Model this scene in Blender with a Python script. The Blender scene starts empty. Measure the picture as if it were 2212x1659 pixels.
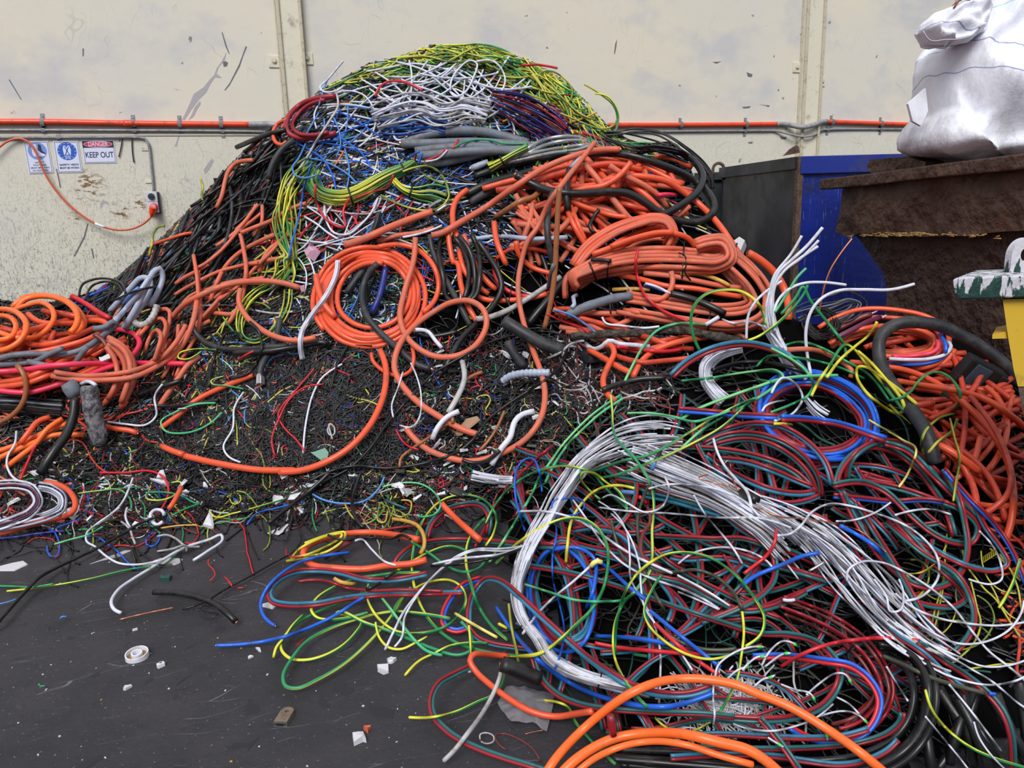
import bpy, bmesh, math, random
import numpy as np
from mathutils import Vector, Matrix
random.seed(7)
rng = np.random.default_rng(7)
SC = bpy.context.scene
COL = SC.collection

# ------------------------------------------------------------------ camera
IW, IH, FP = 2212.0, 1659.0, 1661.0
YAW, PITCH, ROLL = math.radians(15.3), math.radians(12.45), math.radians(-1.68)
EYE = np.array([0.0, 0.0, 1.6])
fw = np.array([math.sin(YAW), math.cos(YAW), 0.0]); rt = np.array([math.cos(YAW), -math.sin(YAW), 0.0]); upw = np.array([0, 0, 1.0])
look = fw * math.cos(PITCH) - upw * math.sin(PITCH)
cup = fw * math.sin(PITCH) + upw * math.cos(PITCH)
cr = rt * math.cos(ROLL) + cup * math.sin(ROLL)      # rolled camera axes
cu = cup * math.cos(ROLL) - rt * math.sin(ROLL)
cam_data = bpy.data.cameras.new('camera'); cam = bpy.data.objects.new('camera', cam_data); COL.objects.link(cam)
cam_data.sensor_width = 36.0; cam_data.lens = 36.0 * FP / IW; cam_data.clip_start = 0.05; cam_data.clip_end = 100
M = Matrix(((cr[0], cu[0], -look[0], EYE[0]), (cr[1], cu[1], -look[1], EYE[1]), (cr[2], cu[2], -look[2], EYE[2]), (0, 0, 0, 1)))
cam.matrix_world = M
SC.camera = cam
SC.view_settings.view_transform = 'Standard'; SC.view_settings.look = 'None'; SC.view_settings.gamma = 1.0
SC.view_settings.use_curve_mapping = False
SC.view_settings.exposure = 0.34

# ------------------------------------------------------------------ daylight: overcast sky through the open front of the shed
w = bpy.data.worlds.new('overcast_sky'); SC.world = w; w.use_nodes = True
nt = w.node_tree; nt.nodes.clear()
out = nt.nodes.new('ShaderNodeOutputWorld'); bg = nt.nodes.new('ShaderNodeBackground')
tc = nt.nodes.new('ShaderNodeTexCoord'); sx = nt.nodes.new('ShaderNodeSeparateXYZ')
rp = nt.nodes.new('ShaderNodeValToRGB')
rp.color_ramp.elements[0].position = 0.46; rp.color_ramp.elements[0].color = (0.10, 0.10, 0.11, 1)
rp.color_ramp.elements[1].position = 0.85; rp.color_ramp.elements[1].color = (0.95, 0.98, 1.06, 1)
e = rp.color_ramp.elements.new(0.56); e.color = (0.62, 0.65, 0.72, 1)
mr = nt.nodes.new('ShaderNodeMapRange'); mr.inputs[1].default_value = -1; mr.inputs[2].default_value = 1
nt.links.new(tc.outputs['Generated'], sx.inputs[0]); nt.links.new(sx.outputs['Z'], mr.inputs[0])
nt.links.new(mr.outputs[0], rp.inputs[0]); nt.links.new(rp.outputs[0], bg.inputs[0])
bg.inputs[1].default_value = 0.62
nt.links.new(bg.outputs[0], out.inputs[0])
sl = bpy.data.lights.new('daylight_sun', 'SUN'); sl.energy = 2.3; sl.angle = math.radians(28); sl.color = (1.0, 0.975, 0.94)
so = bpy.data.objects.new('daylight_sun', sl); COL.objects.link(so)
so.rotation_euler = Vector((0.38, 0.74, -0.78)).to_track_quat('-Z', 'Y').to_euler()

# ------------------------------------------------------------------ helpers
def lin(c):
    return tuple(((v / 255) / 12.92 if v / 255 <= 0.04045 else ((v / 255 + 0.055) / 1.055) ** 2.4) for v in c)
MATS = {}
def nodes(m):
    m.use_nodes = True; t = m.node_tree; return t, t.nodes['Principled BSDF']
def mat(name, rgb, rough=0.45, metal=0.0, dirt=None, dirt_amt=0.5, dscale=6.0, bump=0.0, bscale=40.0, spec=0.5, coord='Object', stretch=None, bdist=0.02):
    """plain coloured surface with optional dirt blotches and bump"""
    m = bpy.data.materials.new(name); MATS[name] = m
    t, b = nodes(m); b.inputs['Roughness'].default_value = rough; b.inputs['Metallic'].default_value = metal
    b.inputs['Specular IOR Level'].default_value = spec
    c = (*lin(rgb), 1); b.inputs['Base Color'].default_value = c
    if dirt or bump:
        tx = t.nodes.new('ShaderNodeTexCoord'); src = tx.outputs[coord]
        if stretch:
            mp = t.nodes.new('ShaderNodeMapping'); mp.inputs['Scale'].default_value = stretch
            t.links.new(src, mp.inputs[0]); src = mp.outputs[0]
    if dirt:
        n = t.nodes.new('ShaderNodeTexNoise'); n.inputs['Scale'].default_value = dscale; n.inputs['Detail'].default_value = 6; n.inputs['Roughness'].default_value = 0.7
        t.links.new(src, n.inputs['Vector'])
        r = t.nodes.new('ShaderNodeMapRange'); r.inputs[1].default_value = 0.62 - 0.3 * dirt_amt; r.inputs[2].default_value = 0.78 - 0.1 * dirt_amt
        t.links.new(n.outputs[0], r.inputs[0])
        mx = t.nodes.new('ShaderNodeMix'); mx.data_type = 'RGBA'; mx.inputs[6].default_value = c; mx.inputs[7].default_value = (*lin(dirt), 1)
        t.links.new(r.outputs[0], mx.inputs[0]); t.links.new(mx.outputs[2], b.inputs['Base Color'])
        r2 = t.nodes.new('ShaderNodeMapRange'); r2.inputs[3].default_value = rough; r2.inputs[4].default_value = min(1, rough + 0.35)
        t.links.new(r.outputs[0], r2.inputs[0]); t.links.new(r2.outputs[0], b.inputs['Roughness'])
    if bump:
        n2 = t.nodes.new('ShaderNodeTexNoise'); n2.inputs['Scale'].default_value = bscale; n2.inputs['Detail'].default_value = 5
        t.links.new(src, n2.inputs['Vector'])
        bp = t.nodes.new('ShaderNodeBump'); bp.inputs['Strength'].default_value = bump; bp.inputs['Distance'].default_value = bdist
        t.links.new(n2.outputs[0], bp.inputs['Height']); t.links.new(bp.outputs[0], b.inputs['Normal'])
    return m
def mat_stripe(name, c1, c2, frac=0.35, twist=1.1, rough=0.4, base=None):
    """two-tone insulation: a stripe running (and slowly twisting) along the cable; UV x = metres along, y = turn around"""
    m = bpy.data.materials.new(name); MATS[name] = m
    t, b = nodes(m); b.inputs['Roughness'].default_value = rough
    uv = t.nodes.new('ShaderNodeUVMap'); sp = t.nodes.new('ShaderNodeSeparateXYZ'); t.links.new(uv.outputs[0], sp.inputs[0])
    mu = t.nodes.new('ShaderNodeMath'); mu.operation = 'MULTIPLY_ADD'; mu.inputs[1].default_value = twist
    t.links.new(sp.outputs[0], mu.inputs[0]); t.links.new(sp.outputs[1], mu.inputs[2])
    fr = t.nodes.new('ShaderNodeMath'); fr.operation = 'FRACT'; t.links.new(mu.outputs[0], fr.inputs[0])
    gt = t.nodes.new('ShaderNodeMath'); gt.operation = 'LESS_THAN'; gt.inputs[1].default_value = frac; t.links.new(fr.outputs[0], gt.inputs[0])
    mx = t.nodes.new('ShaderNodeMix'); mx.data_type = 'RGBA'; mx.inputs[6].default_value = (*lin(c1), 1); mx.inputs[7].default_value = (*lin(c2), 1)
    t.links.new(gt.outputs[0], mx.inputs[0]); t.links.new(mx.outputs[2], b.inputs['Base Color'])
    return m

def mesh_np(name, V, Fq, UV=None, smooth=True):
    """mesh from arrays: V (n,3), Fq (m,4) quads (and optional per-loop uv)"""
    me = bpy.data.meshes.new(name)
    V = np.asarray(V, dtype=np.float32); Fq = np.asarray(Fq, dtype=np.int32)
    me.vertices.add(len(V)); me.vertices.foreach_set('co', V.ravel())
    k = Fq.shape[1]
    me.loops.add(Fq.size); me.loops.foreach_set('vertex_index', Fq.ravel())
    me.polygons.add(len(Fq)); me.polygons.foreach_set('loop_start', np.arange(0, Fq.size, k, dtype=np.int32))
    me.polygons.foreach_set('loop_total', np.full(len(Fq), k, dtype=np.int32))
    me.update(calc_edges=True)
    if UV is not None:
        l = me.uv_layers.new(name='UVMap'); l.data.foreach_set('uv', np.asarray(UV, dtype=np.float32).ravel())
    if smooth: me.polygons.foreach_set('use_smooth', np.ones(len(Fq), dtype=bool))
    return me
def frames(P):
    T = np.gradient(P, axis=0); T /= np.linalg.norm(T, axis=1)[:, None] + 1e-12
    N = np.zeros_like(P); a = np.array([0.13, 0.21, 0.97]); n = a - T[0] * a.dot(T[0])
    if np.linalg.norm(n) < 0.1: n = np.array([1.0, 0, 0]) - T[0] * T[0][0]
    n /= np.linalg.norm(n)
    for i in range(len(P)):
        n = n - T[i] * n.dot(T[i]); n /= np.linalg.norm(n) + 1e-12; N[i] = n
    return T, N, np.cross(T, N)
def tube_arrays(P, r, k=10, cap=True):
    P = np.asarray(P, float); n = len(P); T, N, B = frames(P)
    r = np.broadcast_to(r, (n,)).astype(float)
    if cap:      # flat closed ends: repeat rings with radius ~0
        P = np.vstack([P[:1], P, P[-1:]]); N = np.vstack([N[:1], N, N[-1:]]); B = np.vstack([B[:1], B, B[-1:]])
        r = np.concatenate([[r[0] * 0.02], r, [r[-1] * 0.02]]); n += 2
    a = np.linspace(0, 2 * math.pi, k, endpoint=False)
    V = P[:, None, :] + r[:, None, None] * (np.cos(a)[None, :, None] * N[:, None, :] + np.sin(a)[None, :, None] * B[:, None, :])
    L = np.concatenate([[0], np.cumsum(np.linalg.norm(np.diff(P, axis=0), axis=1))])
    i = np.arange(n - 1)[:, None]; j = np.arange(k)[None, :]; j2 = (j + 1) % k
    F = np.stack([i * k + j, i * k + j2, (i + 1) * k + j2, (i + 1) * k + j], -1).reshape(-1, 4)
    va = np.broadcast_to(j / k, (n - 1, k)); vb = np.broadcast_to((j + 1) / k, (n - 1, k))
    ua = np.broadcast_to(L[:-1, None], (n - 1, k)); ub = np.broadcast_to(L[1:, None], (n - 1, k))
    UV = np.stack([np.stack([ua, va], -1), np.stack([ua, vb], -1), np.stack([ub, vb], -1), np.stack([ub, va], -1)], 2).reshape(-1, 2)
    return V.reshape(-1, 3), F, UV
def tubes_mesh(name, plist, k=6):
    VS, FS, US, o = [], [], [], 0
    for P, r in plist:
        V, F, U = tube_arrays(P, r, k); VS.append(V); FS.append(F + o); US.append(U); o += len(V)
    return mesh_np(name, np.vstack(VS), np.vstack(FS), np.vstack(US))
def link(name, me, m, parent=None, loc=None):
    o = bpy.data.objects.new(name, me); COL.objects.link(o)
    if m is not None and me is not None and not me.materials: me.materials.append(MATS[m] if isinstance(m, str) else m)
    if loc is not None: o.location = loc
    if parent is not None: o.parent = parent
    return o
def tag(o, label=None, cat=None, group=None, kind=None):
    if label: o['label'] = label
    if cat: o['category'] = cat
    if group: o['group'] = group
    if kind: o['kind'] = kind
    return o
def empty(name, loc=(0, 0, 0), rz=0.0):
    o = bpy.data.objects.new(name, None); COL.objects.link(o); o.location = loc; o.rotation_euler = (0, 0, rz); o.empty_display_size = 0.1
    return o
class MB:
    """collects boxes, cylinders, prisms into one mesh"""
    def __init__(s): s.bm = bmesh.new()
    def box(s, c, d, rot=None, bev=0.0):
        r = bmesh.ops.create_cube(s.bm, size=1.0); vs = r['verts']
        bmesh.ops.scale(s.bm, vec=d, verts=vs)
        if bev:
            es = list({e for v in vs for e in v.link_edges})
            rr = bmesh.ops.bevel(s.bm, geom=es, offset=bev, segments=2, affect='EDGES', profile=0.6)
            vs = list({v for f in rr['faces'] for v in f.verts} | {v for v in vs if v.is_valid})
        if rot is not None: bmesh.ops.rotate(s.bm, cent=(0, 0, 0), matrix=rot, verts=vs)
        bmesh.ops.translate(s.bm, vec=c, verts=vs); return s
    def cyl(s, a, b, r, k=16, r2=None):
        a, b = Vector(a), Vector(b); d = b - a
        q = d.to_track_quat('Z', 'Y').to_matrix().to_4x4(); q.translation = (a + b) / 2
        bmesh.ops.create_cone(s.bm, cap_ends=True, segments=k, radius1=r, radius2=r if r2 is None else r2, depth=d.length, matrix=q); return s
    def prism(s, pts, y0, y1, fn=None):
        """outline pts (x,z) extruded from y0 to y1; fn maps (x,y,z) to a place"""
        f = fn or (lambda x, y, z: (x, y, z))
        A = [s.bm.verts.new(f(x, y0, z)) for x, z in pts]; B = [s.bm.verts.new(f(x, y1, z)) for x, z in pts]
        n = len(pts)
        s.bm.faces.new(A); s.bm.faces.new(B[::-1])
        for i in range(n): s.bm.faces.new((A[i], B[i], B[(i + 1) % n], A[(i + 1) % n]))
        return s
    def tube(s, P, r, k=10):
        V, F, U = tube_arrays(P, r, k); vs = [s.bm.verts.new(v) for v in V]
        for f in F:
            try: s.bm.faces.new([vs[i] for i in f])
            except ValueError: pass
        return s
    def lathe(s, prof, c=(0, 0, 0), k=32, mtx=None):
        rings = []
        for r, z in prof:
            rings.append([s.bm.verts.new((c[0] + r * math.cos(2 * math.pi * i / k), c[1] + r * math.sin(2 * math.pi * i / k), c[2] + z)) for i in range(k)])
        for a, b in zip(rings, rings[1:]):
            for i in range(k): s.bm.faces.new((a[i], a[(i + 1) % k], b[(i + 1) % k], b[i]))
        if mtx is not None: bmesh.ops.transform(s.bm, matrix=mtx, verts=[v for r in rings for v in r])
        return s
    def build(s, name, m, parent=None, smooth=False, loc=None):
        bmesh.ops.recalc_face_normals(s.bm, faces=s.bm.faces)
        me = bpy.data.meshes.new(name); s.bm.to_mesh(me); s.bm.free()
        if smooth:
            me.polygons.foreach_set('use_smooth', np.ones(len(me.polygons), dtype=bool))
            me.set_sharp_from_angle(angle=math.radians(40))
        return link(name, me, m, parent, loc)
def C2W(cx, f, z=0.0):
    """camera-side frame (right, forward, height) to world"""
    p = rt * cx + fw * f; return (p[0], p[1], z)
def rays(px, py):
    px = np.asarray(px, float); py = np.asarray(py, float)
    d = ((px - IW / 2) / FP)[..., None] * cr - ((py - IH / 2) / FP)[..., None] * cu + look
    return d / (d @ fw)[..., None]           # scaled so that forward component = 1
def atF(px, py, F):
    return EYE + rays(px, py) * np.asarray(F, float)[..., None]
WALL_Y = 8.197
def onwall(px, py, off=0.0):
    d = rays(px, py); t = (WALL_Y - off) / d[..., 1]; return EYE + d * t[..., None]
def onfloor(px, py, z=0.0):
    d = rays(px, py); t = (z - 1.6) / d[..., 2]; return EYE + d * np.asarray(t)[..., None]
def resample(pts, step):
    P = np.asarray(pts, float); 
    if len(P) == 2: P = np.vstack([P[0], (P[0] + P[1]) / 2, P[1]])
    t = np.concatenate([[0], np.cumsum(np.sqrt(np.linalg.norm(np.diff(P, axis=0), axis=1)) + 1e-6)])
    n = len(P); m = np.zeros_like(P)
    m[1:-1] = ((P[2:] - P[1:-1]) / (t[2:] - t[1:-1])[:, None] * (t[1:-1] - t[:-2])[:, None] + (P[1:-1] - P[:-2]) / (t[1:-1] - t[:-2])[:, None] * (t[2:] - t[1:-1])[:, None]) / (t[2:] - t[:-2])[:, None]
    m[0] = 1.5 * (P[1] - P[0]) / (t[1] - t[0]) - 0.5 * m[1]; m[-1] = 1.5 * (P[-1] - P[-2]) / (t[-1] - t[-2]) - 0.5 * m[-2]
    outp = []
    for i in range(n - 1):
        h = t[i + 1] - t[i]; L = np.linalg.norm(P[i + 1] - P[i]); q = max(2, int(L / (step * 0.5)))
        s = np.linspace(0, 1, q, endpoint=False)[:, None]
        outp.append((2 * s**3 - 3 * s**2 + 1) * P[i] + (s**3 - 2 * s**2 + s) * h * m[i] + (-2 * s**3 + 3 * s**2) * P[i + 1] + (s**3 - s**2) * h * m[i + 1])
    Q = np.vstack(outp + [P[-1:]]); L = np.concatenate([[0], np.cumsum(np.linalg.norm(np.diff(Q, axis=0), axis=1))])
    k = max(4, int(L[-1] / step) + 1); s = np.linspace(0, L[-1], k)
    return np.stack([np.interp(s, L, Q[:, i]) for i in range(Q.shape[1])], -1)

# ------------------------------------------------------------------ shape of the heap: height field z(right, forward)
CTRL = {0: [(645, 6.3), (700, 5.8), (800, 5.35), (900, 5.05), (980, 4.9)],
 150: [(640, 6.3), (700, 5.8), (850, 5.2), (950, 4.95)],
 230: [(625, 6.6), (760, 5.7)],
 300: [(560, 6.8), (700, 6.0), (850, 5.3), (950, 5.0)],
 400: [(465, 7.0), (600, 6.2), (750, 5.6), (900, 5.05)],
 500: [(350, 7.15), (500, 6.45), (700, 5.6), (850, 5.05), (1000, 4.55)],
 600: [(262, 7.2), (400, 6.6), (600, 5.75), (800, 5.05), (1000, 4.5)],
 700: [(185, 7.2), (350, 6.5), (500, 5.95), (700, 5.3), (850, 4.9), (1000, 4.4)],
 800: [(130, 7.25), (250, 6.8), (420, 6.1), (600, 5.5), (800, 4.95), (960, 4.5)],
 930: [(92, 7.3), (200, 6.8), (330, 6.3), (500, 5.7), (700, 5.2), (850, 4.75), (1000, 4.35)],
 1050: [(97, 7.35), (220, 6.8), (400, 6.05), (600, 5.4), (800, 4.85), (970, 4.35)],
 1150: [(130, 7.3), (250, 6.75), (400, 6.05), (550, 5.5), (700, 5.15), (850, 4.6), (960, 4.2)],
 1250: [(200, 7.2), (320, 6.5)],
 1320: [(275, 7.0), (330, 6.5), (450, 5.9), (600, 5.4), (750, 4.9), (850, 4.2), (950, 3.7), (1100, 3.2), (1300, 2.72), (1430, 2.45)],
 1420: [(320, 6.7), (500, 5.6), (680, 4.95), (800, 4.3)],
 1500: [(355, 6.5), (450, 5.9), (600, 5.2), (700, 4.8), (780, 4.3), (900, 3.75), (1100, 3.1), (1300, 2.6), (1480, 2.17), (1600, 1.98)],
 1530: [(440, 6.1)], 1600: [(530, 5.8)],
 1640: [(580, 5.6), (680, 5.0), (760, 4.45), (850, 3.95), (1000, 3.4), (1200, 2.8)],
 1700: [(670, 4.9), (1500, 2.1), (1620, 1.93)],
 1800: [(690, 4.5), (800, 3.95), (950, 3.4), (1100, 2.98), (1300, 2.55)],
 1900: [(680, 4.5), (1450, 2.2), (1600, 1.98)],
 2000: [(700, 4.4), (850, 3.8), (1000, 3.3), (1200, 2.8), (1400, 2.38)],
 2100: [(745, 4.15), (1550, 2.08)],
 2230: [(810, 3.9), (950, 3.4), (1150, 2.85), (1300, 2.58), (1450, 2.3)],
 2500: [(850, 3.8), (1150, 2.85), (1400, 2.4)],
 -250: [(690, 5.9), (900, 5.1)],
 1120: [(1150, 3.62), (1250, 3.18), (1400, 2.72)]}
cp = []
for X, rows in CTRL.items():
    for Y, F in rows:
        p = atF(X, Y, F); cp.append((p @ rt, p @ fw, p[2]))
    if X not in (1120, 1500, 1900) or X == 1500:
        Y, F = rows[0]; p = atF(X, Y, F); r_, f_, z_ = p @ rt, p @ fw, p[2]
        cp.append((r_ * (1 + 0.35 / f_), f_ + 0.35, max(0.0, z_ - 0.42))); cp.append((r_ * (1 + 1.0 / f_), f_ + 1.0, max(0.0, z_ - 1.6)))
for X, Y in [(-250, 1080), (0, 1090), (150, 1080), (300, 1075), (450, 1085), (600, 1085), (750, 1085), (900, 1085), (1000, 1090), (1060, 1100), (1060, 1250), (1060, 1420), (1150, 1500), (1300, 1540),
             (0, 1250), (300, 1250), (600, 1250), (850, 1250), (300, 1500), (700, 1500), (1000, 1600), (0, 1620), (1200, 1700), (1500, 1750), (1900, 1720), (2100, 1640), (2300, 1600), (2500, 1550), (-250, 1400), (800, 1150), (960, 1150)]:
    p = onfloor(X, Y); cp.append((p @ rt, p @ fw, 0.0))
cp = np.array(cp)
def kern(d): return np.sqrt(d * d + 0.02)
A = kern(np.linalg.norm(cp[:, None, :2] - cp[None, :, :2], axis=2)); n_ = len(cp)
A = A - 0.02 * np.eye(n_)
Pm = np.hstack([np.ones((n_, 1)), cp[:, :2]])
S = np.block([[A, Pm], [Pm.T, np.zeros((3, 3))]]); cf = np.linalg.solve(S, np.concatenate([cp[:, 2], [0, 0, 0]]))
GX = np.arange(-5.0, 4.6, 0.04); GF = np.arange(1.2, 9.6, 0.04)
gx, gf = np.meshgrid(GX, GF)
Q = np.stack([gx.ravel(), gf.ravel()], -1); HZ = np.zeros(len(Q))
for s in range(0, len(Q), 20000):
    q = Q[s:s + 20000]; HZ[s:s + 20000] = kern(np.linalg.norm(q[:, None] - cp[None, :, :2], axis=2)) @ cf[:n_] + cf[n_] + q @ cf[n_ + 1:]
HZ = HZ.reshape(gx.shape)
HZ = np.where(HZ < 0.015, np.nan_to_num(HZ) * 0 - 0.02, HZ)
def hz(x, f):
    u = np.clip((x - GX[0]) / 0.04, 0, len(GX) - 1.001); v = np.clip((f - GF[0]) / 0.04, 0, len(GF) - 1.001)
    i = u.astype(int); j = v.astype(int); a = u - i; b = v - j
    return (HZ[j, i] * (1 - a) + HZ[j, i + 1] * a) * (1 - b) + (HZ[j + 1, i] * (1 - a) + HZ[j + 1, i + 1] * a) * b
# map of forward distance to the heap or the floor for each direction (used to lay cables ON the heap)
DS = 4.0; DX0, DY0 = -300.0, -60.0; DW, DH = int(2820 / DS), int(2100 / DS)
dpx, dpy = np.meshgrid(DX0 + DS * np.arange(DW), DY0 + DS * np.arange(DH))
RD = rays(dpx, dpy); rr_ = RD @ rt; rz_ = RD[..., 2]
DM = np.full(RD.shape[:2], np.nan); prev = np.zeros(DM.shape)
done = np.zeros(DM.shape, bool); step = 0.03; f_ = 1.25; gprev = 1.6 + rz_ * f_ - hz(rr_ * f_, np.full(DM.shape, f_))
while f_ < 9.5:
    f2 = f_ + step; z = 1.6 + rz_ * f2; g = z - np.maximum(hz(rr_ * f2, np.full(DM.shape, f2)), 0.0)
    hit = (~done) & (g <= 0); DM[hit] = f_ + step * np.clip(gprev[hit] / (gprev[hit] - g[hit] + 1e-9), 0, 1); done |= hit; gprev = g; f_ = f2
wallF = (WALL_Y / RD[..., 1]); DM[DM > wallF - 0.03] = np.nan
BUF = DM - 0.02
def look_buf(B, px, py):
    i = np.clip(((px - DX0) / DS + 0.5).astype(int), 0, DW - 1); j = np.clip(((py - DY0) / DS + 0.5).astype(int), 0, DH - 1)
    return B[j, i]
# ------------------------------------------------------------------ heap core
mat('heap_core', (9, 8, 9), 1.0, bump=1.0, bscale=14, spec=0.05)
ii = [(j, i) for j in range(len(GF)) for i in range(len(GX))]
W2 = gx[..., None] * rt + gf[..., None] * fw
Vc = W2.copy(); Vc[..., 2] = HZ - 0.015
msk = (HZ > 0.0) & (Vc[..., 1] < WALL_Y - 0.02)
idx = np.arange(HZ.size).reshape(HZ.shape)
fm = msk[:-1, :-1] & msk[1:, :-1] & msk[:-1, 1:] & msk[1:, 1:]
Fc = np.stack([idx[:-1, :-1][fm], idx[:-1, 1:][fm], idx[1:, 1:][fm], idx[1:, :-1][fm]], -1)
used = np.unique(Fc); remap = np.full(HZ.size, -1); remap[used] = np.arange(len(used))
core = link('scrap_cable_heap', mesh_np('scrap_cable_heap', Vc.reshape(-1, 3)[used], remap[Fc]), 'heap_core')
tag(core, 'dark packed inside of the scrap cable heap seen between the wires', 'scrap heap', kind='stuff')
# ------------------------------------------------------------------ floor and wall
def N(t, typ, **kw):
    n = t.nodes.new(typ)
    for k, v in kw.items():
        if k.startswith('i_'): n.inputs[k[2:].replace('_', ' ')].default_value = v
        elif k.startswith('n'): n.inputs[int(k[1:])].default_value = v
        else: setattr(n, k, v)
    return n
def noise(t, src, scale, detail=5, rough=0.6, dist=0.0, mapscale=None, rot=None, loc=None):
    if mapscale is not None or rot is not None:
        mp = N(t, 'ShaderNodeMapping'); mp.inputs['Scale'].default_value = mapscale or (1, 1, 1)
        mp.inputs['Rotation'].default_value = rot or (0, 0, 0); mp.inputs['Location'].default_value = loc or (0, 0, 0)
        t.links.new(src, mp.inputs[0]); src = mp.outputs[0]
    n = N(t, 'ShaderNodeTexNoise'); n.inputs['Scale'].default_value = scale; n.inputs['Detail'].default_value = detail
    n.inputs['Roughness'].default_value = rough; n.inputs['Distortion'].default_value = dist
    t.links.new(src, n.inputs['Vector']); return n.outputs[0]
def edges(t, src, scale, width, mapscale=None, rot=None, warp=0.25, wscale=3.0, loc=None):
    """thin curved scratch lines"""
    wn = N(t, 'ShaderNodeTexNoise'); wn.inputs['Scale'].default_value = wscale; t.links.new(src, wn.inputs['Vector'])
    vm = N(t, 'ShaderNodeVectorMath', operation='MULTIPLY_ADD'); vm.inputs[1].default_value = (warp, warp, warp)
    t.links.new(wn.outputs['Color'], vm.inputs[0]); t.links.new(src, vm.inputs[2]); s = vm.outputs[0]
    mp = N(t, 'ShaderNodeMapping'); mp.inputs['Scale'].default_value = mapscale or (1, 1, 1); mp.inputs['Rotation'].default_value = rot or (0, 0, 0)
    mp.inputs['Location'].default_value = loc or (0, 0, 0)
    t.links.new(s, mp.inputs[0])
    v = N(t, 'ShaderNodeTexVoronoi', feature='DISTANCE_TO_EDGE'); v.inputs['Scale'].default_value = scale; t.links.new(mp.outputs[0], v.inputs['Vector'])
    r = N(t, 'ShaderNodeMapRange', n1=width * 0.5, n2=width, n3=1.0, n4=0.0); t.links.new(v.outputs['Distance'], r.inputs[0]); return r.outputs[0]
def rng_(t, src, a, b, lo=0.0, hi=1.0):
    r = N(t, 'ShaderNodeMapRange', n1=a, n2=b, n3=lo, n4=hi); t.links.new(src, r.inputs[0]); return r.outputs[0]
def mul(t, a, b, op='MULTIPLY'):
    m = N(t, 'ShaderNodeMath', operation=op)
    for i, s in enumerate((a, b)):
        if isinstance(s, (int, float)): m.inputs[i].default_value = s
        else: t.links.new(s, m.inputs[i])
    return m.outputs[0]
def mixc(t, fac, c1, c2):
    m = N(t, 'ShaderNodeMix', data_type='RGBA')
    if isinstance(fac, (int, float)): m.inputs[0].default_value = fac
    else: t.links.new(fac, m.inputs[0])
    for i, c in ((6, c1), (7, c2)):
        if isinstance(c, tuple): m.inputs[i].default_value = (*lin(c), 1)
        else: t.links.new(c, m.inputs[i])
    return m.outputs[2]

m = bpy.data.materials.new('grimy_floor'); MATS['grimy_floor'] = m; t, b = nodes(m)
src = N(t, 'ShaderNodeTexCoord').outputs['Object']
c = mixc(t, rng_(t, noise(t, src, 2.2, 6, 0.65), 0.35, 0.7), (38, 38, 43), (55, 53, 58))
c = mixc(t, mul(t, rng_(t, noise(t, src, 5.0, 8, 0.75, mapscale=(1, 2.2, 1)), 0.56, 0.66), 0.55), c, (29, 28, 31))
c = mixc(t, mul(t, rng_(t, noise(t, src, 9.0, 7, 0.8, mapscale=(1, 1.5, 1)), 0.60, 0.72), rng_(t, noise(t, src, 0.9, 3), 0.5, 0.62)), c, (112, 100, 92))
c = mixc(t, mul(t, rng_(t, noise(t, src, 75, 3, 0.6), 0.66, 0.71), 0.75), c, (132, 132, 140))
c = mixc(t, mul(t, edges(t, src, 3.0, 0.006, mapscale=(0.45, 3.2, 1), rot=(0, 0, 0.35), warp=0.12), rng_(t, noise(t, src, 4.0), 0.52, 0.6)), c, (104, 104, 112))
c = mixc(t, mul(t, rng_(t, noise(t, src, 16, 5, 0.7), 0.62, 0.66), 0.6), c, (26, 25, 28))
t.links.new(c, b.inputs['Base Color'])
t.links.new(rng_(t, noise(t, src, 6, 6), 0.3, 0.7, 0.55, 0.9), b.inputs['Roughness'])
bp = N(t, 'ShaderNodeBump'); bp.inputs['Strength'].default_value = 0.7; bp.inputs['Distance'].default_value = 0.012
t.links.new(noise(t, src, 28, 8, 0.7), bp.inputs['Height']); t.links.new(bp.outputs[0], b.inputs['Normal'])
fl = MB().box((0, 2, -0.1), (16, 16, 0.2)).build('floor', 'grimy_floor'); tag(fl, kind='structure')

m = bpy.data.materials.new('wall_paint'); MATS['wall_paint'] = m; t, b = nodes(m)
src = N(t, 'ShaderNodeTexCoord').outputs['Object']; sp = N(t, 'ShaderNodeSeparateXYZ'); t.links.new(src, sp.inputs[0])
ZL = float(onwall(60, 292)[2])                        # height of the joint under the conduits
low = rng_(t, sp.outputs['Z'], ZL - 0.02, ZL + 0.02, 1.0, 0.0)
low2 = rng_(t, sp.outputs['Z'], ZL - 1.9, ZL - 0.2, 1.0, 0.15)
low2 = mul(t, low2, low)
leftm = rng_(t, sp.outputs['X'], -2.4, -1.0, 1.0, 0.0)
c = mixc(t, rng_(t, noise(t, src, 0.7, 4), 0.35, 0.65), (216, 209, 192), (208, 205, 196))
c = mixc(t, mul(t, rng_(t, noise(t, src, 1.3, 5, 0.6, loc=(3, 0, 1), mapscale=(1, 1, 1.4)), 0.5, 0.66), 0.75), c, (188, 188, 193))
c = mixc(t, mul(t, low, 0.6), c, (208, 206, 192))
c = mixc(t, mul(t, rng_(t, noise(t, src, 24, 5, 0.7), 0.6, 0.64), mul(t, low2, 0.5)), c, (170, 170, 165))
c = mixc(t, mul(t, rng_(t, noise(t, src, 6, 6, 0.7, loc=(1, 1, 4), mapscale=(1, 1, 1)), 0.56, 0.62), mul(t, low2, rng_(t, sp.outputs['Z'], ZL - 1.7, ZL - 0.9, 0.9, 0.12))), c, (158, 158, 170))
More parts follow.
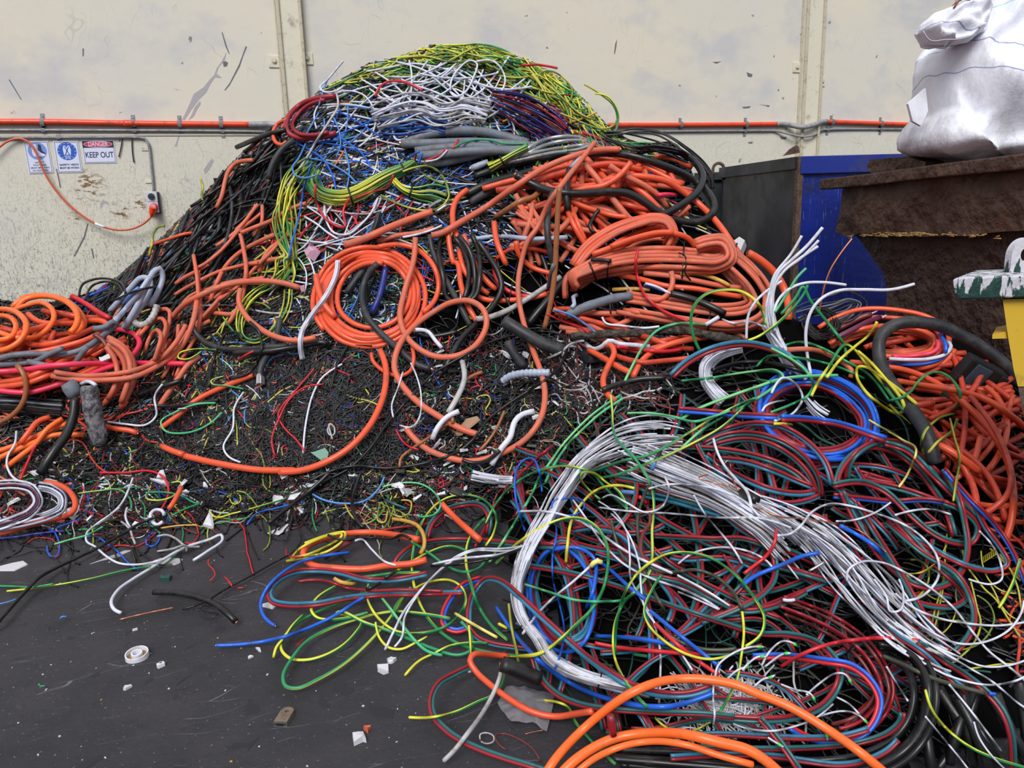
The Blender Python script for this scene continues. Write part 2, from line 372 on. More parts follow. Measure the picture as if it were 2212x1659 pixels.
# scratches: fine curved lines, dense below the joint, sparse streaks above it
c = mixc(t, mul(t, mul(t, edges(t, src, 3.2, 0.010, warp=0.6, wscale=2.4), rng_(t, noise(t, src, 3.1), 0.44, 0.56)), mul(t, low, 0.3)), c, (130, 126, 120))
c = mixc(t, mul(t, mul(t, edges(t, src, 9, 0.035, warp=0.4, wscale=6, loc=(2, 0, 7)), rng_(t, noise(t, src, 9.3), 0.48, 0.56)), mul(t, low2, 0.45)), c, (136, 132, 130))
c = mixc(t, mul(t, mul(t, edges(t, src, 2.6, 0.008, mapscale=(2.3, 1, 0.5), warp=0.3, wscale=2.4, rot=(0, 0.15, 0)), rng_(t, noise(t, src, 1.1, loc=(5, 0, 0), mapscale=(1, 1, 1)), 0.53, 0.6)), 0.45), c, (176, 174, 168))
c = mixc(t, mul(t, rng_(t, noise(t, src, 42, 4, 0.75, mapscale=(1.5, 1, 0.7), rot=(0, 0.6, 0)), 0.59, 0.62), mul(t, low2, 1.0)), c, (88, 86, 86))
c = mixc(t, mul(t, rng_(t, noise(t, src, 34, 4, 0.75, mapscale=(0.7, 1, 1.6), rot=(0, 0.3, 0)), 0.62, 0.64), mul(t, low2, 0.9)), c, (110, 92, 70))
c = mixc(t, mul(t, rng_(t, noise(t, src, 9, 4, 0.6, mapscale=(1, 1, 1), loc=(9, 2, 3)), 0.70, 0.71), rng_(t, noise(t, src, 1.2, 2, loc=(4, 4, 4), mapscale=(1, 1, 1)), 0.5, 0.55)), c, (130, 126, 124))
for sc__, rot__, ms__, th__, cc__ in ((30, (0, 0.7, 0), (2.6, 1, .5), .60, (112, 108, 106)), (26, (0, -0.6, 0), (2.8, 1, .45), .61, (120, 116, 118)), (38, (0, 1.3, 0), (2.4, 1, .5), .61, (98, 94, 92)), (18, (0, 0.15, 0), (3.0, 1, .4), .63, (132, 126, 120)), (12, (0, 0.35, 0), (4.0, 1, .3), .64, (120, 116, 112))):
    c = mixc(t, mul(t, rng_(t, noise(t, src, sc__, 4, 0.65, mapscale=ms__, rot=rot__), th__, th__ + .03), mul(t, low2, 0.85)), c, cc__)
for (X, Y, R) in ((190, 402, 0.20), (262, 455, 0.12), (300, 438, 0.10), (160, 470, 0.07)):   # rusty brown rub marks
    p = onwall(X, Y); vm = N(t, 'ShaderNodeVectorMath', operation='DISTANCE'); vm.inputs[1].default_value = (p[0], WALL_Y, p[2]); t.links.new(src, vm.inputs[0])
    g = rng_(t, vm.outputs['Value'], R * 0.35, R, 1.0, 0.0)
    c = mixc(t, mul(t, g, rng_(t, noise(t, src, 22, 5, 0.7, mapscale=(0.6, 1, 1.6), rot=(0, 0.5, 0)), 0.53, 0.57)), c, (122, 90, 58))
t.links.new(c, b.inputs['Base Color']); b.inputs['Roughness'].default_value = 0.6; b.inputs['Specular IOR Level'].default_value = 0.3
bp = N(t, 'ShaderNodeBump'); bp.inputs['Strength'].default_value = 0.25; bp.inputs['Distance'].default_value = 0.01
t.links.new(noise(t, src, 7, 6, 0.6), bp.inputs['Height']); t.links.new(bp.outputs[0], b.inputs['Normal'])
wl = MB().box((0, WALL_Y + 0.1, 2.9), (16, 0.2, 5.8)).build('wall_back', 'wall_paint'); tag(wl, kind='structure')

mat('trim_cream', (214, 208, 190), 0.5, dirt=(150, 140, 120), dirt_amt=0.25, dscale=9, bump=0.1, bscale=20)
mat('trim_edge', (190, 182, 162), 0.5, dirt=(130, 116, 96), dirt_amt=0.35, dscale=20)
mat('galv', (150, 152, 158), 0.38, 0.6, dirt=(110, 108, 106), dirt_amt=0.5, dscale=30)
mat('pipe_grey', (150, 152, 158), 0.45, 0.1, dirt=(112, 104, 100), dirt_amt=0.6, dscale=14)
mat('pipe_orange', (222, 72, 40), 0.35, dirt=(120, 60, 45), dirt_amt=0.3, dscale=12)
mat('paint_peel', (166, 163, 168), 0.7); mat('scuff_dark', (105, 104, 112), 0.7)

# wall columns between the panels
def column(name, xa, xb, xc, top_fix, seed):
    """xa..xb = left and right edge px at the top of the frame"""
    L = onwall(*xa)[0]; R = onwall(*xb)[0]; w = R - L; cx = (L + R) / 2
    o = MB().box((cx, WALL_Y - 0.03, 2.9), (w, 0.06, 5.8), bev=0.006).build(name, 'trim_cream'); tag(o, kind='structure')
    for s, ww in ((-1, 0.035), (1, 0.03)):
        e = MB().box((cx + s * (w / 2 - ww / 2), WALL_Y - 0.07, 2.9), (ww, 0.03, 5.8), bev=0.008).build('edge_bead', 'trim_edge', o)
    g = MB()
    for s in (-1, 1): g.box((cx + s * (w / 2 + 0.008), WALL_Y - 0.008, 2.9), (0.012, 0.012, 5.8))
    g.build('sealant_joint', 'trim_edge', o)
    return cx, w
column('trim_1', (597, 40), (652, 40), 0, 0, 1)
column('trim_2', (1733, 60), (1774, 60), 0, 0, 2)
jt = MB().box((-4.0, WALL_Y - 0.004, ZL), (8.0, 0.010, 0.012)).build('trim_3', 'trim_cream'); tag(jt, kind='structure')
for (X, Y, lab) in ((593, 133, 'square steel plate with bolt left of the left wall column'), (663, 127, 'square steel plate with bolt right of the left wall column'),
                    (1721, 146, 'square steel plate with bolt left of the right wall column'), (1775, 176, 'narrow bolted plate right of the right wall column')):
    p = onwall(X, Y); r = empty('bolt_plate', (p[0], WALL_Y, p[2])); tag(r, lab, 'bracket')
    wd = 0.11 if X < 1770 else 0.075
    MB().box((0, -0.006, 0), (wd, 0.012, 0.11), bev=0.003).build('plate', 'trim_cream', r)
    q = Matrix.Rotation(math.pi / 2, 4, 'X'); bm_ = MB(); bm_.lathe([(0.0, 0.014), (0.028, 0.014), (0.030, 0.012), (0.030, 0.0)], k=24, mtx=q); bm_.build('washer', 'trim_edge', r, True)
    bm_ = MB(); bm_.lathe([(0.0, 0.030), (0.013, 0.030), (0.016, 0.026), (0.016, 0.012)], k=6, mtx=q); bm_.build('bolt', 'trim_cream', r)

# peeled paint patches on the wall (real flakes of missing paint)
def patch(name, pts, m, off=0.0015):
    P = [onwall(x * 740 / 2192, y * 740 / 2192, 0) for x, y in pts]
    o = MB().prism([(p[0], p[2]) for p in P], WALL_Y - off, WALL_Y + 0.001).build(name, m); tag(o, kind='structure'); o.parent = wl
patch('peeled_paint', [(1448, 335), (1440, 380), (1400, 430), (1385, 470), (1420, 498), (1375, 495), (1345, 540), (1320, 590), (1270, 640), (1225, 700), (1180, 770), (1165, 765), (1190, 715), (1215, 660), (1240, 600), (1300, 560), (1345, 505), (1370, 480), (1385, 440), (1420, 390)], 'paint_peel')
patch('peeled_paint', [(1280, 645), (1285, 665), (1262, 700), (1240, 745), (1205, 770), (1228, 730), (1245, 685)], 'paint_peel')
patch('peeled_paint', [(1190, 815), (1180, 850), (1150, 870), (1130, 935), (1115, 938), (1135, 890), (1145, 840)], 'paint_peel')
patch('peeled_paint', [(1425, 398), (1442, 390), (1460, 402), (1452, 424), (1432, 428)], 'scuff_dark')
patch('peeled_paint', [(1355, 1015), (1368, 1030), (1340, 1085), (1310, 1115), (1304, 1085), (1330, 1045)], 'paint_peel')
patch('peeled_paint', [(640, 1305), (655, 1280), (690, 1290), (700, 1312), (665, 1300), (645, 1330)], 'paint_peel')
patch('scuff_mark', [(1572, 295), (1580, 300), (1556, 360), (1535, 425), (1505, 480), (1470, 545), (1440, 580), (1436, 576), (1470, 530), (1500, 470), (1530, 410), (1552, 350)], 'scuff_dark')
patch('scuff_mark', [(1418, 205), (1425, 208), (1450, 290), (1470, 345), (1464, 343), (1442, 295)], 'scuff_dark')
patch('scuff_mark', [(528, 308), (537, 312), (535, 358), (528, 360)], 'scuff_dark')
patch('scuff_mark', [(60, 505), (140, 638), (134, 638), (56, 512)], 'scuff_dark')
patch('scuff_mark', [(358, 1080), (366, 1080), (392, 1200), (384, 1202)], 'scuff_dark')
patch('scuff_mark', [(558, 1430), (566, 1432), (545, 1520), (480, 1640), (470, 1640), (535, 1515)], 'scuff_dark')
patch('scuff_mark', [(582, 1590), (592, 1590), (604, 1650), (596, 1655)], 'scuff_dark')
for sc_ in ([(64, 280), (70, 230), (80, 205), (76, 245), (68, 284)], [(758, 378), (790, 390), (785, 404), (765, 402)], [(735, 560), (782, 556), (772, 566), (742, 568)], [(825, 548), (880, 552), (872, 562), (860, 554)],
            [(932, 715), (970, 718), (962, 732), (940, 728)], [(580, 325), (626, 322), (600, 334)], [(920, 470), (930, 466), (926, 480)], [(765, 745), (792, 742), (788, 752), (770, 752)]):
    patch('chipped_paint', [((1300 + x * .4123) / .33759, y * .4123 / .33759) for x, y in sc_], 'scuff_dark')

# conduits
def zA(pts): return [(x * 740 / 2192, y * 740 / 2192) for x, y in pts]
def zC(pts): return [(1300 + x * 912 / 2212, y * 912 / 2212) for x, y in pts]
def wallpath(pts, offs, step=0.05):
    P = np.array([onwall(x, y, o) for (x, y), o in zip(pts, np.broadcast_to(offs, len(pts)))]); return resample(P, step)
def saddle(parent, X, Y, r, tabs=0.05):
    p = onwall(X, Y, r); mb = MB(); a = np.linspace(0, math.pi, 9)
    for s in (-1, 1): mb.box((p[0], WALL_Y - 0.002, p[2] + s * (r + tabs / 2)), (0.035, 0.003, tabs))
    pr = [( -(r + 0.003) * math.sin(x), (r + 0.003) * math.cos(x)) for x in a]
    for (y1, z1), (y2, z2) in zip(pr, pr[1:]):
        mb.cyl((p[0] - 0.017, p[1] + (y1 + y2) / 2, p[2] + (z1 + z2) / 2), (p[0] + 0.017, p[1] + (y1 + y2) / 2, p[2] + (z1 + z2) / 2), 0.007, 6)
    mb.build('saddle_clip', 'galv', parent, True)
    for s in (-1, 1): MB().cyl((p[0], WALL_Y - 0.005, p[2] + s * (r + tabs * 0.55)), (p[0], WALL_Y - 0.010, p[2] + s * (r + tabs * 0.55)), 0.006, 8).build('screw', 'trim_edge', parent, True)
def conduit(name, lab, pts, offs, r, m, clips=(), collars=()):
    P = wallpath(pts, offs); V, F, U = tube_arrays(P, r, 14)
    root = empty(name, tuple(P[0])); tag(root, lab, 'conduit', None)
    o = link('pipe', mesh_np('pipe', V - P[0], F, U), m, root)
    for X, Y in clips:
        k = len(COL.objects); saddle(root, X, Y, r)
    for (pp, mm, rr) in collars:
        Q = wallpath(pp[0], pp[1], 0.03); V, F, U = tube_arrays(Q, r * rr, 14); link('coupling', mesh_np('coupling', V - P[0], F, U), mm, root)
    for ch in root.children:
        if ch.name.startswith(('saddle', 'screw')): ch.location = Vector(-P[0])
    return root
conduit('orange_conduit', 'thick orange conduit along the wall above the safety signs', zA([(-700, 779), (-60, 779), (300, 780), (850, 790), (1600, 797)]), 0.03, 0.0265, 'pipe_orange',
        zA([(272, 781), (852, 789), (1150, 792), (1415, 795)]),
        [((zA([(790, 789), (860, 790)]), 0.034), 'pipe_orange', 1.12), ((zA([(1590, 797), (1665, 797), (1720, 795), (1790, 806), (1860, 820), (1930, 800), (2050, 796)]), (0.036, 0.038, 0.055, 0.1, 0.13, 0.13, 0.06)), 'pipe_grey', 1.08)])
conduit('grey_conduit', 'upper thin grey conduit below the left orange conduit', zA([(-700, 832), (-60, 832), (700, 834), (1400, 838), (1800, 845)]), 0.02, 0.0125, 'pipe_grey', zA([(278, 833), (862, 836), (1425, 839)]))
conduit('grey_conduit', 'lower grey conduit bending down to the switched socket', zA([(-700, 879), (-60, 879), (500, 879), (880, 879), (925, 883), (948, 915), (966, 1050), (984, 1238)]), 0.02, 0.011, 'pipe_grey', zA([(375, 879), ]))
conduit('orange_conduit', 'orange conduit on the wall between the heap and the white bag', zC([(30, 655), (500, 654), (920, 650)]), 0.03, 0.025, 'pipe_orange', zC([(415, 654), (757, 652)]),
        [((zC([(915, 650), (960, 651), (1000, 658), (1050, 667), (1110, 655), (1160, 636), (1180, 637)]), (0.03, 0.03, 0.07, 0.12, 0.12, 0.05, 0.03)), 'pipe_grey', 1.1)])
conduit('orange_conduit', 'short orange conduit from the right wall column to behind the white bag', zC([(1172, 637), (1300, 642), (1720, 656)]), 0.03, 0.025, 'pipe_orange', zC([(1207, 639), (1465, 648)]))
conduit('grey_conduit', 'thin grey conduit dipping around the right wall column', zC([(150, 690), (500, 687), (850, 685), (910, 686), (960, 697), (1050, 716), (1110, 708), (1148, 682), (1200, 678), (1720, 678)]),
        (0.02, 0.02, 0.02, 0.02, 0.05, 0.1, 0.1, 0.03, 0.02, 0.02), 0.0115, 'pipe_grey', zC([(750, 686), (1182, 680), (1460, 678)]))
# vertical clips of the drop
for (X, Y, l_) in ((318, 322, 'small white saddle clip high on the socket drop pipe'), (326, 392, 'small white saddle clip low on the socket drop pipe')):
    p = onwall(X, Y); o = MB().box((p[0] - 0.02, WALL_Y - 0.004, p[2]), (0.06, 0.008, 0.03), bev=0.003).build('pipe_clip', 'trim_cream'); tag(o, l_, 'clip')
for pp, l_ in (([(782, 885), (775, 940), (760, 1005)], 'black cable tie tail hanging straight right of the danger sign'), ([(845, 885), (846, 960), (857, 1040)], 'longer black cable tie tail hanging nearer the pipe bend')):
    mat('black_tie', (22, 22, 25), 0.4) if 'black_tie' not in MATS else None
    o = link('cable_tie', tubes_mesh('cable_tie', [(wallpath(zA(pp), 0.012, 0.03), 0.005)]), 'black_tie'); tag(o, l_, 'cable tie')

# ------------------------------------------------------------------ signs
mat('sign_white', (212, 218, 240), 0.3); mat('sign_blue', (44, 92, 190), 0.35); mat('sign_navy', (36, 44, 84), 0.4)
mat('sign_black', (40, 38, 52), 0.4); mat('sign_red', (205, 45, 85), 0.35); mat('sign_pale', (120, 145, 205), 0.35)
def text_mesh(name, body, h, m, parent, cx, cz, y, wmax=None, bold=0.0):
    cu_ = bpy.data.curves.new('t', 'FONT'); cu_.body = body; cu_.align_x = 'CENTER'; cu_.align_y = 'CENTER'; cu_.size = h / 0.7; cu_.extrude = 0.0006; cu_.offset = bold
    ob = bpy.data.objects.new('t', cu_); COL.objects.link(ob); bpy.context.view_layer.update()
    me = bpy.data.meshes.new_from_object(ob.evaluated_get(bpy.context.evaluated_depsgraph_get())); bpy.data.objects.remove(ob)
    xs = [v.co.x for v in me.vertices]; k = 1.0
    if wmax: k = wmax / (max(xs) - min(xs))
    for v in me.vertices: v.co = Vector((v.co.x * k, 0, v.co.y)) + Vector((0, -v.co.z, 0))
    me.name = name
    o = link(name, me, m, parent); o.location = (cx, y, cz); return o
def sign(lab, corners, content):
    P = [onwall(x * 400 / 2212, 230 + y * 400 / 2212) for x, y in corners]
    w_ = (P[1][0] - P[0][0] + P[2][0] - P[3][0]) / 2; h_ = (P[0][2] - P[3][2] + P[1][2] - P[2][2]) / 2
    c_ = sum(P) / 4; r = empty('safety_sign', (c_[0], WALL_Y, c_[2])); r.rotation_euler = (0, math.atan2(-(P[1][2] - P[0][2]), P[1][0] - P[0][0]), 0)
    tag(r, lab, 'sign')
    MB().box((0, -0.003, 0), (w_, 0.006, h_), bev=0.0025).build('panel', 'sign_white', r)
    content(r, w_, h_); return r
def border(r, w_, h_, m='sign_navy'):
    mb = MB(); a, b_ = w_ / 2 - 0.010, h_ / 2 - 0.010
    for s in (-1, 1):
        mb.box((s * a, -0.0065, 0), (0.003, 0.001, 2 * b_)); mb.box((0, -0.0065, s * b_), (2 * a, 0.001, 0.003))
    mb.build('border', m, r)
def disc(mb, cx, cz, rx, rz, y, k=40): mb.prism([(cx + rx * math.cos(2 * math.pi * i / k), cz + rz * math.sin(2 * math.pi * i / k)) for i in range(k)], y, y - 0.0006)
def s_boot(r, w_, h_):
    border(r, w_, h_); mb = MB(); disc(mb, 0.01 * 0, h_ * 0.2, w_ * 0.38, w_ * 0.38, -0.0062); mb.build('disc', 'sign_pale', r)
    u = w_ * 0.38; q = [(-.55, .75), (-.05, .78), (.02, .1), (.35, -.25), (.72, -.38), (.78, -.62), (-.45, -.62), (-.58, -.3)]
    mb = MB(); mb.prism([(x * u, h_ * .2 + z * u) for x, z in q], -0.0070, -0.0078); mb.build('boot_pictogram', 'sign_white', r)
    q = [(.18, .78), (.45, .65), (.5, .0), (.85, -.3), (.72, -.36), (.36, -.2), (.1, .1)]
    mb = MB(); mb.prism([(x * u, h_ * .2 + z * u) for x, z in q], -0.0070, -0.0078); mb.build('boot_shadow_mark', 'sign_navy', r)
    for i, tx in enumerate(('SAFETY', 'FOOTWEAR', 'MUST BE WORN', 'IN THIS AREA')): text_mesh('lettering', tx, 0.013, 'sign_navy', r, 0, -h_ * 0.16 - i * h_ * 0.083, -0.0065, w_ * (.36, .53, .74, .64)[i], 0.0002)
def s_vest(r, w_, h_):
    border(r, w_, h_); mb = MB(); disc(mb, 0, h_ * 0.18, w_ * 0.38, w_ * 0.38, -0.0062); mb.build('disc', 'sign_blue', r)
    u = w_ * 0.38; mb = MB()
    for i in range(14):
        a = 2 * math.pi * i / 14; mb.box((.88 * u * math.cos(a), -0.0072, h_ * .18 + .88 * u * math.sin(a)), (.16 * u, .001, .05 * u), rot=None)
    mb.build('tick_marks', 'sign_white', r)
    q = [(-.32, .62), (-.12, .62), (0, .35), (.12, .62), (.32, .62), (.42, .2), (.36, -.4), (-.36, -.4), (-.42, .2)]
    mb = MB(); mb.prism([(x * u, h_ * .18 + z * u) for x, z in q], -0.0070, -0.0078); mb.box((0, -.0074, h_ * .18 - .56 * u), (.72 * u, .001, .08 * u)); mb.box((0, -.0074, h_ * .18 - .74 * u), (.6 * u, .001, .07 * u)); mb.build('vest_pictogram', 'sign_white', r)
    mb = MB()
    for s in (-1, 1): mb.prism([(s * -.26 * u, h_ * .18 + .5 * u), (s * -.16 * u, h_ * .18 + .5 * u), (s * .26 * u, h_ * .18 - .38 * u), (s * .16 * u, h_ * .18 - .38 * u)], -0.0080, -0.0086)
    mb.build('cross_straps', 'sign_blue', r)
    for i, tx in enumerate(('SAFETY VESTS', 'MUST BE WORN')): text_mesh('lettering', tx, 0.016, 'sign_navy', r, 0, -h_ * 0.25 - i * h_ * 0.1, -0.0065, w_ * .76, 0.0006)
def s_danger(r, w_, h_):
    border(r, w_, h_, 'sign_black'); mb = MB(); mb.box((0, -0.0066, h_ / 2 - h_ * .165), (w_ - .012, 0.001, h_ * .3)); mb.build('header', 'sign_black', r)
    mb = MB(); disc(mb, 0, h_ / 2 - h_ * .165, w_ * .44, h_ * .14, -0.0072); mb.build('white_oval', 'sign_white', r)
    mb = MB(); disc(mb, 0, h_ / 2 - h_ * .165, w_ * .425, h_ * .122, -0.0079); mb.build('red_oval', 'sign_red', r)
    text_mesh('lettering', 'DANGER', 0.04, 'sign_white', r, 0, h_ / 2 - h_ * .165, -0.0088, w_ * .6, 0.0006)
    text_mesh('lettering', 'KEEP OUT', 0.05, 'sign_navy', r, 0, -h_ * .14, -0.0066, w_ * .86, 0.0008)
sign('white and blue SAFETY FOOTWEAR MUST BE WORN sign behind the orange cord', [(283, 420), (580, 412), (640, 795), (345, 803)], s_boot)
sign('white and blue SAFETY VESTS MUST BE WORN sign in the middle', [(637, 415), (935, 412), (990, 785), (690, 797)], s_vest)
sign('white DANGER KEEP OUT sign with red oval on black header', [(970, 408), (1360, 405), (1395, 675), (1010, 682)], s_danger)

# socket outlet and the orange extension lead
mat('outlet_grey', (196, 198, 206), 0.4); mat('outlet_dark', (52, 56, 66), 0.4); mat('plug_orange', (240, 72, 28), 0.35); mat('cord_orange', (206, 92, 58), 0.4, dirt=(140, 90, 70), dirt_amt=0.3)
mat('label_white', (225, 228, 232), 0.5); mat('clear_plastic', (180, 170, 175), 0.15)
p = onwall(331, 437); r = empty('switched_socket', (p[0], WALL_Y, p[2])); tag(r, 'grey switched wall socket with black dial above the orange plug', 'socket')
MB().box((0.01, -0.02, -0.002), (0.108, 0.04, 0.196), bev=0.006).build('back_box', 'outlet_dark', r)
MB().box((0, -0.05, 0.050), (0.1, 0.03, 0.096), bev=0.006).build('switch_plate', 'outlet_grey', r)
MB().box((0, -0.05, -0.049), (0.1, 0.03, 0.098), bev=0.006).build('socket_plate', 'outlet_grey', r)
q = Matrix.Rotation(math.pi / 2, 4, 'X')
mb = MB(); mb.lathe([(0.0, 0.085), (0.026, 0.085), (0.029, 0.08), (0.030, 0.064)], k=28, mtx=Matrix.Translation((0, 0, 0.052)) @ q); d_ = mb.build('switch_dial', 'outlet_dark', r, True)
MB().box((0, -0.088, 0.052), (0.046, 0.008, 0.009), rot=None).build('dial_grip', 'sign_navy', d_)
mb = MB(); mb.lathe([(0.0, 0.078), (0.028, 0.078), (0.036, 0.076), (0.038, 0.064)], k=28, mtx=Matrix.Translation((0.012, 0, -0.045)) @ q); mb.build('socket_ring', 'sign_red', r, True)
mb = MB(); mb.lathe([(0.0, 0.098), (0.022, 0.098), (0.025, 0.092), (0.025, 0.078)], k=24, mtx=Matrix.Translation((0.008, 0, -0.042)) @ q); mb.build('plug_collar', 'clear_plastic', r, True)
pts = zA([(-900, 1250), (-500, 1230), (-200, 1100), (-60, 985), (0, 938), (50, 903), (120, 886), (180, 906), (235, 985), (275, 1085), (330, 1180), (420, 1290), (520, 1375), (620, 1435), (740, 1470), (840, 1465), (920, 1430), (968, 1385)])
offs = np.interp(np.arange(len(pts)), [0, 5, 6, 8, 11, 17], [0.08, 0.04, 0.035, 0.05, 0.06, 0.10])
P = wallpath(pts, offs, 0.03); r = empty('extension_lead', tuple(P[0])); tag(r, 'thin orange extension lead looping down the wall to the socket', 'extension lead')
V, F, U = tube_arrays(P, 0.0095, 10); link('cord', mesh_np('cord', V - P[0], F, U), 'cord_orange', r)
V, F, U = tube_arrays(P[[-19, -18, -17, -16]], 0.0115, 10); link('joint_tape', mesh_np('joint_tape', V - P[0], F, U), 'label_white', r)
a = P[-1]; bq = onwall(330, 448, 0.125); 
mb = MB(); mb.cyl(a - P[0], a + (bq - a) * .35 - P[0], 0.014, 20, 0.019); mb.cyl(a + (bq - a) * .35 - P[0], bq - P[0], 0.027, 20, 0.031); mb.build('plug', 'plug_orange', r, True)

# ------------------------------------------------------------------ bins on the right
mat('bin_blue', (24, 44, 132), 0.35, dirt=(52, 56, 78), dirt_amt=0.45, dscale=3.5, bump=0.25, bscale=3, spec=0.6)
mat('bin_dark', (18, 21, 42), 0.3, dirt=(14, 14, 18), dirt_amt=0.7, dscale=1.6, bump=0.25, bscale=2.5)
m = bpy.data.materials.new('bin_blue_worn'); MATS['bin_blue_worn'] = m; t, b = nodes(m); src = N(t, 'ShaderNodeTexCoord').outputs['Object']
c = mixc(t, rng_(t, noise(t, src, 1.8, 5), 0.4, 0.7), (22, 42, 134), (24, 34, 92))
c = mixc(t, mul(t, rng_(t, noise(t, src, 5, 6, 0.7), 0.6, 0.66), 0.7), c, (38, 46, 60)); c = mixc(t, mul(t, rng_(t, noise(t, src, 3, 6, 0.7, loc=(4, 1, 2), mapscale=(1, 1, 1)), 0.64, 0.68), 0.8), c, (30, 66, 56))
for rt__ in (.4, -.5, 1.3, 0.1): c = mixc(t, mul(t, rng_(t, noise(t, src, 9, 4, 0.6, mapscale=(6, 6, .5), rot=(rt__, rt__, 0)), 0.67, 0.69), 0.6), c, (104, 108, 138))
c = mixc(t, rng_(t, noise(t, src, 14, 5, 0.7), 0.68, 0.7), c, (84, 60, 50))
t.links.new(c, b.inputs['Base Color']); b.inputs['Roughness'].default_value = 0.33
bp = N(t, 'ShaderNodeBump'); bp.inputs['Strength'].default_value = 0.5; bp.inputs['Distance'].default_value = 0.04; t.links.new(noise(t, src, 2.2, 4), bp.inputs['Height']); t.links.new(bp.outputs[0], b.inputs['Normal'])
mat('bin_green', (20, 34, 34), 0.5, dirt=(20, 18, 18), dirt_amt=0.5)
mat('rust_edge', (96, 78, 68), 0.75, dirt=(60, 38, 28), dirt_amt=0.8, dscale=14, bump=0.4)
mat('rust_brown', (84, 58, 46), 0.5, dirt=(50, 30, 28), dirt_amt=0.75, dscale=3.2, bump=1.0, bscale=9, bdist=0.06)
mat('rust_lower', (56, 38, 35), 0.5, dirt=(78, 56, 46), dirt_amt=0.6, dscale=5, bump=1.0, bscale=12, bdist=0.05)
mat('yellow_crust', (178, 140, 82), 0.9, bump=0.8, bscale=60)
def vplane(px, py, P0, P1):
    """point on the upright plane through P0-P1 (world xy) along the direction of a pixel"""
    d = rays(px, py); n = np.array([-(P1[1] - P0[1]), P1[0] - P0[0], 0.0]); tt = ((np.array([P0[0], P0[1], 0]) - EYE) @ n) / (d @ n); return EYE + d * np.asarray(tt)[..., None]
cor = atF(1728, 338, 6.5); bk = atF(1560, 362, 7.95); topz = float(cor[2])
fr = cor + (rt * 2.3 + fw * 0.12); back = bk + (rt * 2.5 + fw * 0.1)
r = empty('skip_bin', (float(cor[0]), float(cor[1]), 0)); tag(r, 'tall blue steel scrap bin with dented side behind the brown bin', 'bin')
o0 = Vector((cor[0], cor[1], 0))
def panel(name, A, B, z0, z1, th, m, parent, out=0.0, nseg=24, dent=0.0, seed=0):
    """upright sheet between A and B, slightly dented, with thickness"""
    A = np.array([A[0], A[1], 0]); B = np.array([B[0], B[1], 0]); d = B - A; L = np.linalg.norm(d); d /= L; n = np.array([d[1], -d[0], 0.0])
    R = np.random.default_rng(seed); ph = R.uniform(0, 6, 6); nz = 16
    s, z = np.meshgrid(np.linspace(0, 1, nseg), np.linspace(z0, z1, nz))
    dd = dent * (np.sin(s * 7 + ph[0] + z * 2) * np.sin(z * 4 + ph[1]) + 0.5 * np.sin(s * 17 + ph[2]) * np.sin(z * 9 + ph[3] + s * 4)) * np.sin(np.pi * s) * np.sin(np.pi * (z - z0) / (z1 - z0))
    P = A + d * (s * L)[..., None] + n * (out + dd)[..., None]; P[..., 2] = z
    P2 = P - n * th; V = np.concatenate([P.reshape(-1, 3), P2.reshape(-1, 3)]) - np.array(o0)
    q = np.arange(nseg * nz).reshape(nz, nseg); f1 = np.stack([q[:-1, :-1], q[:-1, 1:], q[1:, 1:], q[1:, :-1]], -1).reshape(-1, 4); K = nseg * nz
    rim = []
    for e_ in (q[0], q[:, -1], q[-1][::-1], q[:, 0][::-1]): rim.append(np.stack([e_[:-1], e_[:-1] + K, e_[1:] + K, e_[1:]], -1))
    me = mesh_np(name, V, np.vstack([f1, f1[:, ::-1] + K] + rim)); me.set_sharp_from_angle(angle=0.7)
    return link(name, me, m, parent)
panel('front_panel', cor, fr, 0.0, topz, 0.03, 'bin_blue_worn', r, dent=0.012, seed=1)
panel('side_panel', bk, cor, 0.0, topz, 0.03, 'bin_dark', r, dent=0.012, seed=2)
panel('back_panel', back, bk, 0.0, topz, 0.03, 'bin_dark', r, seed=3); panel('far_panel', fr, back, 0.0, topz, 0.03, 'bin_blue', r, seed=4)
def bar(name, A, B, z, hgt, th, m, parent):
    A = Vector((A[0], A[1], z)) - o0; B = Vector((B[0], B[1], z)) - o0; d = B - A
    R = d.to_track_quat('X', 'Z').to_matrix(); return MB().box((A + B) / 2, (d.length, th, hgt), rot=R, bev=0.006).build(name, m, parent)
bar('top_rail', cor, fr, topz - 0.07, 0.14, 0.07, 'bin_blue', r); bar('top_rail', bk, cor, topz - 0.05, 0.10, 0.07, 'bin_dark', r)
MB().box((0, 0, topz / 2), (0.05, 0.05, topz), bev=0.008).build('corner_post', 'rust_edge', r)
def hook(X, Y, F, s, m, lab=None, parent=None, o_=None):
    c0 = atF(X, Y, F); a = np.linspace(-0.2, math.pi + 0.1, 14)
    P = np.array([c0 + rt * s * math.cos(t_) + upw * (s * 1.1 * math.sin(t_)) for t_ in a]); P = np.vstack([P[0] - upw * s * 1.6, P, P[-1] - upw * s * 1.2])
    V, F_, U = tube_arrays(P, s * 0.28, 8); o = link('lifting_hook', mesh_np('lifting_hook', V - np.array(o_), F_, U), m, parent); return o
hook(1552, 366, 7.9, 0.055, 'rust_edge', parent=r, o_=o0); hook(1968, 330, 6.55, 0.06, 'rust_edge', parent=r, o_=o0)
mb = MB(); pt = atF(1728, 330, 6.48) - np.array(o0); mb.prism([(0, 0), (-.13, -.02), (-.08, .03), (-.03, .06), (-.01, .05)], 0, 0.03, lambda x, y, z: tuple(pt + rt * x + fw * y + upw * z)); mb.build('torn_lip', 'rust_edge', r)
g0 = atF(1500, 376, 8.25); g1 = atF(1572, 377, 8.15)
o0 = Vector((g0[0], g0[1], 0)); r = empty('steel_bin', tuple(o0)); tag(r, 'dark green steel bin mostly hidden between the heap and the blue bin', 'bin')
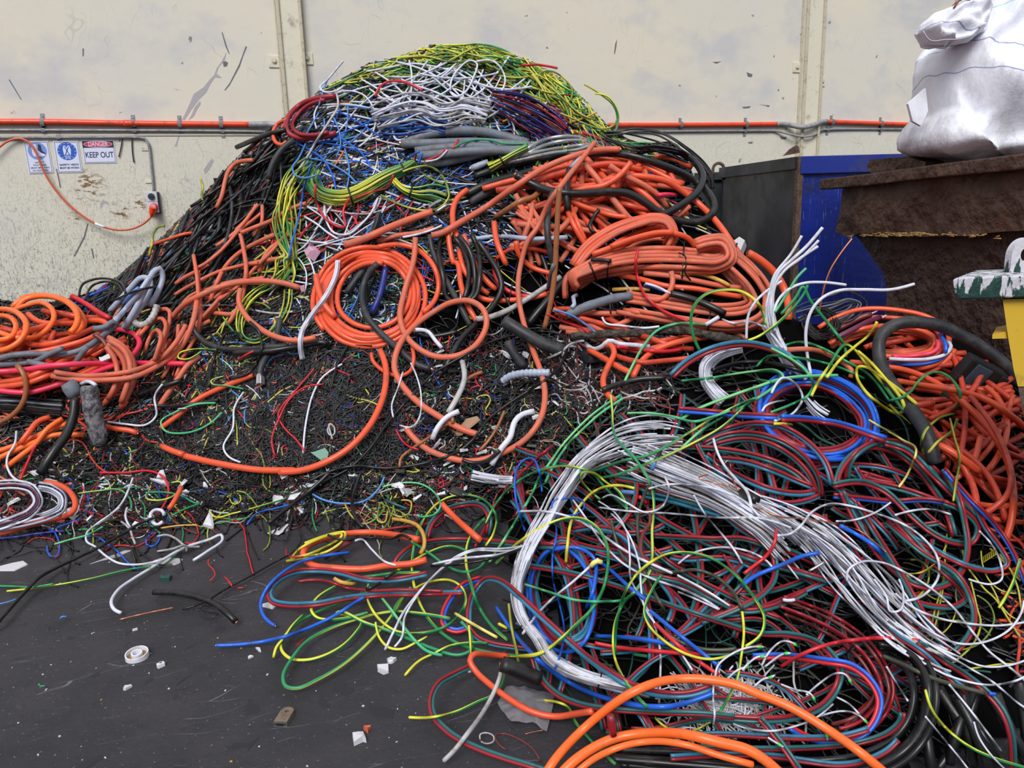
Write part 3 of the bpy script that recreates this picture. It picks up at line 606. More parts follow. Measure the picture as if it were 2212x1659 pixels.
panel('front_panel', g0, g1 + rt * 0.05, 0, float(g0[2]), 0.4, 'bin_green', r); bar('top_rail', g0, g1, float(g0[2]) - 0.03, 0.08, 0.06, 'bin_green', r)

# brown battered bin: side faces the camera, its end slopes inward
PA = atF(1822, 420, 5.8); PB = atF(2212, 420, 4.0); PB = PA + (PB - PA) * 1.35
dv = (PB - PA); dv[2] = 0; Lb = np.linalg.norm(dv); dv /= Lb; nv = np.array([-dv[1], dv[0], 0.0])
if nv @ rt < 0: nv = -nv            # points away from the camera side
o0 = Vector((PA[0], PA[1], 0)); r = empty('scrap_bin', tuple(o0)); tag(r, 'rusty brown battered steel bin carrying the white bag', 'bin')
def bplate(name, pts, d0, d1, m, bulge=0.0, sub=22):
    """outline traced on the bin's side plane, filled as a dented plate with thickness"""
    P = np.array([vplane(x, y, PA, PB) for x, y in pts]); s = (P - PA) @ dv; z = np.maximum(P[:, 2], 0.0)
    mb = MB(); f = lambda x, y, zz: tuple(PA * np.array([1, 1, 0]) + dv * x + nv * y + upw * zz - np.array(o0))
    mb.prism(list(zip(s, z)), d0, d1, f)
    bm = mb.bm; bmesh.ops.triangulate(bm, faces=[f_ for f_ in bm.faces if len(f_.verts) > 4])
    for _ in range(4): bmesh.ops.subdivide_edges(bm, edges=[e for e in bm.edges if e.calc_length() > 0.16], cuts=1, use_grid_fill=True)
    bmesh.ops.triangulate(bm, faces=bm.faces)
    from mathutils import noise as mn
    for v in bm.verts:
        w_ = v.co + o0; k = mn.noise(w_ * 2.3) * 0.035 + mn.noise(w_ * 7.0) * 0.012
        v.co += Vector(nv) * (k * (1 + bulge)); v.co.z = max(0, v.co.z + mn.noise(w_ * 5.0 + Vector((7, 0, 0))) * 0.006)
    o = mb.build(name, m, r, True); return o
bplate('upper_side', [(1826, 405), (1830, 440), (1815, 500), (1838, 510), (1900, 500), (2000, 512), (2100, 508), (2212, 498), (2330, 490), (2330, 330), (2212, 352)], -0.03, 1.1, 'rust_brown', 0.5)
bplate('lower_side', [(1832, 500), (1877, 557), (1894, 590), (1908, 620), (1912, 760), (1925, 860), (2330, 1100), (2330, 480), (2100, 495)], 0.04, 1.0, 'rust_lower', 0.2)
def alongbin(pts, off): return np.array([vplane(x, y, PA, PB) - nv * off - np.array(o0) for x, y in pts])
P = alongbin([(1799, 398), (1900, 388), (2060, 368), (2212, 352), (2330, 338)], 0.05)
mb = MB()
for a_, b_ in zip(P, P[1:]):
    d = Vector(b_ - a_); mb.box((Vector(a_) + Vector(b_)) / 2, (d.length + 0.02, 0.11, 0.075), rot=d.to_track_quat('X', 'Z').to_matrix(), bev=0.01)
mb.build('top_flange', 'rust_brown', r)
mb = MB(); q_ = alongbin([(1872, 362), (1880, 345), (1960, 338), (2000, 350), (1995, 372), (1885, 378)], 0.0)
A_ = [mb.bm.verts.new(v) for v in q_]; B_ = [mb.bm.verts.new(v + nv * 0.12) for v in q_]; mb.bm.faces.new(A_); mb.bm.faces.new(B_[::-1])
for i in range(6): mb.bm.faces.new((A_[i], B_[i], B_[(i + 1) % 6], A_[(i + 1) % 6]))
mb.build('bent_rim_plate', 'rust_brown', r)
crumbs = []
for k in range(90):
    X = rng.choice([rng.uniform(1840, 2212), rng.normal(1960, 45)]); Y = 506 + 5 * math.sin(X / 55) + rng.normal(0, 2.2) + (4 if X > 1920 and X < 2040 else 0)
    a_ = alongbin([(X, Y), (X + rng.uniform(5, 16), Y + rng.uniform(-2, 2))], 0.075); crumbs.append((np.vstack([a_[0], a_.mean(0), a_[1]]), 0.0035))
link('crusted_seam', tubes_mesh('crusted_seam', crumbs, 5), 'yellow_crust', r)['kind'] = 'stuff'

# white bulk bag
m = bpy.data.materials.new('woven_bag'); MATS['woven_bag'] = m; t, b = nodes(m)
src = N(t, 'ShaderNodeTexCoord').outputs['Object']
c = mixc(t, rng_(t, noise(t, src, 2.5, 5), 0.4, 0.65), (240, 242, 252), (222, 224, 238))
sp = N(t, 'ShaderNodeSeparateXYZ'); t.links.new(src, sp.inputs[0])
g = mul(t, rng_(t, noise(t, src, 3.0, 7, 0.7), 0.42, 0.6), rng_(t, sp.outputs['Z'], 0.05, 0.42, 0.8, 0.0)); c = mixc(t, g, c, (128, 124, 128))
wz = mul(t, noise(t, src, 1.6, 2), 0.35); zz = N(t, 'ShaderNodeMath', operation='ADD'); t.links.new(sp.outputs['Z'], zz.inputs[0]); t.links.new(wz, zz.inputs[1])
xx = N(t, 'ShaderNodeMath', operation='MULTIPLY_ADD'); t.links.new(sp.outputs['X'], xx.inputs[0]); xx.inputs[1].default_value = 0.45; t.links.new(zz.outputs[0], xx.inputs[2])
for z0, cc, wd in ((0.42, (96, 112, 170), .0035), (0.60, (96, 112, 170), .0035), (0.83, (120, 185, 165), .005), (0.97, (96, 112, 170), .0035), (1.1, (96, 112, 170), .0035), (1.2, (96, 112, 170), .0035)):
    s_ = N(t, 'ShaderNodeMath', operation='SUBTRACT'); t.links.new(xx.outputs[0], s_.inputs[0]); s_.inputs[1].default_value = z0
    ab = N(t, 'ShaderNodeMath', operation='ABSOLUTE'); t.links.new(s_.outputs[0], ab.inputs[0]); lt = N(t, 'ShaderNodeMath', operation='LESS_THAN'); t.links.new(ab.outputs[0], lt.inputs[0]); lt.inputs[1].default_value = wd
    c = mixc(t, mul(t, lt.outputs[0], 0.7), c, cc)
t.links.new(c, b.inputs['Base Color']); b.inputs['Roughness'].default_value = 0.6
bp = N(t, 'ShaderNodeBump'); bp.inputs['Strength'].default_value = 0.5; bp.inputs['Distance'].default_value = 0.03
t.links.new(noise(t, src, 5, 6, 0.6, mapscale=(1.6, 1.6, 0.7)), bp.inputs['Height']); t.links.new(bp.outputs[0], b.inputs['Normal'])
mat('stitch_grey', (172, 172, 182), 0.7); mat('rusty_wire', (120, 62, 40), 0.6)
bc = atF(2150, 345, 4.75); ob_ = np.array([bc[0], bc[1], bc[2]])
r = empty('bulk_bag', tuple(ob_)); tag(r, 'white woven bulk bag with blue lines on the brown bin', 'bag')
def bag_loft(name, left, right, F0, depth, m, seed, fold=0.02, nz=60, na=72, diag=1.5):
    """left/right outlines as (px,py) lists from bottom to top; cross sections are rounded rectangles"""
    R = np.random.default_rng(seed); ph = R.uniform(0, 6.28, 8)
    ly = np.array([q[1] for q in left], float); lx = np.array([q[0] for q in left], float); ry = np.array([q[1] for q in right], float); rx = np.array([q[0] for q in right], float)
    ys = np.linspace(ly[0], ly[-1], nz); xl = np.interp(-ys, -ly, lx); xr = np.interp(-ys, -ry, rx)
    V = []
    for k, (yy, a0, a1) in enumerate(zip(ys, xl, xr)):
        A = atF(a0, yy, F0); B = atF(a1, yy, F0); C = (A + B) / 2; hw = np.linalg.norm(B - A) / 2; v_ = k / (nz - 1)
        cap = min(1.0, math.sqrt(max(0.0, 1 - (1 - min(1, v_ * 14)) ** 2))) * min(1.0, math.sqrt(max(0.0, 1 - (1 - min(1, (1 - v_) * 14)) ** 2))); cap = max(cap, 0.02)
        for j in range(na):
            a = 2 * math.pi * j / na; ca, sa = math.cos(a), math.sin(a); p_ = 0.62
            ex = math.copysign(abs(ca) ** p_, ca); ey = math.copysign(abs(sa) ** p_, sa)
            fo = fold * (math.sin(a * 5 + v_ * 6 * diag + ph[0]) * 0.9 + math.sin(a * 9 - v_ * 9 + ph[1]) * 0.6 + math.sin(a * 15 + v_ * 14 * diag + ph[2]) * 0.35 + math.sin(v_ * 22 + a * 3 + ph[3]) * 0.35) * (0.4 + 0.8 * abs(ey))
            V.append(C + rt * ex * hw * cap + fw * (ey * (depth * cap + fo)) + upw * (fo * 0.4) - ob_)
    i = np.arange(nz - 1)[:, None]; j = np.arange(na)[None]; j2 = (j + 1) % na
    Fq = np.stack([i * na + j, i * na + j2, (i + 1) * na + j2, (i + 1) * na + j], -1).reshape(-1, 4)
    return link(name, mesh_np(name, np.array(V), Fq), m, r)
bag_loft('bag_body', [(2040, 348), (2000, 342), (1976, 322), (1973, 296), (1985, 268), (2000, 245), (2003, 200), (2008, 150), (2022, 110), (2075, 60), (2112, 0), (2125, -120)], [(2330, 338), (2350, 240), (2350, 80), (2330, -120)], 4.75, 0.42, 'woven_bag', 4, 0.036, diag=2.6)
fl_ = bag_loft('top_flap', [(2012, 98), (1993, 64), (2001, 48), (2030, 25), (2060, 9)], [(2080, 92), (2112, 70), (2118, 30), (2112, 0)], 4.5, 0.16, 'woven_bag', 9, 0.016, 26, 48)
mb = MB(); q_ = [atF(x, y, 4.62) - ob_ for x, y in ((2000, 190), (1962, 224), (1972, 262), (1990, 272), (2005, 240))]
A_ = [mb.bm.verts.new(v) for v in q_]; B_ = [mb.bm.verts.new(v + fw * 0.025) for v in q_]; mb.bm.faces.new(A_); mb.bm.faces.new(B_[::-1])
for i in range(5): mb.bm.faces.new((A_[i], B_[i], B_[(i + 1) % 5], A_[(i + 1) % 5]))
mb.build('loose_corner', 'woven_bag', r)
def bagline(name, pts, F, rr, m): 
    P = resample(np.array([atF(x, y, f) - ob_ for (x, y), f in zip(pts, np.broadcast_to(F, len(pts)))]), 0.02); V, Fq, U = tube_arrays(P, rr, 6); return link(name, mesh_np(name, V, Fq, U), m, r)
bagline('flap_seam', [(1994, 66), (2010, 88), (2040, 86), (2075, 84), (2106, 74)], 4.33, 0.004, 'stitch_grey')
bagline('tie_wire', [(2055, 22), (2065, 6), (2085, 2), (2095, -8)], 4.4, 0.006, 'rusty_wire'); bagline('tie_wire', [(2060, 18), (2080, -4), (2100, 4)], 4.36, 0.005, 'rusty_wire')

# ------------------------------------------------------------------ yellow stand with a paint-splashed tray
mat('stand_yellow', (206, 168, 52), 0.42, dirt=(120, 104, 60), dirt_amt=0.25, dscale=7, bump=0.15, bscale=6)
m = bpy.data.materials.new('splashed_green'); MATS['splashed_green'] = m; t, b = nodes(m)
src = N(t, 'ShaderNodeTexCoord').outputs['Object']; sp = N(t, 'ShaderNodeSeparateXYZ'); t.links.new(src, sp.inputs[0])
c = mixc(t, rng_(t, noise(t, src, 20, 5), 0.5, 0.6), (22, 58, 52), (40, 70, 66))
nn_ = noise(t, src, 24, 4, 0.6, mapscale=(1, 1, 0.35)); h_ = N(t, 'ShaderNodeMath', operation='MULTIPLY_ADD'); t.links.new(sp.outputs['Z'], h_.inputs[0]); h_.inputs[1].default_value = 2.4; t.links.new(nn_, h_.inputs[2])
c = mixc(t, rng_(t, h_.outputs[0], 0.45, 0.49), c, (196, 194, 204)); c = mixc(t, rng_(t, noise(t, src, 13, 6, 0.7, mapscale=(1, 1, .4), rot=(0, .5, 0)), 0.62, 0.66), c, (104, 70, 48))
t.links.new(c, b.inputs['Base Color']); b.inputs['Roughness'].default_value = 0.5
bp = N(t, 'ShaderNodeBump'); bp.inputs['Strength'].default_value = 0.8; bp.inputs['Distance'].default_value = 0.01; t.links.new(noise(t, src, 26, 5), bp.inputs['Height']); t.links.new(bp.outputs[0], b.inputs['Normal'])
FS = 2.6; tl = atF(2058, 600, FS); tb = atF(2062, 647, FS); ob_ = np.array([tl[0], tl[1], 0.0])
r = empty('yellow_stand', (float(tl[0]), float(tl[1]), 0)); tag(r, 'yellow steel stand with white paint-splashed green top at right edge', 'stand')
zt, zb = float(tl[2]), float(tb[2])
def cf_(x, y, z): return tuple(rt * x + fw * y + upw * z)
mb = MB(); mb.prism([(0.0, zt - .006), (.012, zt), (.7, zt + .003), (.7, zb), (.03, zb), (.01, zb + .02)], 0.0, 0.26, lambda x, y, z: cf_(x + (y * .85), y, z)); tr = mb.build('top_block', 'splashed_green', r); 
for v in tr.data.vertices: v.co.z -= zt
tr.location.z = zt
bv = tr.modifiers.new('b', 'BEVEL'); bv.width = 0.008; bv.segments = 2
lc = atF(2212, 552, FS + .14) - ob_; mb = MB(); a_ = np.linspace(0, 2 * math.pi, 33)[:-1]
ring = [(0.055 * math.cos(x), 0.062 * math.sin(x)) if math.sin(x) > -0.1 else (0.055 * math.copysign(1, math.cos(x)) if abs(math.cos(x)) > .5 else .055 * math.cos(x) * 1.9, -0.075) for x in a_]
inn = [(0.024 * math.cos(x), 0.026 * math.sin(x) + .004) for x in a_]
fr_ = lambda x, y, z: Vector(rt * (lc @ rt + x) + fw * (lc @ fw + y) + upw * (lc[2] + z))
vo, vi, vo2, vi2 = [[mb.bm.verts.new(fr_(x, d, z)) for x, z in L_] for L_, d in ((ring, -.018), (inn, -.018), (ring, .018), (inn, .018))]
K = 32
for i in range(K):
    j = (i + 1) % K; mb.bm.faces.new((vo[i], vo[j], vi[j], vi[i])); mb.bm.faces.new((vo2[j], vo2[i], vi2[i], vi2[j])); mb.bm.faces.new((vo[j], vo[i], vo2[i], vo2[j])); mb.bm.faces.new((vi[i], vi[j], vi2[j], vi2[i]))
lg = mb.build('lifting_lug', 'splashed_green', r, True)
for v in lg.data.vertices: v.co.z -= zt
lg.location.z = zt
def px2(x, y, f=FS + .03): q_ = atF(x, y, f) - ob_; return (q_ @ rt, q_[2])
cfs = lambda x, y, z: cf_(x + (y - .03) * .72, y, z)
mb = MB(); o1 = [px2(2166, 647), px2(2178, 730), px2(2190, 800), px2(2199, 835)]; mb.prism(o1 + [(0.75, o1[-1][1]), (0.75, o1[0][1])], 0.03, 0.26, cfs); mb.build('column', 'stand_yellow', r)
mb = MB(); o2 = [px2(2199, 835), px2(2206, 880), px2(2236, 1000), (px2(2262, 1290)[0], 0.0)]; mb.prism(o2 + [(0.75, 0.0), (0.75, o2[0][1])], 0.035, 0.255, cfs); mb.build('rusty_foot', 'rust_edge', r)
mb = MB(); q1, q2 = px2(2143, 724), px2(2143, 733); mb.prism([q1, (o1[1][0] + .004, q1[1] + .012), (o1[1][0] + .004, q2[1]), q2], 0.04, 0.2, cfs); mb.build('side_shelf', 'stand_yellow', r)
# ------------------------------------------------------------------ cable materials
for nm, c_, d_ in (('black', (17, 18, 20), (48, 46, 46)), ('charcoal', (34, 36, 41), (68, 66, 66)), ('white', (204, 207, 222), (150, 146, 146)), ('dirty_white', (176, 174, 176), (110, 104, 100)),
                   ('blue', (24, 92, 204), (40, 60, 100)), ('navy', (30, 40, 120), (30, 30, 50)), ('sky', (72, 128, 196), (80, 90, 110)), ('red', (196, 34, 46), (110, 40, 40)), ('darkred', (140, 26, 38), (80, 30, 34)),
                   ('maroon', (110, 44, 44), (60, 36, 34)), ('green', (38, 140, 84), (50, 80, 60)), ('darkgreen', (26, 74, 62), (36, 50, 44)), ('teal', (34, 92, 96), (30, 56, 60)), ('tealblue', (44, 112, 142), (34, 66, 84)),
                   ('grey', (104, 112, 126), (92, 84, 76)), ('palegrey', (158, 168, 190), (120, 116, 116)), ('olive', (62, 66, 52), (44, 44, 38)), ('pink', (226, 52, 86), (150, 60, 66)), ('purple', (98, 40, 72), (60, 34, 50)),
                   ('yellow', (212, 202, 58), (150, 140, 60)), ('paleyellow', (222, 214, 120), (160, 150, 90)), ('ochre', (206, 158, 72), (130, 100, 60)), ('orange', (218, 84, 50), (160, 74, 52)), ('brightorange', (238, 106, 42), (180, 84, 40)),
                   ('salmon', (203, 98, 72), (158, 102, 84)), ('deeporange', (198, 66, 42), (120, 46, 34)), ('brown', (150, 92, 56), (96, 62, 44)), ('silver', (168, 170, 172), (90, 90, 90))):
    mat('c_' + nm, c_, 0.36 if nm not in ('salmon', 'charcoal', 'grey') else 0.5, metal=0.85 if nm == 'silver' else 0, dirt=d_, dirt_amt=0.5 if nm in ('salmon', 'charcoal', 'grey', 'dirty_white', 'deeporange') else 0.28, dscale=11)
mat_stripe('c_yg', (34, 126, 70), (208, 204, 56), 0.45, 0.9); mat_stripe('c_gy', (40, 136, 90), (186, 196, 76), 0.28, 0.7); mat_stripe('c_ygdull', (104, 128, 52), (182, 176, 66), 0.5, 1.2, 0.5)
mat_stripe('c_greenpale', (70, 170, 120), (120, 190, 120), 0.3, 0.7)
mat('copper', (214, 134, 104), 0.3, metal=0.9); mat('core_white', (222, 214, 214), 0.5)
mat('c_scrapwhite', (206, 208, 216), 0.5, dirt=(120, 116, 116), dirt_amt=0.6, dscale=20); mat('c_scrapblack', (20, 20, 22), 0.55)

# ------------------------------------------------------------------ tangles: thousands of thin wires lying on the heap
def poly_in(px, py, poly):
    x, y = px, py; ins = np.zeros(len(px), bool); n = len(poly)
    for i in range(n):
        x1, y1 = poly[i]; x2, y2 = poly[(i + 1) % n]
        c_ = ((y1 > y) != (y2 > y)) & (x < (x2 - x1) * (y - y1) / (y2 - y1 + 1e-9) + x1); ins ^= c_
    return ins
def sample_poly(poly, n, R):
    P = np.array(poly, float); lo, hi = P.min(0), P.max(0); out_ = []
    while sum(len(o) for o in out_) < n:
        q = R.uniform(lo, hi, (n * 2, 2)); out_.append(q[poly_in(q[:, 0], q[:, 1], poly)])
    return np.vstack(out_)[:n]
def depth_at(px, py):
    """forward distance of the heap surface, bilinear; nan where it misses"""
    u = np.clip((px - DX0) / DS, 0, DW - 1.01); v = np.clip((py - DY0) / DS, 0, DH - 1.01); i = u.astype(int); j = v.astype(int); a = u - i; b = v - j
    return (DM[j, i] * (1 - a) + DM[j, i + 1] * a) * (1 - b) + (DM[j + 1, i] * (1 - a) + DM[j + 1, i + 1] * a) * b
def wires(poly, n, ang, spread=0.35, L=160, npt=16, curl=0.25, dome=None, lift=(0.0, 0.05), seed=1, w=3.4, wvar=0.3, k=5):
    """random smooth walks over the surface. ang = flow angle in degrees (clockwise from right), or a function of px,py. -> list of (points, radius)"""
    R = np.random.default_rng(seed); S0 = sample_poly(poly, n, R); a0 = (np.radians(ang(S0[:, 0], S0[:, 1])) if callable(ang) else np.full(n, math.radians(ang)))
    a = a0 + R.normal(0, spread, n); Ls = L * R.uniform(0.5, 1.5, n); st = Ls / npt
    X = np.zeros((n, npt, 2)); X[:, 0] = S0 - np.stack([np.cos(a), np.sin(a)], -1) * (Ls * 0.4)[:, None]
    kc = R.normal(0, curl, n)
    for i in range(1, npt):
        kc = kc * 0.75 + R.normal(0, curl * 0.6, n); a = a + kc
        if callable(ang): a += 0.12 * np.sin(np.radians(ang(X[:, i - 1, 0], X[:, i - 1, 1])) - a)
        else: a += 0.08 * np.sin(a0 - a)
        X[:, i] = X[:, i - 1] + np.stack([np.cos(a), np.sin(a)], -1) * st[:, None]
    D = depth_at(X[..., 0], X[..., 1]); out_ = []
    ph = R.uniform(0, 6.28, n); base = R.uniform(lift[0], lift[1], n); hz_ = R.uniform(0.3, 1.2, n)
    RY = rays(X[..., 0], X[..., 1])
    for i in range(n):
        ok = ~np.isnan(D[i])
        if ok.sum() < 5: continue
        idx_ = np.where(ok)[0]; brk = np.where(np.diff(idx_) > 1)[0]
        if len(brk): idx_ = max(np.split(idx_, brk + 1), key=len)
        if len(idx_) < 5: continue
        d = D[i, idx_]; li = base[i] * (0.85 + 0.15 * np.sin(hz_[i] * idx_ + ph[i]))
        d = d - li * d / 5.0 - 0.004
        if np.abs(np.diff(d)).max() > 0.35: continue
        P = EYE + RY[i, idx_] * d[:, None]; r_ = w * R.uniform(1 - wvar, 1 + wvar) * d.mean() / FP / 2
        P[:, 2] = np.maximum(P[:, 2], r_); P[:, 1] = np.minimum(P[:, 1], WALL_Y - r_ - 0.004)
        out_.append((P, r_))
    return out_
def fast_tubes(name, plist, k=5):
    """one mesh from many short tubes (grouped by number of points for speed)"""
    VS, FS, US, o = [], [], [], 0; groups = {}
    for P, r_ in plist: groups.setdefault(len(P), []).append((P, r_))
    for n, L_ in groups.items():
        P = np.array([p for p, _ in L_]); r_ = np.array([q for _, q in L_]); m_ = len(L_)
        T = np.gradient(P, axis=1); T /= np.linalg.norm(T, axis=2, keepdims=True) + 1e-12
        nn = np.tile(np.array([0.13, 0.31, 0.94]), (m_, 1)); Nn = np.zeros_like(P)
        for i in range(n):
            nn = nn - T[:, i] * (T[:, i] * nn).sum(1, keepdims=True); nn /= np.linalg.norm(nn, axis=1, keepdims=True) + 1e-12; Nn[:, i] = nn
        B = np.cross(T, Nn); a = np.linspace(0, 2 * math.pi, k, endpoint=False)
        V = P[:, :, None] + r_[:, None, None, None] * (np.cos(a)[None, None, :, None] * Nn[:, :, None] + np.sin(a)[None, None, :, None] * B[:, :, None])
        L = np.concatenate([np.zeros((m_, 1)), np.cumsum(np.linalg.norm(np.diff(P, axis=1), axis=2), axis=1)], 1)
        q = np.arange(m_)[:, None, None] * n * k; i = np.arange(n - 1)[None, :, None] * k; j = np.arange(k)[None, None]; j2 = (j + 1) % k
        F = np.stack([q + i + j, q + i + j2, q + i + k + j2, q + i + k + j], -1).reshape(-1, 4) + o
        sh = (m_, n - 1, k); va = np.broadcast_to(j / k, sh); vb = va + 1 / k; ua = np.broadcast_to(L[:, :-1, None], sh); ub = np.broadcast_to(L[:, 1:, None], sh)
        U = np.stack([np.stack([ua, va], -1), np.stack([ua, vb], -1), np.stack([ub, vb], -1), np.stack([ub, va], -1)], 3).reshape(-1, 2)
        VS.append(V.reshape(-1, 3)); FS.append(F); US.append(U); o += V.size // 3
    return mesh_np(name, np.vstack(VS), np.vstack(FS), np.vstack(US))
TANGLE = {}
COLN = dict(black='black', charcoal='dark grey', white='white', dirty_white='dirty white', blue='blue', navy='navy', sky='pale blue', red='red', darkred='dark red', maroon='maroon', green='green', yg='yellow and green striped',
            gy='green striped', ygdull='dull yellow-green', yellow='yellow', grey='grey', orange='orange', salmon='faded orange', deeporange='deep orange', brown='brown', teal='teal', tealblue='blue-green', darkgreen='dark green', olive='olive', purple='purple', pink='pink', palegrey='pale grey', paleyellow='pale yellow', ochre='ochre', brightorange='bright orange', greenpale='pale green')
def tangle(region, where, poly, n, mix, ang, seed, name='tangled_wires', up=0.35, **kw):
    tot = sum(mix.values()); l1 = kw.get('lift', (0, .05))[1]
    inside = poly_in(dpx.ravel(), dpy.ravel(), poly).reshape(DM.shape); BUF[inside] = np.fmin(BUF[inside], DM[inside] * (1 - l1 * 0.17) - 0.012)
    for q, (cn, f) in enumerate(mix.items()):
        if 'lift' in kw and cn not in ('black', 'charcoal'): kw2 = dict(kw, lift=(kw['lift'][1] * up, kw['lift'][1] * (up + .75)))
        else: kw2 = kw
        L_ = wires(poly, max(4, int(n * f / tot)), ang, seed=seed * 100 + q, **kw2)
        if not L_: continue
        o = link(name, fast_tubes(name, L_), 'c_' + cn)
        tag(o, 'tangle of thin %s wires %s' % (COLN[cn], where), 'wires', kind='stuff')
def dome(x, y): return np.clip((x - 960) * 0.075, -50, 50) + 0 * y
def lslope(x, y): return np.full_like(x, -47.0)
TOPP = [(690, 215), (760, 150), (850, 108), (1000, 105), (1100, 125), (1190, 180), (1260, 235), (1290, 290), (1200, 295), (1050, 262), (900, 300), (780, 330), (690, 330), (640, 300)]
tangle('top', 'over the top of the heap', TOPP, 2000, dict(black=.46, charcoal=.12, white=.16, sky=.04, blue=.05, navy=.05, red=.015, dirty_white=.06, ygdull=.03), dome, 11, L=560, npt=30, curl=0.12, spread=0.2, w=3.4, lift=(0, .10), up=.2)
tangle('cap', 'capping the very top of the heap', [(740, 175), (790, 128), (870, 90), (1010, 90), (1110, 108), (1180, 150), (1240, 205), (1130, 170), (1000, 135), (880, 135), (790, 170)], 420, dict(yg=.3, ygdull=.45, gy=.15, black=.1), dome, 12, L=330, npt=22, curl=0.13, spread=0.28, w=3.4, lift=(0.03, .13))
tangle('capr', 'spilling down the right shoulder of the top', [(1110, 120), (1190, 150), (1290, 240), (1335, 290), (1260, 290), (1190, 210)], 260, dict(ygdull=.4, yg=.4, gy=.2), lambda x, y: 40 + 0 * x, 13, L=200, curl=0.17, spread=0.3, w=3.4, lift=(0.03, .12))
tangle('purple', 'in the sheaf right of the summit', [(1075, 195), (1150, 190), (1230, 250), (1260, 290), (1180, 290), (1090, 240)], 260, dict(darkred=.35, navy=.4, red=.1, black=.15), lambda x, y: 27 + 0 * x, 14, L=170, curl=0.05, spread=0.14, w=3.6, lift=(0.04, .12))
tangle('topleft', 'on the upper left flank', [(640, 215), (720, 190), (900, 330), (960, 420), (840, 440), (640, 420), (580, 330)], 950, dict(black=.42, blue=.10, sky=.12, white=.09, red=.04, ygdull=.06, charcoal=.14, navy=.04), lambda x, y: -35 + 0 * x, 15, up=.2, L=340, npt=24, curl=0.16, spread=0.4, w=3.3, lift=(0, .09))
tangle('left', 'on the long left slope', [(600, 262), (560, 285), (480, 360), (390, 460), (290, 565), (225, 625), (280, 700), (420, 690), (520, 560), (640, 440), (660, 330)], 2400, dict(black=.56, charcoal=.2, ygdull=.05, dirty_white=.03, salmon=.05, red=.02, green=.03, maroon=.04, blue=.02), lslope, 16, up=.2, L=300, npt=20, curl=0.09, spread=0.3, w=4.2, lift=(0, .10))
tangle('mid', 'in the middle of the heap', [(560, 470), (700, 430), (960, 420), (980, 520), (700, 560), (640, 620), (430, 760), (380, 700)], 1500, dict(black=.5, charcoal=.18, blue=.05, red=.045, yg=.03, ygdull=.05, white=.05, salmon=.06, sky=.04), lambda x, y: -25 + 0 * x, 17, up=.15, L=230, npt=20, curl=0.22, spread=0.6, w=3.2, lift=(0, .08))
tangle('midlow', 'between the ring coil and the left slope', [(400, 690), (640, 560), (720, 760), (700, 860), (360, 900), (300, 830)], 1300, dict(black=.58, charcoal=.22, salmon=.05, ygdull=.05, red=.03, sky=.03, dirty_white=.04, darkgreen=.02), lambda x, y: -38 + 0 * x, 18, up=.2, L=200, npt=20, curl=0.24, spread=0.6, w=3.4, lift=(0, .07))
tangle('nest', 'in the curly nest at the foot of the heap', [(360, 900), (500, 800), (700, 770), (820, 800), (850, 930), (760, 1010), (520, 1020), (330, 960)], 2600, dict(black=.62, charcoal=.26, darkgreen=.03, red=.012, maroon=.04, dirty_white=.02, ygdull=.016, navy=.01), lambda x, y: -20 + 0 * x, 19, up=.17, L=150, npt=20, curl=0.42, spread=1.5, w=3.2, lift=(0, .07))
tangle('ring', 'inside the orange ring coil', [(700, 590), (860, 570), (900, 640), (860, 730), (740, 740), (680, 680)], 500, dict(black=.4, charcoal=.25, white=.1, dirty_white=.1, green=.08, blue=.05), lambda x, y: 30 + 0 * x, 20, L=80, curl=0.5, spread=1.5, w=3.0, lift=(0, .06))
tangle('rubble', 'among the rubble below the big loops', [(840, 760), (1060, 720), (1230, 760), (1270, 900), (1180, 1000), (900, 1040), (820, 960)], 1500, dict(black=.6, charcoal=.2, dirty_white=.05, maroon=.05, brown=.03, ygdull=.02, red=.02, green=.02, navy=.02), lambda x, y: -30 + 0 * x, 21, up=.17, L=90, curl=0.42, spread=1.4, w=3.3, lift=(0, .06))
tangle('foot', 'strewn along the foot of the heap', [(0, 960), (330, 900), (900, 1000), (1150, 980), (1130, 1050), (900, 1090), (600, 1100), (300, 1130), (0, 1150)], 1900, dict(black=.6, charcoal=.14, ygdull=.045, green=.03, dirty_white=.06, red=.03, blue=.02, maroon=.05, white=.015), lambda x, y: -12 + 0 * x, 22, up=.25, L=120, curl=0.28, spread=0.7, w=3.4, lift=(0, .04))
tangle('leftpile', 'under the orange coils at the left edge', [(-60, 700), (200, 680), (330, 700), (330, 900), (200, 980), (-60, 980)], 700, dict(black=.6, charcoal=.3, deeporange=.1), lambda x, y: -10 + 0 * x, 23, L=170, curl=0.2, spread=0.5, w=5, lift=(0, .05))
tangle('back', 'across the notch below the summit', [(860, 300), (1270, 290), (1480, 330), (1540, 440), (1300, 420), (1000, 470), (930, 420)], 700, dict(black=.6, charcoal=.3, white=.04, green=.03, sky=.03), lambda x, y: -12 + 0 * x, 24, L=200, curl=0.1, spread=0.3, w=4.6, lift=(0, .05))
tangle('neck', 'in the dark hollow right of the rubble', [(1180, 700), (1450, 720), (1420, 860), (1300, 900), (1180, 860)], 400, dict(black=.6, charcoal=.2, maroon=.1, dirty_white=.1), lambda x, y: 5 + 0 * x, 25, L=120, curl=0.3, spread=0.8, w=4, lift=(0, .05))

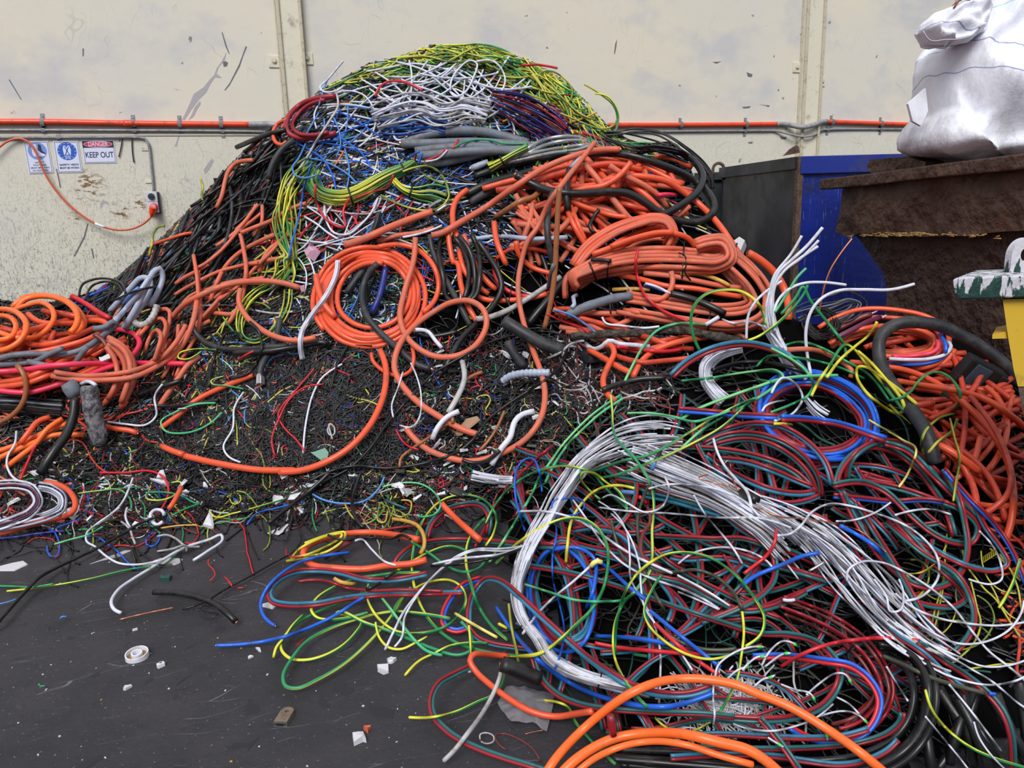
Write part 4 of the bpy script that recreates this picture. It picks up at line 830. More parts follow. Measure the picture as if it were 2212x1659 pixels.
tangle('ext', 'at the far left end of the heap', [(-295, 690), (0, 640), (0, 1080), (-295, 1060)], 800, dict(black=.7, charcoal=.2, salmon=.1), lambda x, y: -10 + 0 * x, 26, L=170, curl=0.2, spread=0.6, w=5, lift=(0, .05))
tangle('extr', 'at the right end of the heap', [(2212, 830), (2480, 860), (2480, 1380), (2212, 1450)], 600, dict(black=.6, deeporange=.3, darkred=.1), lambda x, y: 15 + 0 * x, 29, L=190, curl=0.2, spread=0.6, w=7, lift=(0, .05))
# ------------------------------------------------------------------ single cables laid on the heap one over the other
ZR = dict(A=(0, 0, 740 / 2192), B=(600, 40, 740 / 2192), C=(1300, 0, 912 / 2212), D=(0, 560, 740 / 2192), E=(600, 500, 740 / 2192), G=(1100, 300, 740 / 2192), H=(1472, 600, 740 / 2192),
          I=(0, 1100, 740 / 2196), J=(550, 1020, 740 / 2192), K=(1050, 860, 740 / 2192), L=(1472, 1020, 740 / 1921), M=(850, 1200, 740 / 2212), P=(0, 0, 1.0))
def parse(s):
    out_ = []; r = None
    for tk in s.split():
        if tk[0].isalpha(): r = ZR[tk[0]]; tk = tk[1:]
        x, y = tk.split(','); out_.append((r[0] + float(x) * r[2], r[1] + float(y) * r[2]))
    return np.array(out_)
def place(pts, wpx, cap=None, stiff=None, maxlift=0.13, write=True, step=None, base=0.0):
    Q = resample(pts, step or max(4.0, min(9.0, wpx * 0.8))); n = len(Q); px, py = Q[:, 0], Q[:, 1]
    t_ = np.gradient(Q, axis=0); t_ /= np.linalg.norm(t_, axis=1)[:, None] + 1e-9; nr = np.stack([-t_[:, 1], t_[:, 0]], -1)
    surf = look_buf(DM, px, py); ok = ~np.isnan(surf)
    if cap is None and not ok.any(): cap = 5.0
    if ok.any(): surf = np.interp(np.arange(n), np.where(ok)[0], surf[ok])
    else: surf = np.full(n, float(cap))
    d = surf.copy()
    for k_ in (-0.45, 0, 0.45):
        v = look_buf(BUF, px + nr[:, 0] * wpx * k_, py + nr[:, 1] * wpx * k_); d = np.minimum(d, np.where(np.isnan(v), 1e9, v))
    r = wpx / 2 * np.median(d) / FP * 1.0
    d = d - r * 0.95 - base
    if cap is not None: d = np.minimum(d, cap)
    d = np.maximum(d, np.minimum(surf, cap or 99) * (1 - maxlift) - r)
    k_ = stiff or max(2, int(wpx / 4))
    pad = np.pad(d, k_, mode='edge'); mn_ = np.min(np.stack([pad[i:i + n] for i in range(2 * k_ + 1)]), 0)
    g = np.exp(-0.5 * (np.arange(-2 * k_, 2 * k_ + 1) / (k_ * 0.9)) ** 2); g /= g.sum()
    d = np.convolve(np.pad(mn_, 2 * k_, mode='edge'), g, 'valid')
    rz2 = RY2 = rays(px, py); low = rz2[:, 2] < -0.02
    d = np.where(low, np.minimum(d, (1.6 - r) / np.maximum(1e-6, -rz2[:, 2])), d)
    d = np.minimum(d, (WALL_Y - r - 0.01) / RY2[:, 1])
    P = EYE + RY2 * d[:, None]
    if write:
        for k_ in np.arange(-wpx / 2, wpx / 2 + 0.1, DS * 0.7):
            i = np.clip(((px + nr[:, 0] * k_ - DX0) / DS + 0.5).astype(int), 0, DW - 1); j = np.clip(((py + nr[:, 1] * k_ - DY0) / DS + 0.5).astype(int), 0, DH - 1)
            cur = BUF[j, i]; val = d - r * 0.6; BUF[j, i] = np.where(np.isnan(cur), np.nan, np.minimum(cur, val))
    S = np.stack([RY2 @ cr, RY2 @ cu], -1); side = nr[:, :1] * cr - nr[:, 1:] * cu          # sideways in the picture, in space
    return P, r, side
CODE = dict(O=('orange_cable', 'cable'), R=('red_cable', 'cable'), B=('black_cable', 'cable'), G=('grey_cable', 'cable'), W=('white_wire', 'wire'), Y=('striped_wire', 'wire'), V=('green_wire', 'wire'), U=('blue_cable', 'cable'),
            T=('twin_cable', 'cable'), N=('brown_cable', 'cable'), K=('thin_wire', 'wire'), S=('braided_cable', 'cable'), F=('flat_cable', 'cable'), X=('pipe_offcut', 'pipe'), Z=('wooden_branch', 'branch'), L=('yellow_wire', 'wire'), C=('copper_wire', 'wire'), D=('corrugated_tube', 'tube'))
def lay(code, mats, w, pts, label, opts='', group=None):
    """opts: f=<forward cap> e=<0|1|2 ends with bare core> s=<stiffness> t=<ferrule>"""
    global LAST
    o = dict(q.split('=') for q in opts.split()) if opts else {}
    if isinstance(pts, str): pts = parse(pts)
    nm, ct = CODE[code]; ms = mats.split('+'); cap = float(o['f']) if 'f' in o else None
    if len(ms) == 2:
        P, r, side = place(pts, w * 1.9, cap, int(o['s']) if 's' in o else None, maxlift=float(o.get('m', .13))); r = r / 1.9
        n = len(P); L = np.concatenate([[0], np.cumsum(np.linalg.norm(np.diff(P, axis=0), axis=1))])
        sd = abs(hash(label)) if False else int(P[0][0] * 1000) % 97
        tw = 0.15 + 0.75 * np.sin(L * 2.1 + sd); flip = -1 if 'x' in o else 1
        view = (P - EYE) / np.linalg.norm(P - EYE, axis=1)[:, None]
        off = (side * np.cos(tw)[:, None] * flip + view * np.sin(tw)[:, None] * 0.8) * r
        root = empty(nm, tuple(P[0])); tag(root, label, ct, group)
        for s_, mm in ((-1, ms[0]), (1, ms[1])):
            Q = P + s_ * off; Q[:, 2] = np.maximum(Q[:, 2], r); V, F, U = tube_arrays(Q, r, 9)
            c_ = link(mm.replace('dark', 'dark_').replace('tealblue', 'teal') + '_core', mesh_np('core', V - P[0], F, U), 'c_' + mm, root)
            if 'e' in o: ends(c_, Q - P[0], r, int(o['e']))
        LAST = root; return root
    P, r, side = place(pts, w, cap, int(o['s']) if 's' in o else None, maxlift=float(o.get('m', .13)))
    V, F, U = tube_arrays(P, r, 12 if w > 9 else 8); mm = 'c_' + ms[0] if 'c_' + ms[0] in MATS else ms[0]
    if code == 'D':
        rr = r * (1 + 0.10 * np.sign(np.sin(np.arange(len(P) * 3) * 2.1))); PP = np.stack([np.interp(np.linspace(0, len(P) - 1, len(P) * 3), np.arange(len(P)), P[:, k]) for k in range(3)], -1); V, F, U = tube_arrays(PP, rr, 12)
    if code == 'X': V, F, U = tube_arrays(P, r * np.concatenate([[.8, .93], np.ones(max(0, len(P) - 4)), [.93, .8]])[:len(P)] * (1 + 0.04 * np.sin(np.arange(len(P)) * 1.3)), 18)
    if code in 'ZX':
        R_ = np.random.default_rng(int(w * 10)); V = V + R_.normal(0, r * (0.12 if code == 'Z' else 0.03), V.shape)
    if 'e' in o or 't' in o:
        root = empty(nm, tuple(P[0])); c_ = link('jacket', mesh_np('jacket', V - P[0], F, U), mm, root)
        if 'e' in o: ends(root, P - P[0], r, int(o['e']))
        if 't' in o:
            Q = P[-4:] - P[0]; V, F, U = tube_arrays(Q[:3], r * 1.5, 8); link('ferrule_sleeve', mesh_np('ferrule_sleeve', V, F, U), 'ferrule_green', root)
            q2 = Q[3] + (Q[3] - Q[2]) * 0.8; V, F, U = tube_arrays(np.array([Q[2], Q[3], q2]), r * 0.6, 8); link('ferrule_pin', mesh_np('ferrule_pin', V, F, U), 'c_silver', root)
    else:
        root = link(nm, mesh_np(nm, V - P[0], F, U), mm); root.location = P[0]
    tag(root, label, ct, group); LAST = root; return root
mat('ferrule_green', (70, 205, 90), 0.4)
def ends(root, P, r, which):
    for a, b in (([(P[0], P[1])] if which in (0, 2) else []) + ([(P[-1], P[-2])] if which in (1, 2) else [])):
        d = (a - b) / (np.linalg.norm(a - b) + 1e-9)
        mb = MB(); mb.cyl(a + d * 0.0, a + d * r * 0.35, r * 0.62, 12); mb.build('copper_core', 'copper', root, True)
def spiral(s, rx, ry, turns, rot=0, j=0.06, st=0.0, seed=1, drift=(0, 0), shrink=0.0):
    """centre 'K500,600'; radii in picture px -> one continuous wound path"""
    (cx, cy), = parse(s); R = np.random.default_rng(seed); n = int(turns * 14); a = st + np.linspace(0, 2 * math.pi * turns, n); rot = math.radians(rot)
    u = np.linspace(0, 1, n); q = np.convolve(np.pad(R.normal(0, 1, n), 5, mode='wrap'), np.ones(11) / 3.3, 'valid')
    k = (1 + j * q) * (1 - shrink * u); x = rx * k * np.cos(a); y = ry * k * np.sin(a)
    return np.stack([cx + drift[0] * u + x * math.cos(rot) - y * math.sin(rot), cy + drift[1] * u + x * math.sin(rot) + y * math.cos(rot)], -1)
def bundle(code, mats, w, pts, n, spread, label, seed=1, jit=0.25, trim=0.05, ties=(), wob=0.0, cat='cable bundle', name='wire_bundle', part='wire', cap=None, group=None):
    """strands running side by side, one thing; spread = width of the bundle in px (number or list along the path)"""
    pts = parse(pts) if isinstance(pts, str) else pts; R = np.random.default_rng(seed); Q = resample(pts, 14); m_ = len(Q)
    sp = np.interp(np.linspace(0, 1, m_), np.linspace(0, 1, len(spread)), spread) if isinstance(spread, (list, tuple)) else np.full(m_, float(spread))
    t_ = np.gradient(Q, axis=0); t_ /= np.linalg.norm(t_, axis=1)[:, None] + 1e-9; nr = np.stack([-t_[:, 1], t_[:, 0]], -1)
    root = None; ms = mats.split(','); order = sorted(range(n), key=lambda q: -abs((q + .5) / n - .5) + R.uniform(-.12, .12))
    for q in order:
        u = (q + 0.5) / n - 0.5 + R.normal(0, jit / n * 2); a0 = int(R.uniform(0, trim) * m_); a1 = m_ - int(R.uniform(0, trim) * m_)
        ph = R.uniform(0, 6.28, 2); fr = R.uniform(0.6, 1.6); wv = wob * np.sin(np.arange(m_) * 0.22 * fr + ph[0]) * sp * 0.5
        S = Q + nr * (sp * u + wv)[:, None]; P, r, side = place(S[a0:a1][::2] if a1 - a0 > 8 else S[a0:a1], w, cap)
        if root is None: root = empty(name, tuple(P[0])); o0_ = P[0]; tag(root, label, cat, group)
        V, F, U = tube_arrays(P, r, 7); link(part, mesh_np(part, V - o0_, F, U), 'c_' + ms[q % len(ms)], root)
    for tpos in ties:
        i = int(tpos * (m_ - 1)); half = sp[i] / 2 + w; c_ = np.array([Q[i] + nr[i] * half * k for k in np.linspace(-1, 1, 9)]); P, r, s_ = place(c_, min(3.6, w * .9), cap, 1, write=False)
        V, F, U = tube_arrays(P, r * 1.1, 6); link('cable_tie', mesh_np('cable_tie', V - o0_, F, U), 'black_tie', root)
    return root
def scatter(code, mix, n, poly, ang, label, group, seed, w=(9, 13), L=(150, 320), curl=0.10, spread=0.5, opts=''):
    """loose single cables of one look thrown over an area, each its own object"""
    R = np.random.default_rng(seed); poly = [tuple(p) for p in (parse(poly) if isinstance(poly, str) else poly)]; S0 = sample_poly(poly, n, R); ms = list(mix.items())
    for q in range(n):
        a = math.radians(ang(*S0[q]) if callable(ang) else ang) + R.normal(0, spread); L_ = R.uniform(*L); k_ = 9; kc = R.normal(0, curl); p = S0[q] - np.array([math.cos(a), math.sin(a)]) * L_ * .4; pt = [p]
        for i in range(k_): kc = kc * .8 + R.normal(0, curl * .5); a += kc; p = p + np.array([math.cos(a), math.sin(a)]) * L_ / k_; pt.append(p)
        pt = np.array(pt); ok = ~np.isnan(look_buf(DM, pt[:, 0], pt[:, 1])) & poly_in(pt[:, 0], pt[:, 1], poly); idx_ = np.where(ok)[0]
        if len(idx_) < 4: continue
        pt = pt[max(0, idx_[0] - 0):idx_[-1] + 1]; pt = pt[~np.isnan(look_buf(DM, pt[:, 0], pt[:, 1]))]
        mm = ms[int(R.choice(len(ms), p=np.array([v for _, v in ms]) / sum(v for _, v in ms)))][0]
        lay(code, mm, R.uniform(*w), pt[:, :], label.replace('#', COLN.get(mm, mm)), opts or 'm=0.05', group.replace('#', COLN.get(mm, mm)))
def block(txt):
    for ln in txt.strip().splitlines():
        if not ln.strip() or ln.startswith('#'): continue
        f = [x.strip() for x in ln.split('|')]; lay(f[0], f[1], float(f[2]), f[4], f[3], f[5] if len(f) > 5 else '')
# ================================================================== the cables, back to front
# --- summit and upper flank
UP = [(700, 200), (860, 120), (1100, 120), (1230, 230), (1270, 290), (1050, 290), (880, 310), (700, 330), (650, 290)]
scatter('K', dict(black=1), 48, UP, lambda x, y: (x - 960) * 0.07, 'thin black wire strung over the top of the heap', 'black wires on top of the heap', 32, w=(3, 5), L=(260, 560), curl=0.2, spread=0.5)
scatter('W', dict(white=1), 72, UP, lambda x, y: (x - 960) * 0.07, 'white wire snaking loosely over the top of the heap', 'white wires on top of the heap', 31, w=(3.2, 4.2), L=(260, 600), curl=0.3, spread=0.3)
scatter('U', dict(blue=.6, sky=.4), 35, [(640, 260), (760, 220), (960, 260), (1150, 260), (1180, 300), (900, 320), (760, 430), (620, 420)], lambda x, y: -25 if x < 860 else 5, '# wire weaving through the upper flank of the heap', '# wires on the upper flank', 33, w=(3, 4), L=(120, 320), curl=0.22, spread=0.45)
scatter('Y', dict(ygdull=.6, yg=.4), 45, [(760, 150), (870, 95), (1010, 95), (1130, 120), (1230, 190), (1330, 290), (1270, 290), (1140, 170), (1000, 130), (850, 130)], lambda x, y: (x - 960) * 0.13, '# wire on the crest of the heap', '# wires along the crest', 34, w=(3, 4.2), L=(120, 300), curl=0.2, spread=0.35)
scatter('K', dict(black=.75, charcoal=.25), 75, [(600, 262), (480, 360), (290, 565), (225, 625), (330, 700), (520, 560), (640, 440), (660, 330)], -47, '# cable trailing down the long left slope', '# cables on the left slope', 35, w=(4.5, 8), L=(160, 330), curl=0.08, spread=0.25)
scatter('Y', dict(ygdull=.6, yg=.4), 26, [(600, 400), (700, 350), (700, 540), (560, 700), (480, 740), (420, 700), (560, 540)], -65, '# wire hanging in loops on the mid left flank', '# wires on the mid left flank', 36, w=(3.4, 4.4), L=(160, 380), curl=0.24, spread=0.6)
scatter('R', dict(red=1), 15, [(620, 400), (900, 420), (960, 500), (700, 560), (560, 560), (420, 760)], -25, 'thin red wire curling across the middle of the heap', 'red wires across the middle', 37, w=(3, 4.2), L=(120, 260), curl=0.25, spread=0.6)
scatter('W', dict(white=.6, dirty_white=.4), 26, [(640, 420), (960, 420), (900, 560), (700, 620), (560, 700)], -20, '# wire lying across the middle of the heap', '# wires across the middle', 38, w=(3, 4.4), L=(100, 260), curl=0.2, spread=0.7)
scatter('O', dict(salmon=1), 26, [(400, 560), (560, 430), (640, 500), (560, 640), (430, 760), (340, 860), (300, 800)], -50, 'faded orange cable half buried in the left flank', 'faded orange cables on the left flank', 39, w=(7, 10), L=(90, 220), curl=0.12, spread=0.4)
block('''
R|darkred|11|thick dark red cable looping at the heap's upper left edge|A2150,615 2060,625 1960,650 1880,705 1835,770 1835,835 1880,875 1960,885 2060,875 2150,850
R|darkred|8|thinner dark red cable inside the red loop at the upper left|A2080,640 1980,670 1900,740 1870,800 1900,850 2000,865 2100,845
O|orange|8|thin orange cable arc left of the red loop at the heap edge|A1835,765 1775,795 1748,850 1760,905 1800,928 1835,905
B|charcoal|13|thick dark cable curving below the red loop|A1880,895 1810,950 1760,1020 1730,1090 1720,1150|e=1
B|black|10|black cable end sticking out of the upper left edge|A1515,942 1600,905 1700,865 1830,830|e=0
O|salmon|9|faded orange cable arc near the left slope edge|A1620,1025 1520,1040 1465,1090 1440,1160 1420,1250 1385,1330
O|salmon|9|wavy faded orange cable below the grey cloth on the left flank|A1540,1490 1640,1450 1740,1410 1850,1340 1960,1300|
O|orange|7|short orange cable poking from the lower left slope edge|A985,1560 1080,1530 1170,1500 1230,1490
Y|ygdull|5|dull yellow-green wire curling off the left slope against the wall|A950,1640 975,1560 980,1500 1010,1455 1055,1445
Y|ygdull|5|short bent yellow-green wire standing up on the left slope|A1282,1140 1298,1200 1290,1250 1300,1280
W|dirty_white|5|long dirty white wire slanting down the upper left of the heap|B370,460 385,560 335,650 250,780 180,900 110,1000 60,1080
U|sky|3.5|pale blue wire end standing up at the upper left of the summit|B322,382 300,440 280,500 262,560
W|white|4|long white wire looping off the left shoulder|B420,270 370,330 310,400 270,440 300,470 380,460 420,430
W|white|4|white wire in an upright oval loop near the summit centre|B1105,460 1110,400 1150,330 1230,268 1275,290 1250,380 1200,470 1140,500 1105,470
W|white|4|white wire arching right of the oval loop near the summit|B1270,275 1370,270 1430,320 1455,400 1420,480 1340,530 1240,580
W|white|4.5|white wire in a hanging teardrop loop left of centre|B700,560 750,640 735,720 760,775 810,770 850,700 850,620 800,560 720,520 640,510
W|white|4.5|white wire bending down over the grey cables|B860,590 930,600 975,650 1000,740 1000,825
W|white|4|white wire looping low at the right of the summit|B1380,560 1460,610 1510,690 1505,760 1450,800 1430,740 1400,680
R|red|5|red wire arched across the upper left of the summit|B625,500 650,440 710,403 790,402 860,425 925,460
R|red|5|red wire end resting at the top right edge of the heap|B1560,300 1650,295 1730,305 1790,318|f=6.9
L|ochre|4|orange-yellow wire end at the right shoulder|B2040,600 1950,640 1850,670 1750,695
L|ochre|4|second orange-yellow wire end left of the right shoulder|B1440,660 1500,635 1595,605
U|sky|4|pale blue wire falling down the right shoulder|B1800,620 1820,700 1880,780 1960,830 2080,860 2190,855
L|ygdull|4|yellow wire crossing under the right shoulder|B1950,680 1990,740 2060,780 2190,810
Y|ygdull|4|loose yellow-green loop standing free at the right shoulder|B1960,420 2060,480 2150,560 2170,650 2120,700 2040,690 2000,640|f=6.9
Y|yg|4|yellow-green wire bulging furthest right from the shoulder|B2030,480 2110,500 2160,560 2180,640 2150,730 2080,750|f=6.9
Y|ygdull|4|small yellow-green loop on the right flank of the summit|B1660,430 1680,350 1760,340 1850,400 1885,470 1860,530 1760,500 1690,470
''')
bundle('R', 'darkred,navy,darkred,navy,black', 3.5, 'B1360,500 1480,545 1620,600 1750,680 1860,760', 22, [30, 56, 70, 70, 40], 'sheaf of dark red and navy wires right of the summit', 59, wob=.15, name='red_blue_wire_bundle', trim=.2)
scatter('Y', dict(ygdull=1), 16, [(1130, 130), (1200, 180), (1300, 270), (1330, 290), (1250, 285), (1180, 220)], 45, 'dull yellow-green wire on the right shoulder of the heap', 'wires on the right shoulder', 40, w=(3, 4), L=(160, 320), curl=0.2, spread=0.35)
# grey power cables and the silver braid
block('''
G|grey|19|thick grey cable at the back of the grey sheaf|B800,820 880,770 1020,730 1180,718 1340,730 1480,765 1600,800
G|grey|18|grey cable with frayed blue end in the grey sheaf|B790,800 920,800 1080,795 1250,790 1430,800 1620,815|e=0
G|grey|17|muddy grey cable in the middle of the grey sheaf|B880,850 1050,830 1250,820 1420,830 1600,845
G|grey|20|glossy grey cable along the front of the grey sheaf|B940,925 1060,915 1200,885 1350,850 1500,835 1650,830
G|grey|18|lowest grey cable of the grey sheaf|B900,880 1020,870 1180,855 1340,845 1480,850 1560,870
B|black|18|thick black cable below the silver braid|B1200,1130 1320,1070 1480,1020 1660,970 1850,920 2050,885 2190,870
B|charcoal|16|dull dark cable parallel under the thick black one|B1230,1180 1330,1120 1500,1060 1700,1000 1900,950
B|black|14|black cable from the braid towards the orange tangle|B1260,1010 1400,960 1560,920 1750,890 1950,850
S|silver|9|upper silver braided cable right of the grey sheaf|B1580,850 1660,795 1780,760 1900,758 2010,790
S|silver|9|second silver braided cable of the braid|B1590,870 1700,815 1830,785 1960,785 2020,800
S|silver|9|third silver braided cable of the braid|B1480,905 1600,870 1740,840 1880,820 2010,805
S|silver|9|lowest silver braided cable of the braid|B1460,925 1600,895 1760,862 1900,845 2000,815
U|blue|5|short blue wire end by the dark hollow under the grey cables|B830,900 870,870 905,850
U|blue|6|stubby blue wire end below the grey cables|B925,860 910,900 900,935
R|red|5|short red wire stuck up before the grey cables|B1155,775 1140,800 1120,832
R|red|4|thin red wire lying over the grey cables|B940,910 1020,880 1060,850 1080,830
W|white|4|thin white wire beside the red one on the grey cables|B945,915 1030,895 1085,840
V|green|4|green wire draped along the grey cables|B1130,825 1200,790 1330,775 1450,800 1600,800
X|palegrey|14|short grey cable stub with metal sleeve|B1235,960 1290,940 1345,915|e=0
''')
bundle('Y', 'yg,yg,ygdull,gy', 4.2, 'B880,915 800,970 700,1015 600,1075 500,1125 400,1150 310,1135 240,1095 210,1040 225,960', 13, [14, 26, 30, 30, 30, 26, 40], 'curved bundle of yellow-green wires held by black ties', 51, ties=(.12, .55), name='striped_wire_bundle')
bundle('Y', 'ygdull,yg', 4, 'B740,1030 800,1090 880,1120 960,1115 1075,1150', 10, [10, 14, 40, 46], 'small fan of cut yellow-green wires beside the curved bundle', 52, name='striped_wire_bundle', ties=(.4,))
bundle('Y', 'ygdull,gy,yg', 4, 'B1350,950 1430,910 1500,870 1600,820', 7, [24, 14, 18], 'short tied sheaf of yellow-green wires under the braid', 53, name='striped_wire_bundle', ties=(.4,))
bundle('Y', 'ygdull,yg', 4, 'B215,930 140,1000 75,1090 35,1200 20,1320 50,1430 80,1540 E50,150 60,250 30,340', 9, [30, 50, 46, 60, 40, 20, 40, 60], 'loose skein of yellow-green wires hanging down the left flank', 54, wob=.4, name='striped_wire_bundle')
bundle('Y', 'ygdull,yg', 4, 'D1850,60 1780,140 1640,210 1560,300 1530,420 1560,510 1650,520 1750,440 1830,320 1850,150', 4, 16, 'skein of yellow wires looping below the hanging skein', 55, wob=.5, name='striped_wire_bundle')
bundle('K', 'black,charcoal', 5, 'B360,1520 460,1495 560,1440 620,1350 650,1240', 8, [18, 22, 16, 10], 'curved bundle of black wires above the orange ring coil', 56, name='black_wire_bundle', ties=(.6,))
bundle('U', 'blue,sky,navy', 3.4, 'B650,690 800,690 950,660 1080,680', 9, 34, 'sheaf of blue wires just above the grey cables', 57, wob=.3, name='blue_wire_bundle')
bundle('K', 'white,dirty_white', 4, 'B620,660 760,600 900,560 1050,600 1180,560 1350,600', 12, 50, 'sheaf of white wires across the middle of the summit', 58, wob=.5, name='white_wire_bundle')
block('''
Y|ygdull|4.5|big yellow-green wire loop right of the curved bundle|B800,980 870,955 960,945 1030,980 1080,1060 1095,1140 1050,1200 960,1228 860,1215 760,1180 660,1130
U|blue|4|long blue wire hanging down the left flank|B215,930 190,1010 165,1100 145,1220 115,1350 85,1450 75,1530
U|sky|4|pale blue wire looping left of the curved bundle|B180,800 130,900 95,950 110,1000 170,1020 250,1000
W|white|4.5|short straight white wire left of the black bundle|B172,1268 250,1315 320,1370 385,1410
W|white|4.5|white wire curling across the mid flank|B300,1200 310,1290 360,1370 450,1380 520,1330 600,1240 640,1150
R|red|5|red wire looping down by the white curl|B240,1060 245,1160 290,1260 380,1330 430,1330 420,1230 460,1150
R|red|4|red wire straight across the mid flank|B500,1150 600,1110 700,1080 740,1000
O|salmon|15|broad faded orange cable across the mid flank|B430,1450 560,1405 720,1335 860,1280 990,1235
O|salmon|10|faded orange cable under the broad one|B640,1430 760,1390 900,1370 1000,1340
W|white|5|white wire end right of the faded orange cable|B800,1400 900,1380 980,1355 1050,1325
G|silver|9|metal lug plate lying below the loop|B1010,1240 1050,1215 1085,1190
B|charcoal|15|dark rubber cable ending in the mid left flank|D1790,380 1775,480 1740,570 1690,650 1665,720 1670,800|e=1
B|charcoal|12|dark cable curving right across the lower left flank|D1225,410 1260,480 1330,540 1450,575 1600,575 1750,560 1850,555
B|black|13|black cable under the curving dark one|D1500,600 1700,590 1900,560 2100,530 E300,730
''')
mat('bark', (52, 45, 40), 0.9, dirt=(112, 104, 94), dirt_amt=.6, dscale=22, bump=1, bscale=40, bdist=.04)
mat('wrapped', (34, 35, 42), 0.55, dirt=(150, 146, 152), dirt_amt=0.75, dscale=16, bump=.6, bscale=30)
